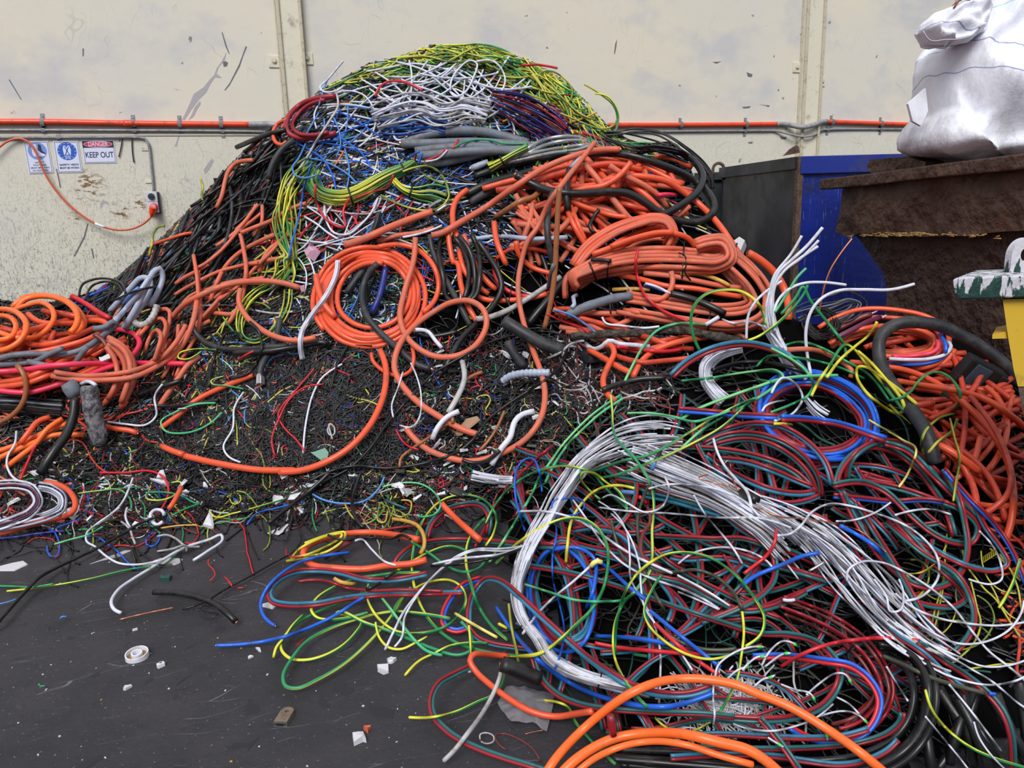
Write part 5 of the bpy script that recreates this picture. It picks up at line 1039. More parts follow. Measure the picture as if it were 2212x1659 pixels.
# --- left orange coils
scatter('O', dict(deeporange=.7, orange=.3), 26, [(-60, 700), (200, 680), (300, 720), (260, 800), (100, 850), (-60, 860)], -10, '# cable in the stack at the left edge', '# cables at the left edge', 61, w=(11, 13), L=(160, 330), curl=0.1, spread=0.3)
bundle('K', 'charcoal,black,grey', 6, 'D-120,930 0,930 120,935 260,950 440,965', 9, 34, 'flat sheaf of dark grey cables under the pink cables', 62, name='dark_cable_bundle')
block('''
O|orange|13|orange cable along the back of the left stack|D-60,600 0,560 100,490 250,440 420,395 560,375 710,385
O|deeporange|13|deep orange cable below the back one of the left stack|D280,330 400,350 520,370 620,395 700,400
O|orange|12|orange cable doubling back in the left stack|D45,560 60,600 200,600 400,560 590,500 690,425 650,395 450,410 250,400 180,350
O|orange|12|orange cable arc at the centre of the left stack|D150,520 210,548 330,540 480,495 600,440
O|brightorange|12|bright orange cable in the topmost loop of the left stack|D80,310 150,250 290,232 420,265 505,335 540,410 500,460 450,480
O|brightorange|12|bright orange cable just inside the topmost loop|D110,320 150,265 230,238 340,240 440,280 495,350 490,420 450,470
O|brightorange|11|bright orange cable in the middle loop of the left stack|D60,335 190,290 270,278 335,320 345,380 300,450 220,500 100,500 0,470 -60,440
O|brightorange|12|bright orange cable in the larger round loop at the left edge|D-60,325 20,318 100,335 165,400 165,460 120,530 40,575 -60,590
O|brightorange|11|bright orange cable in the small round loop at the left edge|D-60,370 20,360 80,380 105,430 80,490 20,515 -60,510
O|orange|12|orange cable sweeping up under the grey cables on the left|D-60,790 150,765 300,705 420,645 560,600 730,505
O|orange|12|orange cable below the sweeping one at the left edge|D-60,820 180,790 330,735 480,690 580,640
R|red|11|red-orange cable end pointing up at the left stack|D460,235 550,285 640,345 710,380|e=0
G|grey|13|grey cable crossing the left orange stack to its right end|D-60,650 100,612 250,605 400,610 520,580 620,520 700,455 745,415 720,398 680,430 600,445
G|grey|12|grey cable under the long grey one|D-60,680 120,668 230,650 330,600 400,570
G|grey|12|short grey cable end on the left stack|D180,655 300,680 445,702|e=1
G|grey|12|stubby grey cable end right of the short one|D560,560 520,610 480,665|e=1
R|pink|12|straight bright pink cable across the left stack|D-60,722 150,708 320,682 600,668 900,665 1190,668|e=1
R|pink|12|lower curved pink cable of the left stack|D-60,830 80,850 200,850 330,815 500,760 660,705 790,655 870,590 895,530 860,480 800,455 720,450
R|maroon|10|maroon cable with frayed shield hanging from the left stack|D600,480 660,520 690,580 700,650
O|salmon|12|first orange cable of the cut fan under the left stack|D690,500 790,560 850,650 860,760 820,860 770,950|e=1
O|salmon|12|second orange cable of the cut fan|D690,540 760,600 800,680 780,790 710,870 668,925|e=1
O|salmon|12|third orange cable of the cut fan|D700,520 800,590 835,700 815,800 775,915|e=1
O|salmon|11|fourth orange cable of the cut fan|D680,560 735,640 750,730 735,810 690,895|e=1
O|salmon|12|long faded orange cable looping from the left stack up the flank|D330,745 500,772 700,772 860,752 1000,690 1110,610 1185,520 1235,400 1262,260
O|salmon|11|faded orange cable parallel to the long looping one|D350,722 520,745 700,738 880,705 1020,640 1120,540 1190,420
O|salmon|12|faded orange cable arching over the left flank|D1090,385 1180,290 1300,222 1450,165 1620,140 1800,150 1920,185
O|salmon|12|faded orange cable bending down the middle of the flank|D1540,190 1530,280 1580,370 1660,440 1750,490 1880,520 2020,500
O|salmon|9|tall narrow faded orange loop right of the white tubes|D870,500 950,390 1030,322 1080,325 1085,400 1050,520 1030,600
O|salmon|9|second narrow faded orange loop right of the white tubes|D890,490 980,400 1035,378 1062,420 1030,540 1000,640
O|salmon|9|innermost narrow faded orange loop|D925,600 965,490 1005,452 1030,485 1010,580 985,650
O|salmon|12|faded orange cable slanting up from the orange end cap|D1010,960 1060,880 1130,780 1200,680 1280,620
O|orange|12|orange cable slanting through the lower middle|D1030,1080 1150,990 1260,900 1400,830 1520,780 1620,740
N|brown|11|brown cable bending down over the left stack|D110,680 150,735 168,830 140,930 70,1005 -40,1060|e=1
O|brightorange|12|upper orange cable at the bottom of the left stack|D-60,1245 100,1190 270,1115 430,1050
O|brightorange|12|middle orange cable with blue tape at the left bottom|D-60,1300 60,1240 200,1180 350,1125 540,1125
O|brightorange|12|orange cable crossing steeply at the left bottom|D40,1330 130,1260 230,1180 300,1090 400,1020
O|orange|12|short orange cable left of the dark pipe|D130,1180 190,1100 240,1040 320,1010
B|black|20|thick black cable falling behind the wrapped pipe|D480,890 470,1000 425,1120 340,1240 260,1370
O|orange|12|orange cable right of the wrapped pipe|D650,1065 740,1085 830,1095 880,1115|e=1
X|wrapped|36|wrapped dark pipe lying upright in the left rubble|D568,810 580,900 600,1000 622,1100 642,1185
W|white|8|white ring around the top of the wrapped dark pipe|D518,800 565,782 615,808|s=1
X|grey|34|thick grey cable stub with cores showing|D430,790 455,825 485,880|e=1
D|c_dirty_white|13|corrugated white tube bent in a hook|D1005,295 975,370 930,415 870,415 850,370 875,315 945,278
G|palegrey|12|pale grey tube loop on the left slope|D690,345 760,270 840,180 900,120 950,122 965,180 910,290 840,390 800,450
G|palegrey|12|taller pale grey tube loop behind it|D790,440 860,330 930,190 975,90 1020,58 1042,110 1020,190 960,300
G|palegrey|11|straight pale grey tube in the loops|D730,400 820,300 900,200 960,110
U|sky|8|pale blue tube end between the grey tubes|D790,290 845,220 890,182
B|black|5|black wire arch above the left stack|D505,240 530,160 620,125 720,130 785,160 805,225|f=6.3
B|black|5|lower black wire arch above the left stack|D545,260 590,170 680,143 760,165 790,215|f=6.3
B|black|5|black wire arch to the grey tubes|D620,350 660,290 760,250 860,205 1000,175
B|black|6|black wire loop in the lower left flank|D1340,820 1350,700 1400,560 1440,480 1520,470 1560,510
B|black|6|black wire loop beside the red bit|D1480,760 1600,720 1670,600 1660,470 1600,400
R|red|5|short red wire on the black loops|D1525,645 1570,615 1625,588
B|black|11|black cable end with white tip low on the left|D880,870 960,840 1060,810 1160,775
B|black|8|dark cable from a cut end below the flank|D985,935 1100,940 1250,925 1400,900|e=0
W|white|4.5|long white wire hanging down the lower flank|D2190,670 2060,760 2000,870 1970,980 1950,1100 1940,1240
W|white|4.5|white wire curving down left of the long white one|D1560,850 1500,950 1490,1080 1430,1200 1460,1260 1540,1300
R|red|4|red wire curving beside the black nest|D2010,700 1900,830 1800,950 1780,1000 1820,1080 1900,1160 1950,1230
R|red|4|second red wire crossing the black nest|D2070,800 1950,820 1850,900 1790,1010 1740,1150 1760,1260
V|greenpale|4.5|green wire curling left of the nest|D1380,920 1250,930 1120,980 1030,1040 1060,1100 1200,1110 1330,1060 1420,980
Y|gy|4|green wire loop low on the left flank|D1560,830 1450,810 1360,800 1350,780 1430,750
Y|yg|4|yellow wire curl left of the black loop|D1380,580 1260,575 1150,600 1140,630 1200,640 1290,590
W|white|5|white wire on the rubble below the wrapped pipe|D690,1040 800,1055 930,1060 1000,1000 990,880 1040,800
O|orange|13|orange hooked cable lying at the bottom left|D290,1425 370,1440 440,1480 482,1550 470,1610 400,1650 300,1672 200,1700 60,1740 -80,1765
R|red|5|red wire hooked over the bottom left rubble|D640,1365 800,1365 960,1355 1040,1390 1075,1450 1070,1530 1000,1640
W|white|5|white wire curving down at the far left|D105,1100 95,1180 50,1260 45,1320 80,1390 160,1435 230,1445
R|red|6|red wire leaning at the far left|D230,1190 190,1270 160,1340 130,1410
Y|gy|4|yellow-green wire squiggle below the nest|D500,1500 650,1480 760,1475 830,1530 840,1600
Y|gy|4.5|bright green wire loops at the debris edge|D1100,1430 1160,1430 1130,1500 1040,1540 940,1530 940,1500 1030,1490 1150,1510 1250,1560 1280,1560 1180,1600 1100,1640
W|white|5|white wire end at the left debris edge|D620,1700 700,1640 780,1560 850,1400
W|white|8|short white curl lying at the debris edge|D1050,1640 1040,1610 990,1605 960,1640 1000,1700 1040,1680
O|orange|11|orange plug-like tube standing in the debris|D1160,1460 1120,1540 1080,1600
Y|yg|4|yellow-green wire lying along the debris edge|D1340,1610 1380,1650 1500,1625 1700,1570 1830,1530
U|blue|4|blue wire at the debris edge|D1580,1700 1640,1630 1780,1590 1900,1560
''')
bundle('W', 'white,palegrey', 5, 'D250,1445 350,1470 415,1540 400,1595 330,1640 200,1680 0,1720 -60,1730', 5, 22, 'hooked bundle of white wires beside the orange hook', 63, name='white_wire_bundle')
bundle('W', 'white,palegrey,purple', 5, 'D-60,1460 80,1450 180,1465 235,1520 220,1590 120,1650 -60,1710', 6, 22, 'outer hooked bundle of white wires at the left edge', 64, name='white_wire_bundle')
# --- orange tangle right of the summit
TG = 'G0,260 250,120 550,90 900,110 1150,220 1240,420 1180,520 950,540 700,600 480,740 330,900 150,900 0,700'
scatter('B', dict(black=1), 10, TG, 60, 'black cable deep in the orange tangle', 'black cables in the orange tangle', 70, w=(9, 13), L=(140, 300), curl=0.12, spread=0.7)
scatter('O', dict(orange=.45, salmon=.35, deeporange=.2), 62, TG, 25, '# cable in the big orange tangle', '# cables in the orange tangle', 71, w=(9.5, 12.5), L=(260, 520), curl=0.2, spread=0.6)
scatter('O', dict(salmon=1), 12, 'G0,380 120,400 330,620 420,740 300,700 80,560', 40, 'thin faded orange cable in the sheaf inside the tangle', 'thin faded orange sheaf', 72, w=(7, 8), L=(150, 240), curl=0.05, spread=0.15)
scatter('O', dict(deeporange=.5, salmon=.5), 26, 'G130,900 420,1050 900,1150 1600,1150 1700,1210 1500,1300 700,1420 350,1250', 8, '# cable beneath the flat orange coils', '# cables beneath the flat coils', 73, w=(10, 12), L=(150, 330), curl=0.08, spread=0.25)
pb = atF(1105, 590, 5.68)
mat('drum_blue', (28, 62, 88), 0.45, dirt=(20, 30, 40), dirt_amt=.6)
mb = MB(); mb.lathe([(0.0, 0.0), (0.16, 0.005), (0.19, 0.03), (0.195, 0.30), (0.18, 0.32), (0.185, 0.34), (0.0, 0.36)], k=36); o = mb.build('plastic_drum', 'drum_blue', None, True); o.location = (float(pb[0]), float(pb[1]), float(pb[2]) - 0.2); o.scale = (.8, .8, .8); o.rotation_euler = (0.9, 0.35, 0.2)
tag(o, 'dark blue-green plastic drum buried behind the orange loops', 'drum')
block('''
G|palegrey|10|pale grey tube crossing behind the orange tangle|B1110,1530 1180,1450 1300,1405 1450,1395 1620,1410 1850,1400
R|red|10|red cable loop around the plastic drum|E1385,180 1395,290 1450,365 1560,410 1690,405 1790,365
R|deeporange|9|deep orange cable arch above the plastic drum|E1400,175 1480,120 1600,108 1740,135
O|orange|12|orange cable curving under the drum|E1240,400 1350,440 1480,440 1600,430 1720,400
O|orange|11|orange cable swinging right behind the long straight one|E1525,60 1545,150 1620,225 1760,270
O|orange|12|orange cable hanging with a copper end before the drum|E1385,-60 1400,60 1430,140 1462,212|e=1
O|orange|12|orange cable with cut end at the left of the tangle|B1215,1095 1150,1150 1120,1230 1125,1330 1145,1390 1162,1450|e=1
O|orange|12|orange cable down the left of the tangle|B1090,1350 1100,1450 1130,1570 E1150,200 1170,330 1210,460 1290,600
O|orange|12|orange cable hugging the drum on the left|E1190,20 1230,140 1290,260 1360,340 1400,370
O|orange|11|second orange cable hugging the drum on the left|E1160,120 1200,260 1270,340 1350,400
B|charcoal|13|dusty black cable slanting down left of the drum|E975,20 990,120 1050,260 1120,390 1180,500 1235,610|e=1
B|black|11|black cable hanging beside the dusty one|E1060,0 1030,130 1060,300 1080,420 1130,450
B|black|11|black cable in the hanging sheaf left of the drum|E1130,40 1185,110 1220,210 1220,330 1190,440
B|black|11|black cable bowed right in the hanging sheaf|E1160,30 1230,130 1262,280 1250,400 1200,450
B|black|11|outermost black cable of the hanging sheaf|E1240,20 1285,130 1292,300 1270,410 1220,450
B|black|13|black cable curving round the drum to the hollow|E1280,60 1350,160 1410,260 1432,360 1385,465 1280,580 1180,680 1110,800 1060,900
B|black|11|short black cable below the round orange loop|E880,650 970,672 1060,662 1150,640|e=0
O|orange|12|orange cable along the top of the tangle|B1310,1090 1450,1050 1650,1000 1850,950 2000,940 2190,950
O|deeporange|13|deep orange cable across the upper tangle|G-80,330 80,300 260,240 450,190 650,160 850,200
O|orange|13|orange cable arching over the right of the tangle|G350,300 520,300 700,240 850,240 1000,270 1130,350 1250,450 1350,560 1440,690 1530,830
O|orange|12|orange cable arc at the right rim of the tangle|G930,110 1040,130 1120,160 1170,180
O|salmon|13|faded orange cable slanting down through the tangle|G480,160 560,250 620,330 700,430 780,520 850,560
O|salmon|12|second faded orange cable slanting through the tangle|G640,170 750,240 850,290 950,360 1010,440
O|orange|13|orange cable bending down from the upper tangle|G780,150 700,240 600,300 470,320 340,370
O|orange|11|orange cable with black tape in the tangle|G390,390 470,430 560,460 660,490 760,500
B|black|8|shiny black tape strip hanging in the tangle|G575,450 540,500 515,560 550,605
N|brown|12|short brown cable end in the left of the tangle|B1392,1272 1480,1215 1560,1165 1640,1140 1700,1060|e=0
X|palegrey|14|pale grey sleeve over a cable in the upper tangle|B1945,890 1900,930 1872,965
B|black|15|black cable end hanging in the tangle|B1870,965 1848,1060 1850,1150 1856,1230|e=1
B|black|16|upper black cable loop over the tangle|G370,100 520,95 680,92 830,120 980,170 1120,230 1230,300 1300,390 1310,460 1250,520 1150,535 1050,515 950,465 860,400 760,350 640,338 480,350 340,345 230,325 130,280 40,230|e=1
B|black|16|black cable arching over the right rim and down to the left|G830,80 960,62 1090,85 1190,150 1238,240 1210,330 1120,410 980,490 840,530 700,590 560,680 450,790 360,900 250,1030 150,1150 120,1190
R|pink|9|pink cable end in the right of the tangle|G950,360 1010,355 1070,360
O|orange|12|orange cable end pointing left above the flat coils|G425,830 520,790 640,750 760,740|e=0
''')
bundle('K', 'black,charcoal', 4, 'G620,-20 780,0 950,20 1100,80 1220,150 1290,230 1300,320', 8, [20, 36, 30, 24, 18, 12], 'sheaf of thin black wires arching over the right rim', 74, wob=.6, name='black_wire_bundle')
# flat orange coils
bundle('O', 'salmon', 11, 'G1020,700 900,690 800,740 640,800 500,850 400,920 380,980 430,1000', 5, 50, 'tied faded orange coil bending round at its left', 75, name='orange_cable_coil', cat='cable coil', part='cable_turn')
bundle('O', 'orange,salmon', 11, 'G440,830 500,745 600,660 720,590 850,545 950,525 1020,550 1040,620 1010,690', 6, [60, 70, 62, 50, 40, 30], 'steep orange coil of many turns at the tangle\'s lower right', 76, name='orange_cable_coil', cat='cable coil', part='cable_turn', ties=(.9,))
bundle('O', 'salmon', 11, 'G1240,720 1380,760 1500,850 1590,960 1620,1060 1560,1130 1400,1160 1200,1140 1000,1110 820,1080 700,1060', 7, [40, 66, 66, 66, 60, 60, 56], 'large pale orange coil sweeping round at the right', 77, name='orange_cable_coil', cat='cable coil', part='cable_turn', ties=(.12, .62))
block('''
O|orange|12|orange cable across the middle of the flat coils|G700,870 850,900 1000,940 1200,960 1350,990 1480,1010
O|salmon|12|faded orange cable crossing behind the flat coils|G860,860 1050,880 1200,910 1350,940 1480,955
L|ochre|9|tan cable arc inside the flat coils|G1100,865 1200,865 1320,895 1410,940
O|salmon|12|faded orange cable hooked inside the flat coils|G1035,850 1045,920 1010,1000 950,1030 880,1020
O|ochre|9|tan cable under the flat coils at left|G660,965 800,960 900,965
U|blue|6|blue wire end inside the flat coils|G860,935 930,955 990,975
W|white|6|white wire end inside the flat coils|G870,925 940,945 1020,985
B|black|15|black cable with cut end inside the flat coils|G1030,990 1150,1020 1260,1060 1380,1120|e=0
''')
bundle('O', 'salmon', 11.5, 'G440,950 400,910 500,850 650,800 820,775 1000,770 1200,780 1330,785 1400,740 1370,680 1290,675 1200,700', 6, [20, 36, 50, 56, 58, 58, 52, 44, 40, 36], 'topmost flat faded orange coil with black ties', 78, name='orange_cable_coil', cat='cable coil', part='cable_turn', ties=(.18, .62), trim=.02)
block('''
O|orange|12|orange cable arc over the topmost flat coil|G530,740 700,680 880,625 1050,605 1150,640 1190,700
O|orange|12|orange cable above the arc on the flat coils|G650,690 820,630 950,600 1050,600
X|grey|20|grey taped sleeve on the front of the flat coils|G370,1130 480,1080 600,1040 700,1015 785,1008
G|palegrey|9|bent metal strip at the left of the flat coils|G400,1080 420,1050 405,1020 430,1000
B|black|3.5|thin black tie looped down the front of the flat coils|G640,770 628,860 640,960 645,1060 650,1120
B|black|3.5|thin black tie around the topmost coil's right half|G1085,730 1125,750 1130,820 1120,840 1160,905
B|black|9|short black cable end lying on the topmost coil|G525,772 590,776 655,782|e=0
R|red|6.5|thin dark red wire hanging over the flat coils|G825,705 808,800 825,900 870,1000 960,1085 1060,1135 1150,1168
O|orange|15|thick orange cable falling right of the flat coils|G1530,730 1620,785 1700,860 1760,960 1785,1060 1785,1160|f=4.75 e=0
G|dirty_white|12|long muddy grey cable slanting to the long orange one|E1270,560 1350,550 1480,500 1600,430 1700,365 1810,290
B|charcoal|14|black cable hanging beside the brown one|G285,340 250,440 248,640 275,770 300,850
N|brown|11|straight brown cable hanging before the tangle|G322,310 312,450 302,650 292,850 265,1050 225,1210|f=5.0
G|grey|9|grey cable beside the brown one|G285,800 262,880 250,950
O|salmon|13|long orange cable slanting across to the left of the tangle|B2190,838 2050,842 1880,885 1700,960 1500,1090 1320,1215 1150,1315 1050,1372 985,1388|e=0
O|salmon|12|very long orange cable hanging down into the big lower loop|B2030,790 1930,920 1820,1060 1730,1190 1660,1340 E1600,60 1560,190 1538,330 1548,470 1590,640 1640,780 1690,920 1710,1050 1685,1190 1590,1325 1430,1420 1250,1470 1100,1450 950,1390 860,1310 825,1265|e=2
''')
# --- orange ring coil and round loops
block('''
X|charcoal|15|dark cable stub inside the orange ring coil|E560,230 500,310 440,400|e=0
B|navy|14|dark blue-black cable inside the orange ring coil|E690,230 672,330 645,430 600,525
O|salmon|9|short bent orange cable inside the ring coil|E585,225 600,175 640,150 680,180 682,230
''')
FLATC = 'E385,185 372,280 310,410 215,540 155,640 145,740 170,860'
lay('O', 'orange', 11, spiral('E575,430', 124, 112, 6.4, -8, 0.045, 2.6, 5, shrink=0.34, drift=(12, -8)), 'large round coil of orange cable in the middle of the heap'); LAST.name = 'orange_cable_coil'; LAST['category'] = 'cable coil'
block('''
O|orange|11|orange cable arch leaving the ring coil at its right|E640,100 780,85 900,120 990,210 1030,330 1005,440 930,520
O|orange|13|orange cable end resting on the left of the ring coil|E245,280 262,380 300,470 370,550|e=0
B|charcoal|14|dark weathered cable running from the ring coil to the rubble|E640,205 570,290 540,400 560,520 640,630 770,750 890,850 980,880|e=1
O|orange|9|thin orange cable loop below the ring coil|E600,780 610,830 680,895 780,925 850,890 870,820 860,740
O|orange|15|thick orange cable sweeping from the ring coil along the heap's foot|E655,760 690,860 690,980 660,1100 590,1240 470,1375 320,1470 150,1530 0,1540 D1900,1352 1650,1348 1400,1308 1180,1258|e=1
O|orange|13|orange cable stub left of the sweeping one|D1035,1195 1100,1225 1175,1250
O|salmon|13|orange cable winding through the two round loops|E880,40 870,180 810,390 782,540 815,660 895,745 1010,800 1150,795 1270,725 1335,600 1315,500 1230,445 1110,455 990,520 880,600 800,690 755,790 748,880 790,975 900,1095 1050,1195 1180,1265 1285,1300
B|black|6|long thin black cable swinging in a wide hook|E1850,760 1845,700 1790,655 1690,640 1560,655 1380,700 1200,790 1000,910 850,1060 700,1230 580,1400 450,1520 300,1600 150,1700
B|black|7|thin black cable from the hook back down the foot|E1850,740 1820,840 1740,930 1620,1010 1480,1100 1350,1200 1250,1330 1150,1410 950,1480 700,1515 500,1500 350,1530 200,1600
B|charcoal|27|thick black rubber hose offcut in the hollow|E1445,570 1540,630 1680,710 1820,765
X|charcoal|20|short thick pipe stub under the hose offcut|E1470,700 1510,780 1580,870
N|brown|8|brown cable curve in the rubble|E1310,900 1220,940 1160,1020 1120,1120 1120,1230
N|brown|7|brown cable slanting across the rubble|E1090,1230 980,1310 860,1390 790,1450 780,1510
N|brown|7|straight brown cable at the right of the rubble|E1450,1150 1400,1260 1340,1350 1290,1400
D|c_palegrey|16|white corrugated tube in the rubble|E1440,960 1480,930 1560,910 1640,905 1740,905
G|dirty_white|12|dirty white tube bending down in the rubble|E1180,830 1195,940 1160,1040 1090,1160
W|white|13|white trunking strip right of the big loop|E1640,1150 1550,1180 1510,1230 1490,1310 1430,1390 1370,1490
W|white|12|white trunking strip inside the big loop|E1160,1150 1080,1190 1020,1260 990,1330
W|white|9|white flat strip below the round loop|E880,630 960,640 1010,700 1050,745
W|white|4|white wire hook left of the big loop|E850,840 890,930 915,1030 910,1180 860,1250 780,1240
W|white|4|white wire left of the hook|E800,900 770,1000 730,1110 740,1190
W|dirty_white|4|knotted cream wire at the nest|E340,1240 320,1260 330,1300 360,1300 360,1250 330,1230 350,1330
R|red|4|red wire end in the rubble left|E755,1265 790,1330 830,1370 900,1395
B|black|9|black cable below the rubble|E1180,1460 1240,1480 1330,1470 1420,1400
O|orange|13|bent orange cable right of the hollow|G510,1350 600,1400 700,1460 790,1500
O|orange|13|orange cable looping down right of the hollow|G600,1330 650,1320 672,1370 630,1460 600,1550 620,1620 680,1680
O|orange|13|orange cable arch behind the foreground wires|G790,1530 850,1420 950,1345 1100,1295 1260,1270
O|deeporange|12|deep orange cable behind the foreground wires|G690,1390 850,1430 1000,1420 1180,1400
R|red|9|red cable lying under the branch|G690,1330 850,1350 1000,1360 1100,1345
Z|bark|17|dark weathered branch across the heap below the flat coils|G405,1262 600,1250 850,1238 1100,1225 1280,1255 1480,1290
R|red|4.5|thin red wire above the branch|G240,1120 340,1165 440,1200 510,1240
U|sky|4.5|thin blue wire above the branch|G285,1095 390,1125 480,1180 550,1235
W|white|5|white wire curling under the flat coils|G595,1140 620,1180 720,1195 860,1210 960,1200
W|white|10|crumpled white strip below the branch|G490,1310 540,1345 590,1330 640,1290 700,1310 800,1320 900,1330
B|black|13|black cable end left of the foreground wires|G590,1610 700,1570 820,1540 1000,1530|e=0
G|dirty_white|6|bare grey strip at the branch's left end|G245,1405 320,1370 400,1310 480,1290
''')

bundle('W', 'white', 5, FLATC, 3, 10, 'flat white three-core cable hanging left of the ring coil', 79, jit=.02, trim=.01, name='flat_cable', cat='cable', part='core')
# --- right orange pile
RP = 'H1000,280 1350,300 1750,420 2100,620 2200,760 2200,1650 2050,1650 1900,1560 1700,1250 1550,1000 1350,650'
scatter('O', dict(deeporange=.8, orange=.2), 62, RP, 12, '# cable in the pile at the right edge', '# cables in the right pile', 81, w=(11, 14), L=(170, 360), curl=0.12, spread=0.35)
bundle('O', 'orange,deeporange,salmon', 11, 'H930,400 1050,330 1200,290 1400,290 1550,320 1640,380 1640,450 1560,500 1400,520 1250,520', 7, [60, 60, 50, 44, 44, 40], 'orange coil opening towards the yellow stand', 82, name='orange_cable_coil', cat='cable coil', part='cable_turn')
block('''
O|orange|14|orange cable arching over the back of the right pile|H1060,205 1200,182 1400,210 1600,268 1750,338 1840,362 1920,358|e=1
N|maroon|12|maroon cable with bare white tips on the right pile|H960,350 1060,300 1160,250 1215,235
N|purple|12|second maroon cable with bare tips on the right pile|H990,385 1100,330 1200,280 1270,255
W|white|3.5|bare tip wire of the upper maroon cable|H1200,238 1225,225 1252,215
W|white|3.5|bare tip wire of the lower maroon cable|H1262,262 1290,252 1310,240
R|pink|10|dark pink cable curl inside the coil at the right|H1640,400 1640,450 1600,480 1480,500 1350,505
U|blue|8|blue cable arc below the white arc at the right|H1330,545 1480,556 1600,540 1680,505 1710,470
W|white|8|thick white cable arc at the mouth of the right coil|H1330,518 1450,524 1590,518 1690,488 1725,440 1705,405|e=1
U|blue|8|short blue cable end above the white arc|H1650,360 1680,400 1692,440 1690,480
O|orange|14|long orange cable sweeping down the right pile|H1080,540 1280,560 1480,605 1660,690 1820,810 1980,980 2085,1170 2125,1380 2110,1560 2070,1680
O|orange|14|orange cable fanning right to the frame edge|H1380,660 1550,690 1750,720 1950,780 2080,860 2200,960
O|deeporange|13|deep orange cable crossing in the right pile|H1850,760 1980,930 2060,1080 2110,1250 2090,1380 2000,1470 1900,1530
O|deeporange|15|deep orange cable curving low in the right pile|H1500,860 1650,1020 1790,1190 1870,1350 1890,1500
O|orange|16|orange cable end with bare tip in the right pile|H1580,1040 1740,1120 1905,1240|e=1
O|deeporange|16|cut deep orange cable end below the dark clamp|H1500,820 1610,800|e=1
B|charcoal|26|very thick dull black cable hooping over the right pile|H1620,1180 1560,980 1440,800 1320,640 1265,500 1280,370 1370,300 1500,285 1660,310 1830,390 1990,490 2090,580 2160,680|f=3.72
''')
lay('K', 'black', 3, spiral('H890,290', 34, 26, 13, 20, 0.18, 0, 8), 'small messy coil of thin black wire behind the foreground wires', 'f=4.6'); LAST['category'] = 'wire coil'; LAST.name = 'thin_wire_coil'
bundle('K', 'charcoal,grey', 3.4, 'H740,240 850,200 950,180 1080,140 1140,160 1090,220 1000,260', 8, 26, 'loose sheaf of thin grey wires before the blue bin', 83, wob=.5, name='grey_wire_bundle', cap=4.7)
# clamp-like dark boxes among the right cables
def dark_box(X, Y, F, w_, h_, d_, rz, lab):
    p = atF(X, Y, F); r = empty('connector_box', tuple(p)); r.rotation_euler = rz; tag(r, lab, 'connector')
    MB().box((0, 0, 0), (w_, d_, h_), bev=0.012).build('housing', 'c_scrapblack', r)
    MB().box((-w_ * .12, -d_ * .5, 0), (w_ * .4, 0.02, h_ * .8), bev=0.004).build('face_plate', 'bin_steelblue', r)
    for s in (-1, 1): MB().box((s * w_ * .42, -d_ * .3, s * h_ * .3), (w_ * .2, d_ * .7, h_ * .25), bev=0.006).build('lug', 'c_scrapblack', r)
mat('bin_steelblue', (52, 68, 84), 0.5, dirt=(30, 34, 40), dirt_amt=0.4)
dark_box(2112, 812, 3.6, 0.20, 0.15, 0.08, (0.3, 0.5, -0.3), 'large dark connector box with blue-grey face on the right pile'); dark_box(2045, 868, 3.55, 0.09, 0.07, 0.05, (0.3, 0.5, 0.2), 'small dark connector below the larger one on the right pile')
# --- foreground: under layers
FG = 'K180,300 K600,150 H0,700 H700,600 H1250,900 H1700,1300 L1650,500 L1500,1000 L1250,1450 L600,1600 L0,1600 M1000,1000 M800,600 K150,1100'
tangle('fg', 'between the foreground cables', [tuple(p) for p in parse('K300,200 H0,600 H700,560 H1300,800 H1800,1500 L1700,800 L1300,1500 L200,1600 M1400,1000 M850,650 K200,1000')], 500, dict(black=.6, charcoal=.2, darkgreen=.1, olive=.1), 25, 84, L=170, curl=0.15, spread=0.6, w=5, lift=(0, .03))
FGQ = [('twin cable with red and teal cores in the foreground heap', 'darkred+teal', 60, 26), ('twin cable with red and blue-green cores in the foreground heap', 'darkred+tealblue', 40, 27)]
for lb, mm, n, sd in FGQ: scatter('T', {mm: 1}, n, FG, 25, lb, lb.replace('twin cable', 'twin cables'), sd + 60, w=(6.5, 8), L=(170, 420), curl=0.14, spread=0.6)
scatter('Y', dict(ygdull=1), 20, 'L1150,300 L1500,300 L1900,500 L1921,1100 L1500,1150 L1250,900', 60, 'dull yellow-green wire in the shade at the lower right', 'dull yellow-green wires at the lower right', 88, w=(3.6, 4.8), L=(160, 320), curl=0.34, spread=0.8)
scatter('B', dict(black=1), 16, 'L1300,1200 L1921,1120 L2000,1700 L1250,1700', 70, 'thick black cable in the dark lower right corner', 'thick black cables at the lower right', 89, w=(20, 28), L=(380, 600), curl=0.05, spread=0.35)
bundle('B', 'black', 17, 'M1380,1300 L200,1640 500,1670 800,1690 1050,1650 1250,1540 1350,1390 1370,1200 1300,1050 1150,980 1000,1000', 6, [40, 60, 60, 70, 70, 60, 50], 'coil of thick black cable under the foreground wires', 85, name='black_cable_coil', cat='cable coil', part='cable_turn')
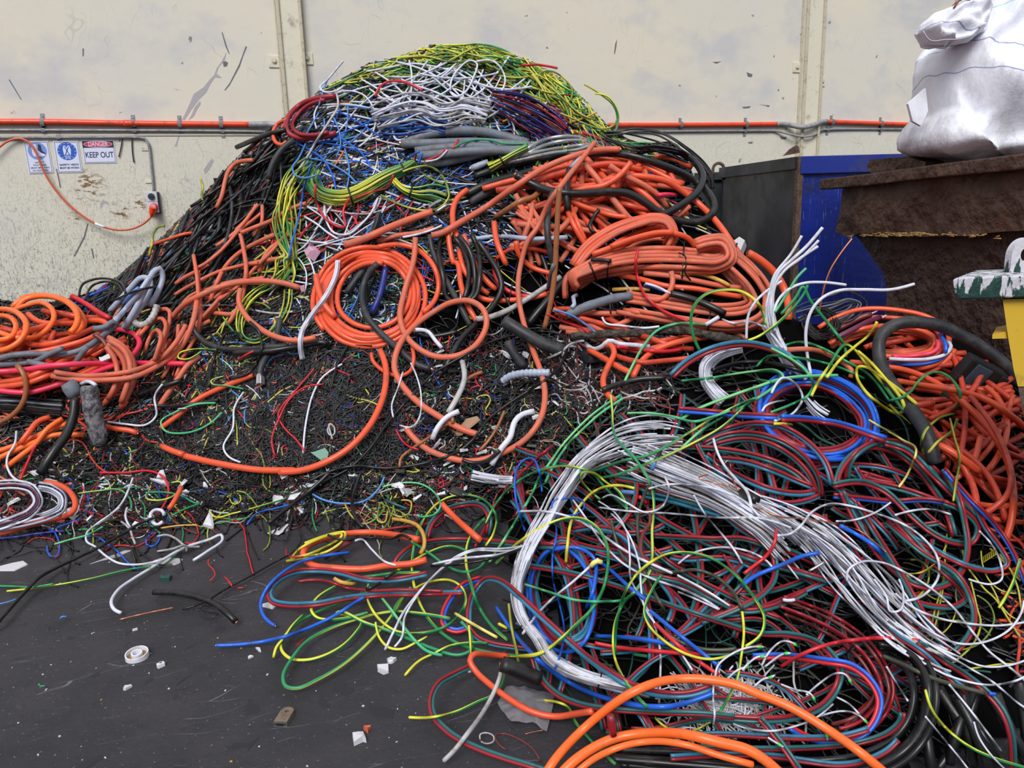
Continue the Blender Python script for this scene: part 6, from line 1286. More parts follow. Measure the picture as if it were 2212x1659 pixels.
# blue and red coil, upper part of the foreground heap
for k, (mm, rx, ry, lb) in enumerate((('darkred+blue', 128, 88, 'outer'), ('blue+darkred', 104, 68, 'inner'))):
    lay('T', mm, 8, spiral('H850,900', rx, ry, 2.6, 14, 0.05, 0.5 + k, 40 + k), lb + ' turns of the blue and red twin cable coil'); LAST['category'] = 'cable coil'; LAST.name = 'twin_cable_coil'
lay('U', 'blue', 9, spiral('H870,880', 134, 92, 1.6, 18, 0.04, 3.3, 45), 'blue cable wound around the blue and red coil'); LAST['category'] = 'cable coil'
lay('T', 'darkred+tealblue', 8, spiral('K500,1240', 62, 112, 2.5, -8, 0.08, 0.5, 46), 'upright coil of red and blue-green twin cable left of centre'); LAST['category'] = 'cable coil'; LAST.name = 'twin_cable_coil'
lay('U', 'blue', 9, spiral('K480,1270', 72, 118, 1.3, -6, 0.04, 2, 47), 'blue cable ring left of centre in the foreground')
block('''
T|darkred+tealblue|8|first arc of the red and blue-green loop at the upper right|H130,1035 300,965 480,930 650,955 800,1045 915,1170 965,1320
T|darkred+teal|8|second arc of the red and teal loop at the upper right|H140,1070 300,1005 480,1000 660,1055 800,1160 880,1290 893,1400
T|darkred+teal|8|third arc of the red and teal loop at the upper right|H220,1070 400,1035 560,1062 700,1140 815,1260 865,1390
T|darkred+teal|8|long straight twin cable above the white fan|H-60,1080 200,1092 400,1122 600,1180 750,1262 855,1380
T|darkred+tealblue|8|lower arc of the red and blue-green loop|H160,1130 300,1230 450,1310 600,1362 750,1382 850,1370
T|darkred+tealblue|8|lowest arc of the red and blue-green loop|H200,1200 350,1330 500,1402 650,1442 780,1432 880,1395
T|darkred+tealblue|8|red and blue-green arc low in the loop|H250,1160 420,1180 600,1240 740,1300 840,1340
T|teal+darkred|8|teal and red arc right of the knot|H985,1330 1030,1205 1120,1115 1235,1082 1370,1120 1500,1215 1610,1350 1700,1500 1745,1650
T|darkred+teal|8|second teal and red arc right of the knot|H1060,1290 1080,1180 1165,1090 1290,1045 1420,1065 1560,1170 1700,1320 1850,1490 1960,1640
T|teal+darkred|8|teal and red cable curving down to the right edge|H1300,1060 1450,1110 1600,1255 1750,1400 1900,1555 2020,1680
T|darkred+teal|8|teal and red cable level right of the knot|H1000,1315 1200,1312 1400,1350 1560,1402 1710,1465
T|darkred+blue|8|red and blue cable level below the knot|H975,1395 1150,1412 1350,1430 1560,1420 1700,1440
T|teal+darkred|8|teal twin cable looping wide at the right of the knot|L850,75 1000,55 1140,105 1270,225 1400,335 1520,392 1630,392 1662,310 1590,225 1470,170
T|teal+darkred|8|teal twin cable swinging down at the far right|L900,110 1000,310 1140,500 1290,620 1440,645 1560,570 1605,430 1590,290 1550,130 1470,-20
T|darkred+tealblue|8|twin cable loop at the far right edge|L1640,170 1700,300 1800,440 1832,515 1750,552 1620,530 1490,475 1350,395 1240,340
T|darkred+blue|8|red and blue twin cable down the right edge|L1480,-10 1600,130 1750,285 1850,430 1930,620
T|teal+darkred|8|teal cable loop in the right shade|L1190,260 1300,380 1450,540 1560,640 1600,700 1540,750 1400,750 1250,700
T|darkred+teal|8|red cable loop below it in the right shade|L1150,280 1350,450 1550,580 1640,780 1620,900 1530,1010
T|darkred+teal|8|straight twin cable slanting down the right of the white fan|L980,170 1080,330 1200,520 1330,750 1440,920 1500,1030
T|teal+darkred|8|teal and red cable on the left of the white fan|K830,510 1000,542 1200,602 1400,682 1600,790 1750,890 1900,960 2190,1090
T|darkred+teal|8|teal and red cable in the band below the white fan|K1060,735 1200,820 1400,922 1600,992 1800,1062 2000,1112 2190,1170
T|darkred+tealblue|8|short-looking twin cable in the band below the fan|K1080,600 1250,642 1450,702 1650,850 1800,930
T|teal+tealblue|8|printed blue-green cable pointing right in the band|K1000,620 1180,650 1350,700 1515,745
T|darkred+teal|8|twin cable through the centre of the band|K1060,880 1250,890 1450,900 1650,900 1820,960
T|darkred+tealblue|8|twin cable arch over the centre left|K560,845 700,828 850,862 950,952 1100,1150 1200,1305 1170,1430
T|darkred+teal|8|twin cable low across the centre|K1020,1130 1250,1180 1450,1280 1640,1360 1850,1330 2050,1240
T|teal+darkred|8|tall red and teal strand falling across the white fan|K1325,160 1345,280 1425,430 1520,580 1620,720 1725,840 1805,930 1850,1050 1838,1170 1760,1262 1640,1332 1500,1392 1380,1432
T|teal+darkred|9|long twin cable slanting across the foreground centre|K200,1062 400,1092 600,1132 900,1222 1200,1332 1500,1432 1750,1505 L600,910 740,945 840,1020 890,1110 870,1210 790,1310 640,1372 480,1388 300,1380 0,1345 M2000,1020 1700,1008 1400,990 1200,960 1050,890 950,780 905,650
R|darkred|7|dark red cable rising at the left of the white bundle|J1660,-10 1585,150 1505,300 1440,420 1410,480
R|darkred|7|dark red cable left of the white bundle's waist|K430,300 260,445 130,590 45,720 0,830
R|darkred|6|dark red wire lying toward the big orange loop|J820,370 950,350 1060,340 1150,315
T|teal+darkred|7|twin cable loop inside the tall green ring|J1100,430 1130,330 1210,250 1345,205 1450,212 1500,280 1490,400
T|darkred+teal|8|twin cable level through the green rings|J890,610 925,545 1010,475 1150,440 1300,432 1500,442 1700,462 1920,472|e=1
U|blue|9|blue cable behind the white bundle|K440,970 560,955 640,980 700,1040 700,1150 680,1250 640,1350
''')
bundle('R', 'darkred,maroon,darkred', 9, 'L560,740 700,790 830,850 940,920 1040,1010 1110,1120 1140,1230 1100,1330 1000,1420 850,1460', 5, [40, 44, 46, 46, 44, 50, 40], 'tied bundle of dark red cables at the lower right', 86, ties=(.42,), name='red_cable_bundle')
block('''
W|white|8|split white plastic end at the tip of the dark red bundle|L570,715 600,720 635,715
T|blue+red|10|bright red and blue cable ring at the lower right|L400,1035 600,1032 800,1058 950,1085 1060,1170 1112,1280 1080,1400 1000,1482 850,1512 700,1482 610,1430
R|red|9|bright red cable stretching right to a cut end|L560,1090 700,1010 850,960 1000,938 1180,930 1335,945|e=1
T|teal+darkred|9|long twin cable slanting to the lower right corner|L1330,955 1450,1045 1600,1142 1700,1222 1800,1340 1850,1480 1860,1680
T|tealblue+darkred|8|twin cable to the left of the slanting one|L1080,810 1200,910 1350,1010 1480,1130 1600,1230
B|olive|11|dull olive cable with white and blue tip at the lower right|L1130,1030 1250,1082 1400,1152 1560,1202 1700,1238
U|blue|9|blue tip on the olive cable|L1725,1240 1760,1245
T|tealblue+darkred|9|twin cable along the very bottom of the foreground coil|L-60,1600 200,1585 500,1590 700,1620 880,1640 1020,1620 1150,1562 1215,1500
T|teal+darkred|9|second twin cable along the bottom of the foreground coil|L-60,1540 200,1545 480,1550 800,1540 1000,1515 1150,1465 1225,1400 1240,1350
T|tealblue+darkred|9|twin cable low above the bottom strands|L0,1480 200,1468 450,1480 700,1490 900,1480 1050,1440
T|teal+darkred|9|twin cable crossing steeply to the bottom edge|L440,1380 520,1470 600,1580 680,1700
''')
tangle('nestw', 'nested inside the lower foreground coil', [tuple(p) for p in parse('L-60,1190 300,1200 520,1180 600,1260 500,1350 200,1400 -60,1370 M1900,1000 1900,900')], 150, dict(dirty_white=.6, white=.4), 40, 87, L=120, curl=0.2, spread=0.9, w=4.5, lift=(.03, .07))
# --- white bundles
bundle('W', 'white,white,dirty_white,white', 3.9, 'K1260,260 1100,250 900,270 740,340 610,430 530,540 460,640 400,750 330,860 270,970 225,1090 200,1210 210,1330 250,1430 340,1540 M1000,640 1110,722 1250,782 1400,822 1550,855 1700,890', 30, [70, 84, 80, 66, 48, 42, 40, 36, 32, 30, 26, 22, 22, 26, 28, 24, 24, 28, 30], 'long bundle of white wires curving down to the lower coil', 91, trim=.09, ties=(.66, .87), name='white_wire_bundle', jit=.6, wob=.12)
bundle('W', 'white,white,dirty_white', 4.2, 'K800,330 950,380 1100,440 1250,500 1400,560 1550,640 1700,730 1850,830 2000,960 2100,1060', 34, [60, 80, 80, 70, 64, 70, 90, 110], 'sheaf of white wires slanting right behind the black tie', 92, trim=.22, name='white_wire_bundle', jit=.8)
bundle('W', 'white,white,dirty_white', 4.5, 'L400,160 560,240 720,335 840,430 940,530 1030,640 1120,750 1230,860 1380,970 1540,1060', 34, [30, 46, 62, 80, 96, 104, 100, 86, 70, 60], 'broad fan of white wires spreading from the black tie', 93, trim=.3, name='white_wire_bundle', jit=.9, wob=.15)
bundle('W', 'white', 4, 'G1490,1340 1360,1370 1270,1430 1255,1530 1310,1620 1370,1680', 12, [16, 26, 30, 26, 34], 'curved sheaf of white wires at the top of the foreground heap', 94, name='white_wire_bundle')
bundle('W', 'white', 4, 'G1640,1180 1700,1300 1780,1430 1860,1510', 7, [22, 16, 30], 'sheaf of white wires under the tall sprays', 95, name='white_wire_bundle')
bundle('W', 'white', 4, 'H800,770 860,840 930,890', 7, [22, 30], 'short cut white wires inside the blue and red coil', 96, name='white_wire_bundle', trim=.3)
bundle('W', 'white', 4.5, 'J1390,20 1480,40 1570,50 1650,50', 9, [24, 22, 16], 'short brush of cut white wires left of the foreground heap', 97, trim=.35, name='white_wire_bundle')
block('''
B|black|20|black tie clump at the neck of the white fan|K1640,600 1690,640 1730,650|s=1
B|black|8|black tie on the middle of the white sheaf|K1120,330 1095,380 1080,400|s=1
U|sky|10|pale blue sleeve on the white sheaf|K1080,410 1060,455
U|sky|10|second pale blue sleeve left of centre|K870,600 950,605
R|red|9|red sleeve near the black crimp left of centre|K980,630 1030,675
C|copper|3|bare copper wire bent over the white sheaf|K1470,340 1460,400 1500,440 1550,400 1580,520 1620,600
C|copper|3|second bare copper wire over the white fan|K1420,490 1360,510 1450,540 1560,560
C|copper|3.5|long bare copper strand along the white fan|L420,200 560,250 700,262 850,285 1000,330 1080,390 1150,450
C|copper|4|tall bare copper wire leaning before the brown bin|C1312,1250 1250,1330 1195,1420 1160,1530 1140,1640|f=4.3
''')
# tall white sprays
block('''
W|white|5.5|tallest white wire standing before the blue bin|G2005,568 1900,690 1800,780 1725,850 1685,950 1662,1060 1675,1180 1740,1320 1820,1450 1900,1540|f=4.1
W|white|5.5|second tall white wire left of the tallest|G1872,620 1800,740 1700,868 1665,980 1645,1080 1655,1200 1700,1310 1780,1430 1850,1510|f=4.1
W|white|5.5|third tall white wire with forked tip|G1980,650 1870,760 1765,840 1705,930 1685,1030 1695,1130 1725,1250 1790,1370 1870,1480|f=4.1
W|white|5|fourth tall white wire bent low|G1975,688 1860,765 1755,850 1695,950 1675,1100 1705,1220 1770,1350 1840,1460|f=4.1
W|white|5.5|white wire arching right across the blue bin|G2155,935 2000,918 1880,925 1790,962 1720,1035 1690,1130 1700,1230|f=4.1
W|white|5|white wire reaching left in an arch by the coils|G1745,910 1640,980 1570,1050 1530,1130 1518,1280|f=4.1
W|white|6|longest white wire reaching over the brown bin|H1490,40 1340,76 1160,76 1010,82 900,130 830,215 798,330 800,450 828,620|f=3.9
W|white|5|crooked white wire on the pale coil|G1365,1155 1440,1180 1530,1170 1620,1200 1670,1240 1750,1340
V|greenpale|5|green wire standing beside the white sprays|G1900,828 1840,890 1790,970 1740,1050 1700,1110|f=4.1
Y|yg|6|yellow-green wire leaning up by the white sprays|G1910,935 1880,1000 1800,1100 1700,1195 1600,1262 1530,1290|f=4.1
V|green|6|green wire bent over beside the white sprays|G1740,1120 1830,1020 1880,945 1925,1030 2000,1130 2080,1230 H1040,430 1055,510|f=4.1
Y|yg|6|yellow-green hoop standing before the pale orange coil|G1218,1352 1175,1250 1165,1130 1195,1050 1265,990 1375,966 1480,975 1570,1030 1620,1100 1638,1190|f=4.2
V|greenpale|6|pale green wire arching from the white cap|G740,1550 800,1430 870,1310 950,1225 1080,1182 1250,1190
W|white|9|short white sleeve on the pale green wire|G1255,1192 1300,1165 1340,1140
T|tealblue+darkred|9|twin cable arching over the top of the foreground heap|G1040,1520 1150,1420 1300,1345 1480,1310 1640,1330 1800,1400 1900,1500
B|black|9|black cable behind the blue coil top|G1300,1480 1500,1430 1700,1440 1900,1500
O|salmon|11|orange cable behind the yellow wires|G1780,1350 1950,1350 2080,1400 2190,1480 H1080,640
V|greenpale|7|long pale green wire across the blue coil|H1000,625 800,630 640,648 480,700 300,762 100,842 0,905|f=3.6
V|green|6|green wire curling back above the blue coil|H0,660 200,640 400,610 560,598 640,618 620,660 480,650
V|greenpale|6|pale green wire looped at the left of the blue coil|H0,1092 150,962 350,850 500,762 600,690 650,630 600,592 450,600 200,640
V|green|6|green wire from the hoop to the right pile|H670,430 770,412 900,450 1050,532 1200,622 1330,790
V|green|6|green wire low across the coil top|H480,570 560,502 700,508 850,530 1000,570 1170,645
V|greenpale|6|pale green wire bent round in a hook|H575,452 700,520 800,600 842,680 808,755 700,812 570,862
W|white|5.5|white wire hooked inside the blue and red coil|H575,740 650,640 740,690 775,770 740,840 680,890 600,915
W|white|5|white wire end inside the coil mouth|H515,858 540,820 600,795 660,785
Y|yg|7|yellow-green wire bent in a tall peak by the right pile|H830,757 880,660 950,560 1010,460 1050,425 1110,460 1200,570 1320,720 1425,850
L|yellow|6.5|yellow wire end slanting up by the maroon cables|H1252,280 1200,365 1110,440 1010,530 930,640
L|yellow|7|yellow wire in a long narrow loop over the right pile|H1508,810 1400,722 1290,640 1190,575 1130,572 1122,630 1180,730 1300,830 1390,870 1425,840 1410,780 1300,640 1200,530 1130,470
Y|yg|6|yellow-green wire end below the narrow loop|H1335,815 1400,880 1465,942|e=1
V|green|6|dark green wire looping over the right pile|H1340,785 1450,745 1520,660 1600,607 1680,615 1755,680 1785,760 1750,840
Y|ygdull|6|yellow-green loop below the dark connector|H1745,870 1650,900 1560,980 1535,1080 1560,1130 1640,1050 1730,980 1765,900
Y|ygdull|5|thin yellow-green wire hanging down the right pile|H1720,900 1750,1030 1780,1150 1760,1300 1740,1430
L|paleyellow|5|pale yellow wire behind the teal loop|H1200,910 1300,970 1420,1040 1500,1090 1450,1250 1390,1340
L|yellow|7|yellow wire end left of the blue and red ends|H590,935 650,935 705,942
T|darkred+blue|8|red and blue cut cable end over the coil|H-20,845 200,862 400,880 612,890|e=1
T|blue+darkred|9|blue and red cable leaving the coil to the right|H640,900 800,905 1000,935 1160,985 1305,1035
''')
# --- green and yellow wires, left half of the foreground
block('''
V|greenpale|6|long pale green wire falling from the top to the left|K860,-20 700,90 600,180 490,300 410,410 340,510 295,610 220,740 120,900 20,1050
V|greenpale|6|second long pale green wire beside it|K880,0 730,100 630,190 530,290 440,420 380,540
Y|gy|6|long green wire slanting across the white bundle|K1720,0 1580,60 1430,140 1250,250 1050,360 880,400 680,470
Y|gy|6|lower long green wire slanting across the white bundle|K1650,60 1500,190 1300,300 1100,390 950,450 800,500 700,505
V|greenpale|6|pale green wire end level above the white sheaf|K905,98 1050,97 1200,120 1330,150 1450,120 1560,80
Y|gy|7|dull green wire winding down through the centre|K800,-20 808,90 812,190 840,270 930,360 1005,460 1058,560 1075,700 1062,850 1062,1000 1045,1110 980,1200 930,1260
Y|gy|6|green wire arched over the white bundle's shoulder|K0,800 90,640 240,510 420,440 560,440 680,485 760,570 840,650 905,705
Y|yg|6|small green loop below the shoulder arch|K900,690 850,600 770,540 690,480 610,475 605,520 660,590 730,650
B|olive|8|dark olive cable winding down the centre|K1050,540 1005,640 970,770 975,900 1005,1010 1075,1095 1200,1112 1350,1100 1480,1150 1580,1240 1640,1350
B|olive|8|second dark olive cable at the lower centre|K800,780 830,900 880,1020 1000,1100 1080,1250 1150,1400 M1700,440 1820,540 1980,600 2120,610 2212,600
R|maroon|8|dark red cable with crimped end in the centre|K1030,690 1050,790 1000,880 995,1000 1040,1060
L|yellow|6.5|yellow wire bent over left of centre|K512,1052 520,950 545,790 600,690 700,592 830,558 950,578
U|blue|5|blue wire in a tall hairpin|K250,850 215,740 185,600 195,460 245,395 300,388 338,460 358,600
U|blue|4.5|thin blue wire dropping through the centre left|K425,720 430,660 520,642 610,650 628,700 570,745 460,760 450,880 425,1010 432,1180 470,1320 500,1480 M1085,610 1042,732
W|white|6|white wire sweeping from the left to the centre|K220,725 400,728 560,770 690,840 850,950 950,1010 1100,1080 1190,1120
W|white|5.5|white wire crossing down to the middle of the picture|K555,650 640,770 740,920 880,1060 1050,1150 1250,1220 1400,1290 1492,1352
W|white|5|white wire end right of the crossing one|K1225,1132 1400,1232 1552,1325
W|white|5|white wire hanging straight down in the centre|K720,660 830,740 900,860 920,1010 925,1150 1000,1300 1060,1400 M1720,600 1722,800 1715,955
W|white|5|white wire hanging with a bent end in the centre|K800,740 880,820 940,930 985,1090 990,1200 M1620,330 1700,450 1790,540 1870,650 1930,742
W|white|5|white wire level across the red and teal band|K725,700 900,722 1200,740 1500,765 1760,770 1950,830
W|white|5|white wire curving over the red sleeve|K1040,580 1180,552 1350,560 1500,590 1650,660 1750,760
W|white|6.5|thick white wire standing over the bare copper|K1455,260 1482,350 1530,440 1600,520 1670,600 1698,700
W|white|5|white wire arch at the centre right|K1230,1060 1330,990 1500,955 1660,975 1780,1030 1830,1080
W|white|5|white wire slanting to a red crimped end|K1330,620 1400,740 1500,860 1580,960 1640,1060
W|white|6|cream wire slanting at the left centre|J2200,552 2050,690 1900,815 1800,920 1715,1035
W|white|5|white wire hook by the shoulder|K745,640 800,620 900,670 1020,730 1130,690 1170,580 1140,500
T|blue+red|8|blue and red loop left of the white bundle|J1450,680 1340,720 1260,800 1210,900 1215,980 1290,1015 1370,990
T|darkred+tealblue|9|red and blue-green cable slanting down to the lower centre|M490,470 490,330 530,220 600,152 690,165 810,260 950,390 1100,525 1250,655 1400,760 1550,845 1700,890 1900,895 2050,850
T|darkred+tealblue|8|twin cable under the green ring left of the bundle|M480,455 540,530 640,570 760,590 880,605
T|teal+darkred|9|teal and red cable sweeping over the floor at the bottom|M520,708 400,762 290,830 245,930 258,1030 350,1135 500,1225 700,1302 900,1362 1040,1410
T|teal+darkred|9|teal and red cable curving under the blue one|M900,650 945,780 1050,890 1200,958 1400,992 1700,1012 2000,1022 2200,1042
U|blue|11|thick bright blue cable sweeping through the lower foreground|M665,335 760,475 900,640 1050,765 1200,855 1400,930 1600,970 1800,972 1950,932 2065,888
U|blue|10|bright blue cable across the lower centre|M1305,520 1480,528 1680,552 1870,592
R|red|10|red cable beside the bright blue one in the lower centre|M1300,565 1500,600 1750,622 2000,640
U|blue|10|bright blue cable slanting down in the centre|M1655,355 1800,475 1950,595 2110,720
R|red|10|red cable slanting beside the blue one|M1690,440 1840,580 1980,690 2100,770
U|blue|9|blue cable slanting from the yellow tape|M1330,40 1420,110 1530,210 1640,290
L|paleyellow|12|yellow tape on a blue cable|M1275,70 1310,35 1345,45
U|blue|10|blue cable end rising at the right of centre|L340,640 400,590 560,520 680,470 772,452|e=1
U|blue|10|blue cable beside the bare copper strand|L890,300 1000,360 1100,430 1145,490
R|red|8|dark red cable end pointing up at the right of centre|L532,325 520,400 475,470 400,530 350,570|e=0
R|darkred|7|short dark red cable end at the right of centre|L235,460 285,540 340,612
W|silver|7|bent metal lug on the white fan|L715,555 760,530 800,505
''')
LD = '''
Y|yg|7.5|huge yellow-green ring at the left of the foreground|J1480,470 1530,390 1548,290 1485,190 1350,145 1200,180 1085,295 1028,440 1008,600 1022,730 1075,880 1160,995 1280,1085 1450,1142 1650,1173 1830,1158 K590,1440 680,1345 745,1230 778,1090 775,950 715,835 620,775 500,772 350,830 200,930 60,1060
Y|yg|7.5|yellow-green wire dropping from a cut end inside the huge ring|J1470,298 1400,380 1358,480 1355,600 1385,720 1430,850 1510,975 1620,1072|e=0
Y|yg|7|yellow-green wire in a long loop with black tape|J1370,510 1250,474 1120,510 980,590 850,665 720,755 560,835 400,895 250,985 180,1075 172,1135 225,1190 330,1202 450,1172 560,1112 640,1035 685,960 650,930 530,905|
Y|gy|8|green wire in the lowest loop on the floor|J1000,740 850,955 700,1118 560,1235 400,1328 270,1382 195,1365 183,1300 230,1205 330,1085 470,1005 620,950 760,912 900,892 1100,910 1250,938
Y|yg|7|yellow-green wire in the small upper loop on the floor|J718,900 600,932 480,945 395,928 362,880 390,815 500,740 650,682 800,658 900,645 1060,640|e=0
Y|yg|7|yellow-green wire end hooking down at the left|J310,915 240,985 185,1065 140,1120 122,1185|e=1
Y|gy|8|green wire slanting from the floor loop to the right|J525,900 560,892 700,960 850,1012 1000,1072 1150,1132 1300,1170 1385,1135 1385,1040 1320,955
Y|yg|6.5|yellow-green ring between the floor loops|J735,700 722,800 780,920 900,1015 1040,1032 1180,1005 1290,935 1350,830 1330,745 1250,692 1120,702 1000,760 905,850 885,930
Y|yg|6.5|yellow-green wire under the ring ending at the right|J775,960 800,1060 860,1122 940,1132 1030,1092 1102,1055|e=1
Y|yg|6.5|yellow-green wire end pointing down left of the floor loops|J962,1300 1050,1210 1150,1160 1250,1112 1380,1092 1490,1095|e=0
Y|yg|6.5|yellow-green wire across the middle of the floor loops|J1380,1240 1380,1100 1370,980
V|greenpale|7|pale green wire running straight down from the black tape|J775,752 850,850 940,970 1020,1070 1100,1142 1200,1172
V|green|6.5|green wire sagging right of the black tie|J1000,440 1120,520 1230,600 1330,638 1430,618 1485,550
V|greenpale|6.5|pale green wire end sagging left of centre|K248,1192 400,1240 560,1290 720,1302 880,1290 930,1260|e=0
Y|yg|7|yellow-green ring in the right centre|K825,1650 835,1450 890,1240 990,1100 1140,1005 1280,988 1430,1020 1570,1110 1690,1240 1780,1400 1760,1510 1660,1590
Y|yg|7|yellow-green wire hanging left of the right ring|M1550,238 1480,320 1430,440 1420,600 1445,710 1500,820 1580,920 1640,980
Y|yg|7|yellow-green wire curving from the tall green one to the right|M1730,125 1660,240 1620,350 1650,450 1760,560 1900,640 2050,670 2200,635
Y|yg|7|yellow-green wire hanging straight at the lower right|L340,780 350,900 335,1030 310,1160 260,1270 215,1345
L|paleyellow|7.5|pale yellow wire end at the left centre|M400,375 530,452 670,530|e=0
Y|yg|7.5|short yellow-green wire end above the blue cable|M678,440 735,470|e=0
Y|ygdull|7|yellow-green wire end hanging over the orange cable|M745,310 765,480 795,620 812,708|e=1
Y|yg|7|yellow-green wire end on the floor at bottom|M100,1045 250,1045 400,1010 550,942 640,902 700,835 722,745|e=0
Y|yg|7|yellow-green wire curving over the clear plastic|M920,935 1050,945 1125,980 1180,1085 1280,1200 1380,1300 1435,1345
Y|yg|8|yellow-green wire on the black cables at the lower right|L1370,1222 1410,1340 1500,1452 1620,1542 1750,1602 1940,1660|e=0
Y|yg|7|yellow-green wire end at the right edge|L1900,488 1850,640 1780,762|e=0
V|green|8|short cut green wire in the lower centre|M1552,638 1640,650|e=0
Y|yg|6|yellow wire below the lower centre coil|M1690,1050 1780,1120 1900,1140 2050,1075
'''
block(LD)
block('''
T|darkred+tealblue|8|long flat twin cable loop on the floor at the left|J1330,770 1050,778 800,785 600,805 400,842 210,848 110,822 92,765 140,700 250,642 400,628 550,645 700,685 880,690 1100,650
R|darkred|7|dark red cable inside the flat twin loop|J278,700 380,690 480,702 600,742 760,758 950,752 1200,762
O|orange|15|flat thick orange loop on the floor|J1100,560 1000,585 850,598 700,620 500,612 360,590 310,530 335,475 450,425 600,392 760,385 900,402 1050,432
O|orange|14|orange cable slanting behind the green rings|J1195,200 1290,300 1380,380 1450,440
X|maroon|14|flat maroon sleeve on the orange loop|J445,550 525,490 620,440
L|yellow|6|yellow wire hairpin over the orange loop|J205,568 350,540 480,500 570,430 580,385 540,385 440,410 320,455
L|yellow|6|second yellow wire of the hairpin|J235,548 330,530 450,480 550,420 560,395 480,405 380,440 290,490 240,545
R|red|4|thin red wire curl by the yellow hairpin|J205,490 205,530 240,540 310,540
L|ochre|9|ochre cable bending over behind the ring|J885,300 960,310 1040,340 1080,400 1085,470 1060,520
L|ochre|9|ochre cable end in the flat loop|J510,680 560,705 640,715
B|black|6|black wire with kinks over the orange loop|J470,402 560,430 760,420 880,425 940,400 1000,430
W|white|5|white wire end above the flat loop|J640,440 690,432 750,495 830,570 905,595
W|white|5.5|upper white wire falling to the floor|J1750,470 1580,490 1420,492 1290,540 1170,640 1050,770 950,900 890,1020 835,1135
W|white|5|lower white wire falling to the floor|J1740,485 1600,505 1400,505 1270,565 1120,690 1020,820 960,930 945,1050 895,1118
W|white|6|white wire with black sheath through the tie|J1770,450 1600,520 1450,540 1300,555 1140,590
B|black|6|black sheath beside the white wire|J1790,452 1650,510 1480,560 1300,590 1130,600
B|black|9|black tape on the long green loop|J715,750 760,730 800,712|s=1
B|black|7|black tape higher on the long green loop|J830,680 880,650 910,630|s=1
U|blue|7.5|bright blue cable hooking down on the floor|J605,514 450,535 300,572 170,650 80,742 38,850 65,930 132,985|e=1
U|blue|8.5|bright blue cable end pointing left on the floor|I1388,874 1550,866 1700,846 1850,810 2000,752 2140,685 J600,862 700,800|e=0
U|sky|5|blue wire along the debris edge|J370,140 450,180 560,200 700,185 790,110 830,30
V|ygdull|4|dull green wire ring at the debris edge|J900,270 890,210 940,180 1000,190 990,260 940,285 870,260
Y|ygdull|4|dull yellow-green wire tangled at the debris edge|J580,205 620,280 690,330 760,310 830,230 810,190 790,310 830,320 850,250
V|greenpale|4.5|green wire arching at the debris edge|J820,95 930,70 1060,75 1150,130 1190,210 1150,270 1040,285
U|teal|6|dark blue wire end at the debris edge|J840,180 900,205 975,235
O|orange|15|orange cable bent on the floor by the clear plastic|M740,650 620,640 520,638 493,672 530,745 620,830 760,935 900,1010 1050,1040 1180,1022 1290,1005
W|dirty_white|11|dirty white cable end lying on the floor at the bottom|M695,700 690,770 640,900 560,1040 470,1160 400,1250 325,1325|e=1
B|black|36|black pipe offcut by the clear plastic|M700,700 800,740 940,800
R|maroon|4|thin red wire loop on the floor at the bottom|M950,1330 900,1250 800,1180 700,1150 655,1165 680,1220 730,1255
''')
block('''
W|white|7|flat white cable with printing hooked on the floor|I778,665 730,640 713,595 755,520 850,450 980,370 1100,290 1200,240 1340,195 1420,165 1425,200 1330,270 1240,328
W|white|5|white branch wire curving right on the floor|I765,-10 720,25 620,95 558,150 555,205 610,240 680,300 760,345 880,355 1000,335 1060,318
W|dirty_white|5|short white wire beside the flat white cable|I1010,175 1070,165 1130,190 1190,235 1280,240
W|dirty_white|5|thin white wire end left of the flat cable|I1010,270 1100,255 1190,232 1195,270
W|white|5|white wire hanging off the debris edge|I815,-10 805,50 842,130
W|dirty_white|5|grey-white wire below the debris edge|I778,80 830,125 850,180 868,225
Y|yg|4.5|long thin yellow-green wire on the floor at the left|I45,525 200,508 400,480 600,442 800,392 965,365
V|green|5|green wire at the left edge of the floor|I-40,492 100,495 200,500 342,478
U|navy|5|dark blue wire at the left edge of the floor|I-40,190 100,178 250,155 412,140
U|sky|3.5|short blue wire at the left edge of the floor|I-20,610 50,595 112,573
V|greenpale|4.5|green wire below the debris at the left|I350,225 450,195 560,165 660,112
L|ochre|4|yellow wire at the debris edge|I1030,122 1150,105 1265,102
B|black|8|black cable running off the left edge of the floor|I-60,780 60,640 160,530 250,440 360,375 500,308 650,235 780,160 900,90 1000,50
B|black|14|thick black cable offcut on the floor|I985,532 1120,535 1260,562 1390,615 1470,680 1512,722|e=1
B|black|4.5|black cord with copper tip on the floor|I1170,640 1300,600 1450,510 1600,430 1750,345 1860,285 1930,200 1905,100 1865,0|e=0
B|black|10|black twisted strap at the debris edge|J85,330 160,270 250,200 340,130 420,60 480,0
B|black|8|black cable across the debris edge|J700,360 640,280 625,180 650,80 680,0
C|copper|3.2|thin bare copper rod on the floor|I765,708 900,675 1110,631
C|copper|2.5|short copper scrap on the floor at the bottom|M848,1153 900,1140 968,1128
K|red|3|curly red wire scrap right of the white cable|I1340,320 1335,350 1370,390 1378,420 1345,460
K|red|4|short red wire scrap on the floor|I1440,435 1470,465 1488,495
K|red|3|second short red wire scrap on the floor|I1520,505 1560,502
K|sky|4|small blue wire scrap on the floor at left|I385,705 395,690 420,688 428,700
K|green|4|small green wire scrap on the floor at left|I248,1118 255,1132 288,1132
K|black|3|thin black wire coil on the floor beside the thick offcut|I1270,650 1300,690 1370,690 1400,670 1340,660 1280,640 1300,620 1400,640
V|dirty_white|4|thin wire scrap ring at the bottom of the floor|M560,1190 560,1155 600,1145 645,1165 645,1200 600,1215 565,1200
''')
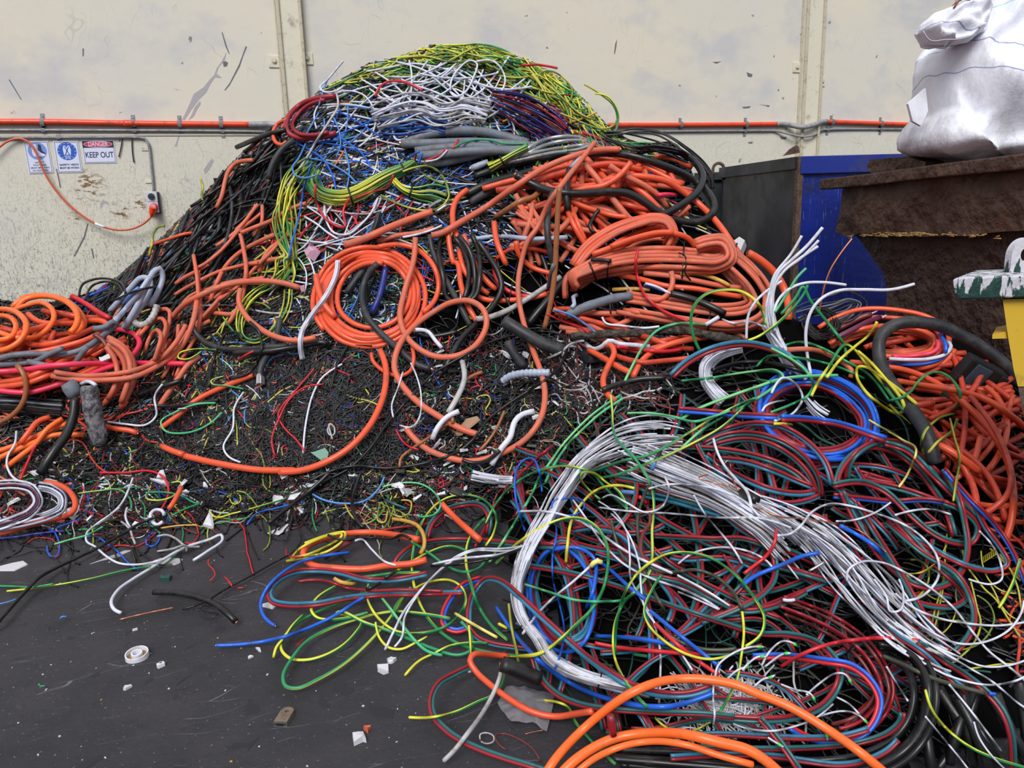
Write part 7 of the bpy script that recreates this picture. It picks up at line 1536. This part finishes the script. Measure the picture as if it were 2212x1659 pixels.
# --- loose white wires at the right and ferrules
block('''
W|white|5.5|white wire in the widest loop at the right|L540,355 610,345 670,300 730,225 830,178 950,190 1100,235 1250,295 1370,385 1435,480 1442,580 1410,640 1340,700 1255,722
W|white|5.5|white wire arching down to the right edge|L930,610 935,550 1010,503 1130,508 1250,560 1390,645 1520,755 1620,880 1720,1000 1840,1095 1940,1180
W|white|5.5|white wire curving level to the right edge|L1200,680 1300,760 1450,820 1600,848 1780,860 1940,838
W|white|5.5|white wire sagging and rising at the right edge|L1240,775 1400,895 1550,960 1700,952 1830,890 1900,800 1921,720
W|white|5.5|white wire from a red cable end to the right edge|L1210,970 1350,1065 1500,1142 1700,1192 1840,1180 1940,1140
W|white|5.5|white wire along the slanting twin cable|L1300,900 1450,1000 1600,1090 1750,1180 1880,1290 1960,1340
W|white|5|white wire near the slanting twin cable|L1200,840 1350,940 1520,1020 1700,1090 1850,1080 1940,1050
W|white|5.5|straight white wire end hanging at the lower right|L1500,1190 1600,1310 1700,1440 1792,1562
W|white|5|straight white wire end left of the hanging one|L1150,1090 1210,1190 1268,1280
W|white|5|grey-white wire hanging at the bottom right|L1368,1370 1450,1470 1550,1590 1620,1680
W|white|5|thin white wire beside the yellow-green one|L1640,1400 1670,1490 1740,1590 1830,1680
W|white|4.5|white wire end poking right from the knot|L870,275 960,270 1080,230 1175,168
W|white|5|white wire tip in the right shade|L1200,240 1300,215 1400,208 1510,237
W|white|5|white wire hook in the far right shade|L1670,330 1750,420 1792,520 1795,600 1740,628 1610,600
W|white|5|white wire loop hanging from the white fan|L1080,600 1150,700 1170,780 1230,770 1245,680 1220,600
W|white|5.5|white wire slanting at the left of the blue end|L-20,580 140,665 270,750
W|white|5|second white wire slanting at the left of the blue end|L-20,670 100,720 210,770
W|white|5|white wire end with ferrule on the hanging yellow wire|L190,1160 205,1085 290,1015 380,982 460,980|t=1
W|white|5|topmost arched white wire with ferrule|L450,1085 495,1005 560,950 610,952 655,980|t=1
W|white|5|white wire with ferrule right of the topmost|L470,1090 520,1050 570,1020 610,1015|t=1
W|white|5|white wire with ferrule low at the left|L250,1170 300,1120 350,1095 390,1090|t=1
W|white|5|white wire with ferrule pointing up at the left|L340,1110 390,1060 430,1035 475,1035|t=1
W|white|5|white wire with ferrule in the middle of the coil|L410,1200 460,1160 500,1150 520,1140|t=1
W|white|5|white wire with ferrule at the right of the coil|L700,1250 780,1180 860,1130 915,1132 955,1190|t=1
W|white|5|white wire arched right to a ferrule over the orange cable|L720,1390 800,1360 900,1340 980,1355 1045,1410|t=1
W|white|5|white wire curving down to a ferrule at the bottom|L700,1390 770,1400 805,1440 818,1500|t=1
W|white|5|short white wire with ferrule at the bottom|L485,1488 520,1510 570,1540|t=1
W|white|5|white wire with ferrule crossing the orange cable|L560,1190 640,1220 720,1240 750,1290|t=1
W|white|5|white wire standing across the orange cable|L180,1190 178,1280 186,1360 178,1420
W|white|5|white wire sagging across the lower coil|L290,1410 380,1440 520,1450 650,1420 750,1380 850,1300
W|white|5|white wire end right of the coil|L870,1262 940,1300 995,1355
''')
# --- big orange cables at the very front
block('''
O|brightorange|21|big orange cable arching across the front|M950,1470 1030,1335 1150,1195 1330,1030 1530,890 1720,815 1950,795 2200,832 L420,1240 600,1312 800,1430 1000,1570 1180,1720
O|brightorange|24|lower big orange cable at the bottom edge|M1030,1470 1180,1315 1400,1190 1600,1150 1850,1150 2100,1205 L380,1560 500,1640 600,1740
O|brightorange|16|orange cable tucked under the lower big one|M1150,1430 1300,1310 1500,1225 1700,1200 1900,1225 2100,1290 L400,1640
X|darkred|20|red plastic sheet corner under the big orange cable|M1400,1030 1410,1100 1420,1160
''')
# ------------------------------------------------------------------ small things on the floor and in the rubble
mat('plastic_white', (214, 216, 226), 0.4, dirt=(170, 150, 110), dirt_amt=0.25, dscale=30); mat('cap_brown', (150, 116, 66), 0.6); mat('metal_tan', (128, 112, 96), 0.45, metal=0.3, dirt=(90, 78, 66), dirt_amt=0.5, dscale=40)
mat('dark_slot', (16, 16, 20), 0.6); mat('cardboard', (168, 136, 108), 0.85); mat('tag_yellow', (196, 176, 40), 0.5); mat('paper', (196, 194, 200), 0.7); mat('leaf_green', (112, 150, 136), 0.6)
m = mat('clear_sheet', (150, 148, 156), 0.25); m.node_tree.nodes['Principled BSDF'].inputs['Alpha'].default_value = 0.45
def surf_pt(X, Y, lift=0.0, B=None):
    d = look_buf(BUF if B is None else B, np.array([X]), np.array([Y]))[0]
    if np.isnan(d): d = look_buf(DM, np.array([X]), np.array([Y]))[0]
    p = EYE + rays(X, Y) * (d - lift)
    if p[2] < 0.004: p = onfloor(X, Y, 0.0)
    return p
# round white cap
p = onfloor(297, 1420); r = empty('round_cap', tuple(p), 0.3); tag(r, 'round white plastic cap lying open side up on the floor', 'cap')
r.rotation_euler = (0.12, -0.05, 0.3)
mb = MB(); mb.lathe([(0.0, 0.004), (0.036, 0.004), (0.037, 0.022), (0.041, 0.022), (0.042, 0.002), (0.0, 0.001)], k=40); mb.build('outer_rim', 'plastic_white', r, True)
mb = MB(); mb.lathe([(0.015, 0.005), (0.015, 0.022), (0.020, 0.022), (0.020, 0.005)], k=32); mb.build('inner_ring', 'plastic_white', r, True)
mb = MB(); mb.lathe([(0.020, 0.0055), (0.0355, 0.0055)], k=32); mb.build('glue_residue', 'cap_brown', r)
mb = MB(); mb.lathe([(0.0, 0.010), (0.005, 0.010), (0.006, 0.004)], k=16); mb.build('centre_boss', 'plastic_white', r, True)
# small connector block
p = onfloor(348, 1441); r = empty('terminal_block', tuple(p), 0.5); tag(r, 'tiny white terminal block right of the round cap', 'connector')
MB().box((0, 0, 0.009), (0.026, 0.016, 0.017), bev=0.002).build('body', 'plastic_white', r); MB().cyl((0, 0, 0.017), (0, 0, 0.022), 0.005, 12).build('screw', 'c_silver', r)
# metal bracket with a hole
p = onfloor(606, 1570); r = empty('metal_bracket', tuple(p), 0.0); r.rotation_euler = (0, 0, -0.38); tag(r, 'tan metal bracket with a round hole on the floor', 'bracket')
bm_ = bmesh.new(); K = 24; W_, L_, T_ = 0.022, 0.078, 0.018; outl = [(-W_, 0), (W_, 0)] + [(W_ * math.cos(a), L_ - W_ + W_ * math.sin(a)) for a in np.linspace(0, math.pi, K)]
cx_, cy_, hr = 0.0, L_ - W_, 0.007; hole = [(cx_ + hr * math.cos(a), cy_ + hr * math.sin(a)) for a in np.linspace(-math.pi / 2 - 0.6, 2 * math.pi - math.pi / 2 - 0.6, len(outl), endpoint=False)]
lay_ = [[bm_.verts.new((x, y, z)) for x, y in L__] for L__, z in ((outl, T_), (hole, T_), (outl, 0.0), (hole, 0.0))]; n_o = len(outl)
for i in range(n_o):
    j = (i + 1) % n_o
    for a, b in ((0, 1), (2, 3), (0, 2), (1, 3)): bm_.faces.new((lay_[a][i], lay_[a][j], lay_[b][j], lay_[b][i]))
bmesh.ops.recalc_face_normals(bm_, faces=bm_.faces); me = bpy.data.meshes.new('plate'); bm_.to_mesh(me); bm_.free(); link('plate', me, 'metal_tan', r)
MB().box((0, -0.0005, T_ / 2), (0.024, 0.004, 0.008)).build('slot', 'dark_slot', r)
for s in (-1, 1): MB().cyl((s * 0.017, -0.001, T_ / 2), (s * 0.017, 0.004, T_ / 2), 0.003, 10).build('screw_hole', 'dark_slot', r)
MB().box((0, 0.0005, T_ / 2), (0.044, 0.0012, T_)).build('front_edge', 'c_silver', r)
def chip(name, X, Y, s, m, lab, cat, seed, flat=0.35, group=None, on=False, elong=1.0):
    R = np.random.default_rng(seed); bm = bmesh.new(); n = int(R.integers(5, 8)); a = np.sort(R.uniform(0, 2 * math.pi, n)); rr = R.uniform(0.6, 1.1, n) * s / 2
    top = [bm.verts.new((math.cos(t) * q * elong, math.sin(t) * q, s * flat * R.uniform(0.6, 1.2))) for t, q in zip(a, rr)]; bot = [bm.verts.new((v.co.x * 1.05, v.co.y * 1.05, 0)) for v in top]
    bm.faces.new(top); bm.faces.new(bot[::-1])
    for i in range(n): bm.faces.new((top[i], bot[i], bot[(i + 1) % n], top[(i + 1) % n]))
    bmesh.ops.recalc_face_normals(bm, faces=bm.faces); me = bpy.data.meshes.new(name); bm.to_mesh(me); bm.free()
    p = surf_pt(X, Y, 0.05, DM) if on == 'dm' else surf_pt(X, Y, 0.01) if on else onfloor(X, Y, 0.0); o = link(name, me, m); o.location = p
    o.rotation_euler = (R.uniform(-.9, .9), R.uniform(-.5, .5), R.uniform(0, 6)) if on else (0, 0, R.uniform(0, 6)); tag(o, lab, cat, group); return o
chip('plastic_scrap', 276, 1488, 0.032, 'paper', 'white torn plastic scrap below the round cap', 'scrap', 1)
chip('plastic_scrap', 292, 1361, 0.022, 'paper', 'small white scrap above the round cap', 'scrap', 2)
chip('plastic_scrap', 828, 1448, 0.05, 'paper', 'white crumpled plastic piece under the green loops', 'scrap', 3, .25, elong=1.3); chip('plastic_scrap', 846, 1428, 0.035, 'c_scrapwhite', 'grey crumpled piece touching the white plastic piece', 'scrap', 4, .3)
chip('plastic_scrap', 775, 1600, 0.05, 'paper', 'torn white and red wrapper at the bottom of the floor', 'scrap', 5, .4); chip('plastic_scrap', 792, 1578, 0.035, 'c_salmon', 'red corner of the torn wrapper at the bottom', 'scrap', 6, .4)
chip('plastic_scrap', 1015, 1451, 0.016, 'paper', 'tiny white chip below the yellow-green wire ends', 'scrap', 7); chip('plastic_scrap', 560, 1405, 0.022, 'paper', 'thin white sliver below the pointing blue cable', 'scrap', 8, .3, elong=2.2)
chip('plastic_scrap', 541, 1421, 0.020, 'paper', 'short white sliver left of the thin one', 'scrap', 9, .3, elong=1.8); chip('plastic_scrap', 583, 1309, 0.06, 'paper', 'white flat scrap in the blue hook on the floor', 'scrap', 10, .1, elong=1.5)
chip('plastic_scrap', 650, 1392, 0.04, 'c_maroon', 'dark red crumpled scrap beside the green floor loops', 'scrap', 11, .3, elong=1.6); chip('plastic_scrap', 360, 1252, 0.07, 'c_darkgreen', 'green scrap of sheet behind the thick black offcut', 'scrap', 12, .25, elong=1.3)
chip('paper_scrap', 345, 1214, 0.14, 'c_dirty_white', 'grey-white paper strip under the flat white cable', 'paper', 13, .03, elong=1.4); chip('paper_scrap', 605, 1140, 0.13, 'paper', 'pale leaf-shaped paper at the debris edge', 'paper', 14, .04, elong=1.6)
chip('paper_scrap', 25, 1224, 0.11, 'paper', 'pale torn paper at the left edge of the floor', 'paper', 15, .04, elong=1.5); chip('paper_scrap', 125, 1133, 0.12, 'paper', 'long pale paper strip below the bottom left orange hook', 'paper', 16, .04, elong=1.8)
chip('paper_scrap', 225, 1205, 0.10, 'c_dirty_white', 'thin grey-white strip crossing left of the flat cable', 'paper', 17, .03, elong=2.4)
chip('cardboard_piece', 1010, 918, 0.15, 'cardboard', 'brown cardboard piece in the rubble', 'cardboard', 18, .1, on=True, elong=1.3); chip('leaf_scrap', 692, 985, 0.11, 'leaf_green', 'pale green leaf-like scrap beside the sweeping orange cable', 'scrap', 19, .08, on=True, elong=1.2)
chip('plastic_scrap', 560, 830, 0.10, 'c_dirty_white', 'crumpled foil knot at the end of the dark rubber cable', 'scrap', 20, .6, on=True); chip('plastic_scrap', 395, 885, 0.06, 'paper', 'small white label tag above the black nest', 'scrap', 21, .1, on=True)
chip('plastic_bag_scrap', 670, 553, 0.14, 'c_pinkbag', 'pink crumpled plastic bag scrap above the ring coil', 'scrap', 22, .6, on=True) if False else None
mat('pink_film', (206, 158, 184), 0.4)
chip('plastic_scrap', 672, 553, 0.13, 'pink_film', 'pink crumpled film above and left of the ring coil', 'scrap', 22, .6, on=True); chip('plastic_scrap', 660, 628, 0.08, 'pink_film', 'small pink film knot left of the ring coil', 'scrap', 23, .6, on=True)
chip('rubber_scrap', 590, 395, 0.26, 'c_scrapblack', 'large black rubber scrap on the upper left flank', 'scrap', 24, .3, on='dm', elong=1.3); chip('rubber_scrap', 495, 398, 0.17, 'c_charcoal', 'dark grey sleeve scrap near the left slope edge', 'scrap', 25, .4, on='dm', elong=1.4)
chip('cloth_scrap', 562, 365, 0.2, 'c_charcoal', 'grey cloth rag on the left slope', 'scrap', 26, .1, on='dm'); chip('metal_plate', 945, 440, 0.14, 'c_silver', 'grey metal plate piece at the notch', 'scrap', 27, .15, on=True)
chip('cable_knot', 1606, 541, 0.11, 'paper', 'white frayed knot at the end of the thick right orange cable', 'knot', 28, .9, on=True); chip('rubble_lump', 1265, 785, 0.2, 'c_charcoal', 'grey burnt lump right of the hose offcut', 'scrap', 29, .4, on='dm', elong=1.6)
chip('rubble_lump', 1330, 770, 0.16, 'c_scrapblack', 'black lump behind the burnt one', 'scrap', 30, .4, on='dm'); chip('plastic_scrap', 230, 778, 0.07, 'paper', 'frayed silver shield end on the pink cable', 'scrap', 31, .7, on=True)
R = np.random.default_rng(77)
for q in range(70): 
    X, Y = sample_poly([(840, 780), (1060, 740), (1230, 790), (1250, 920), (1130, 1010), (880, 1030)], 1, R)[0]
    w_ = R.random() < .4; chip('scrap_chunk', X, Y, R.uniform(.03, .08), 'c_scrapwhite' if w_ else 'c_scrapblack', ('white' if w_ else 'black') + ' scrap chunk in the rubble below the round loops', 'scrap', 300 + q, .25, group=('white' if w_ else 'black') + ' chunks in the rubble', on='dm', elong=R.uniform(1, 2))
for q in range(70):
    X, Y = sample_poly([(0, 1000), (500, 1000), (1000, 1010), (1100, 1060), (600, 1120), (250, 1150), (0, 1180)], 1, R)[0]; w_ = R.random() < .55
    chip('scrap_chunk', X, Y, R.uniform(.03, .08), 'c_scrapwhite' if w_ else 'c_scrapblack', ('white' if w_ else 'black') + ' scrap piece in the debris at the foot of the heap', 'scrap', 400 + q, .25, group=('white' if w_ else 'black') + ' pieces in the debris', on='dm', elong=R.uniform(1, 2.4))
for q in range(60):
    X, Y = sample_poly([(0, 1180), (700, 1130), (560, 1350), (900, 1500), (1150, 1659), (0, 1659)], 1, R)[0]; w_ = R.random() < .7
    chip('floor_crumb', X, Y, R.uniform(.004, .010), 'paper' if w_ else 'c_ochre', ('white' if w_ else 'yellowish') + ' crumb scattered on the dark floor', 'crumb', 500 + q, .3, group=('white' if w_ else 'yellowish') + ' crumbs on the floor')
mat('floor_flake', (38, 37, 42), 0.9)
for q in range(26):
    X, Y = sample_poly([(0, 1250), (600, 1180), (560, 1400), (900, 1560), (1000, 1659), (100, 1659)], 1, R)[0]
    chip('floor_flake', X, Y, R.uniform(.03, .07), 'floor_flake', 'dark flattened flake stuck to the floor', 'flake', 600 + q, .02, group='dark flakes on the floor', elong=R.uniform(1, 1.8))
# yellow printed tags at the right
for k, (X, Y, lb) in enumerate(((2012, 1225, 'left yellow printed tag among the dark wires'), (2138, 1200, 'right yellow printed tag among the dark wires'))):
    p = surf_pt(X, Y, 0.03); r = empty('cable_tag', tuple(p)); r.rotation_euler = (-0.9, 0.3 - k * .5, 0.5 + k * .3); tag(r, lb, 'tag')
    MB().box((0, 0, 0), (0.04, 0.06, 0.0015)).build('tag_card', 'tag_yellow', r)
    for i in range(6): MB().box((0, -0.022 + i * 0.009, 0.0012), (0.032, 0.0028, 0.0008)).build('print_line', 'dark_slot', r)
# clear plastic sheet on the floor
mb = MB(); pts_ = [(672, 950), (730, 850), (850, 845), (930, 880), (1040, 885), (1030, 980), (990, 1135), (900, 1080), (760, 1075), (700, 1000)]; R = np.random.default_rng(3)
cen = onfloor(*[850 + 850 * ZR['M'][2], 1200 + 960 * ZR['M'][2]], 0.03); vs = []
for x, y in pts_: q = onfloor(850 + x * ZR['M'][2], 1200 + y * ZR['M'][2], 0.004 + R.uniform(0, .03)); vs.append(mb.bm.verts.new(q - cen))
c0 = mb.bm.verts.new((0, 0, 0.012))
for i in range(len(vs)): mb.bm.faces.new((vs[i], vs[(i + 1) % len(vs)], c0))
bmesh.ops.subdivide_edges(mb.bm, edges=mb.bm.edges[:], cuts=2, use_grid_fill=True)
for v in mb.bm.verts: v.co.z += R.uniform(-.004, .006)
bmesh.ops.solidify(mb.bm, geom=mb.bm.faces[:], thickness=0.0015)
o = mb.build('plastic_sheet', 'clear_sheet'); o.location = cen; tag(o, 'crumpled clear plastic sheet on the floor under the bent orange cable', 'plastic sheet')

# printing on two cables
def print_on(s, body, hpx, m, lab_parent):
    (x0, y0), (x1, y1) = parse(s); a = surf_pt(x0, y0, 0.012); b_ = surf_pt(x1, y1, 0.012); d = b_ - a; L = np.linalg.norm(d); d /= L; c = (a + b_) / 2; v = (c - EYE) / np.linalg.norm(c - EYE)
    z = np.cross(v, -d); z /= np.linalg.norm(z); z = z if z @ cu > 0 else -z; y = np.cross(z, d)
    o = text_mesh('printing', body, hpx * np.linalg.norm(c - EYE) / FP, m, None, 0, 0, 0, L)
    par = lab_parent; o.parent = par; o.matrix_parent_inverse = par.matrix_world.inverted(); o.matrix_world = Matrix(((d[0], y[0], z[0], c[0]), (d[1], y[1], z[1], c[1]), (d[2], y[2], z[2], c[2]), (0, 0, 0, 1)))
bpy.context.view_layer.update()
for o_ in list(COL.objects):
    if o_.get('label', '').startswith('printed blue-green cable'): print_on('K1185,668 1330,712', 'Z18 ED V90H', 6, 'c_black', o_)
    if o_.get('label', '').startswith('flat white cable with printing'): print_on('I1165,283 1355,200', 'PE80 GE V-90 4MM 1', 5, 'c_black', o_)
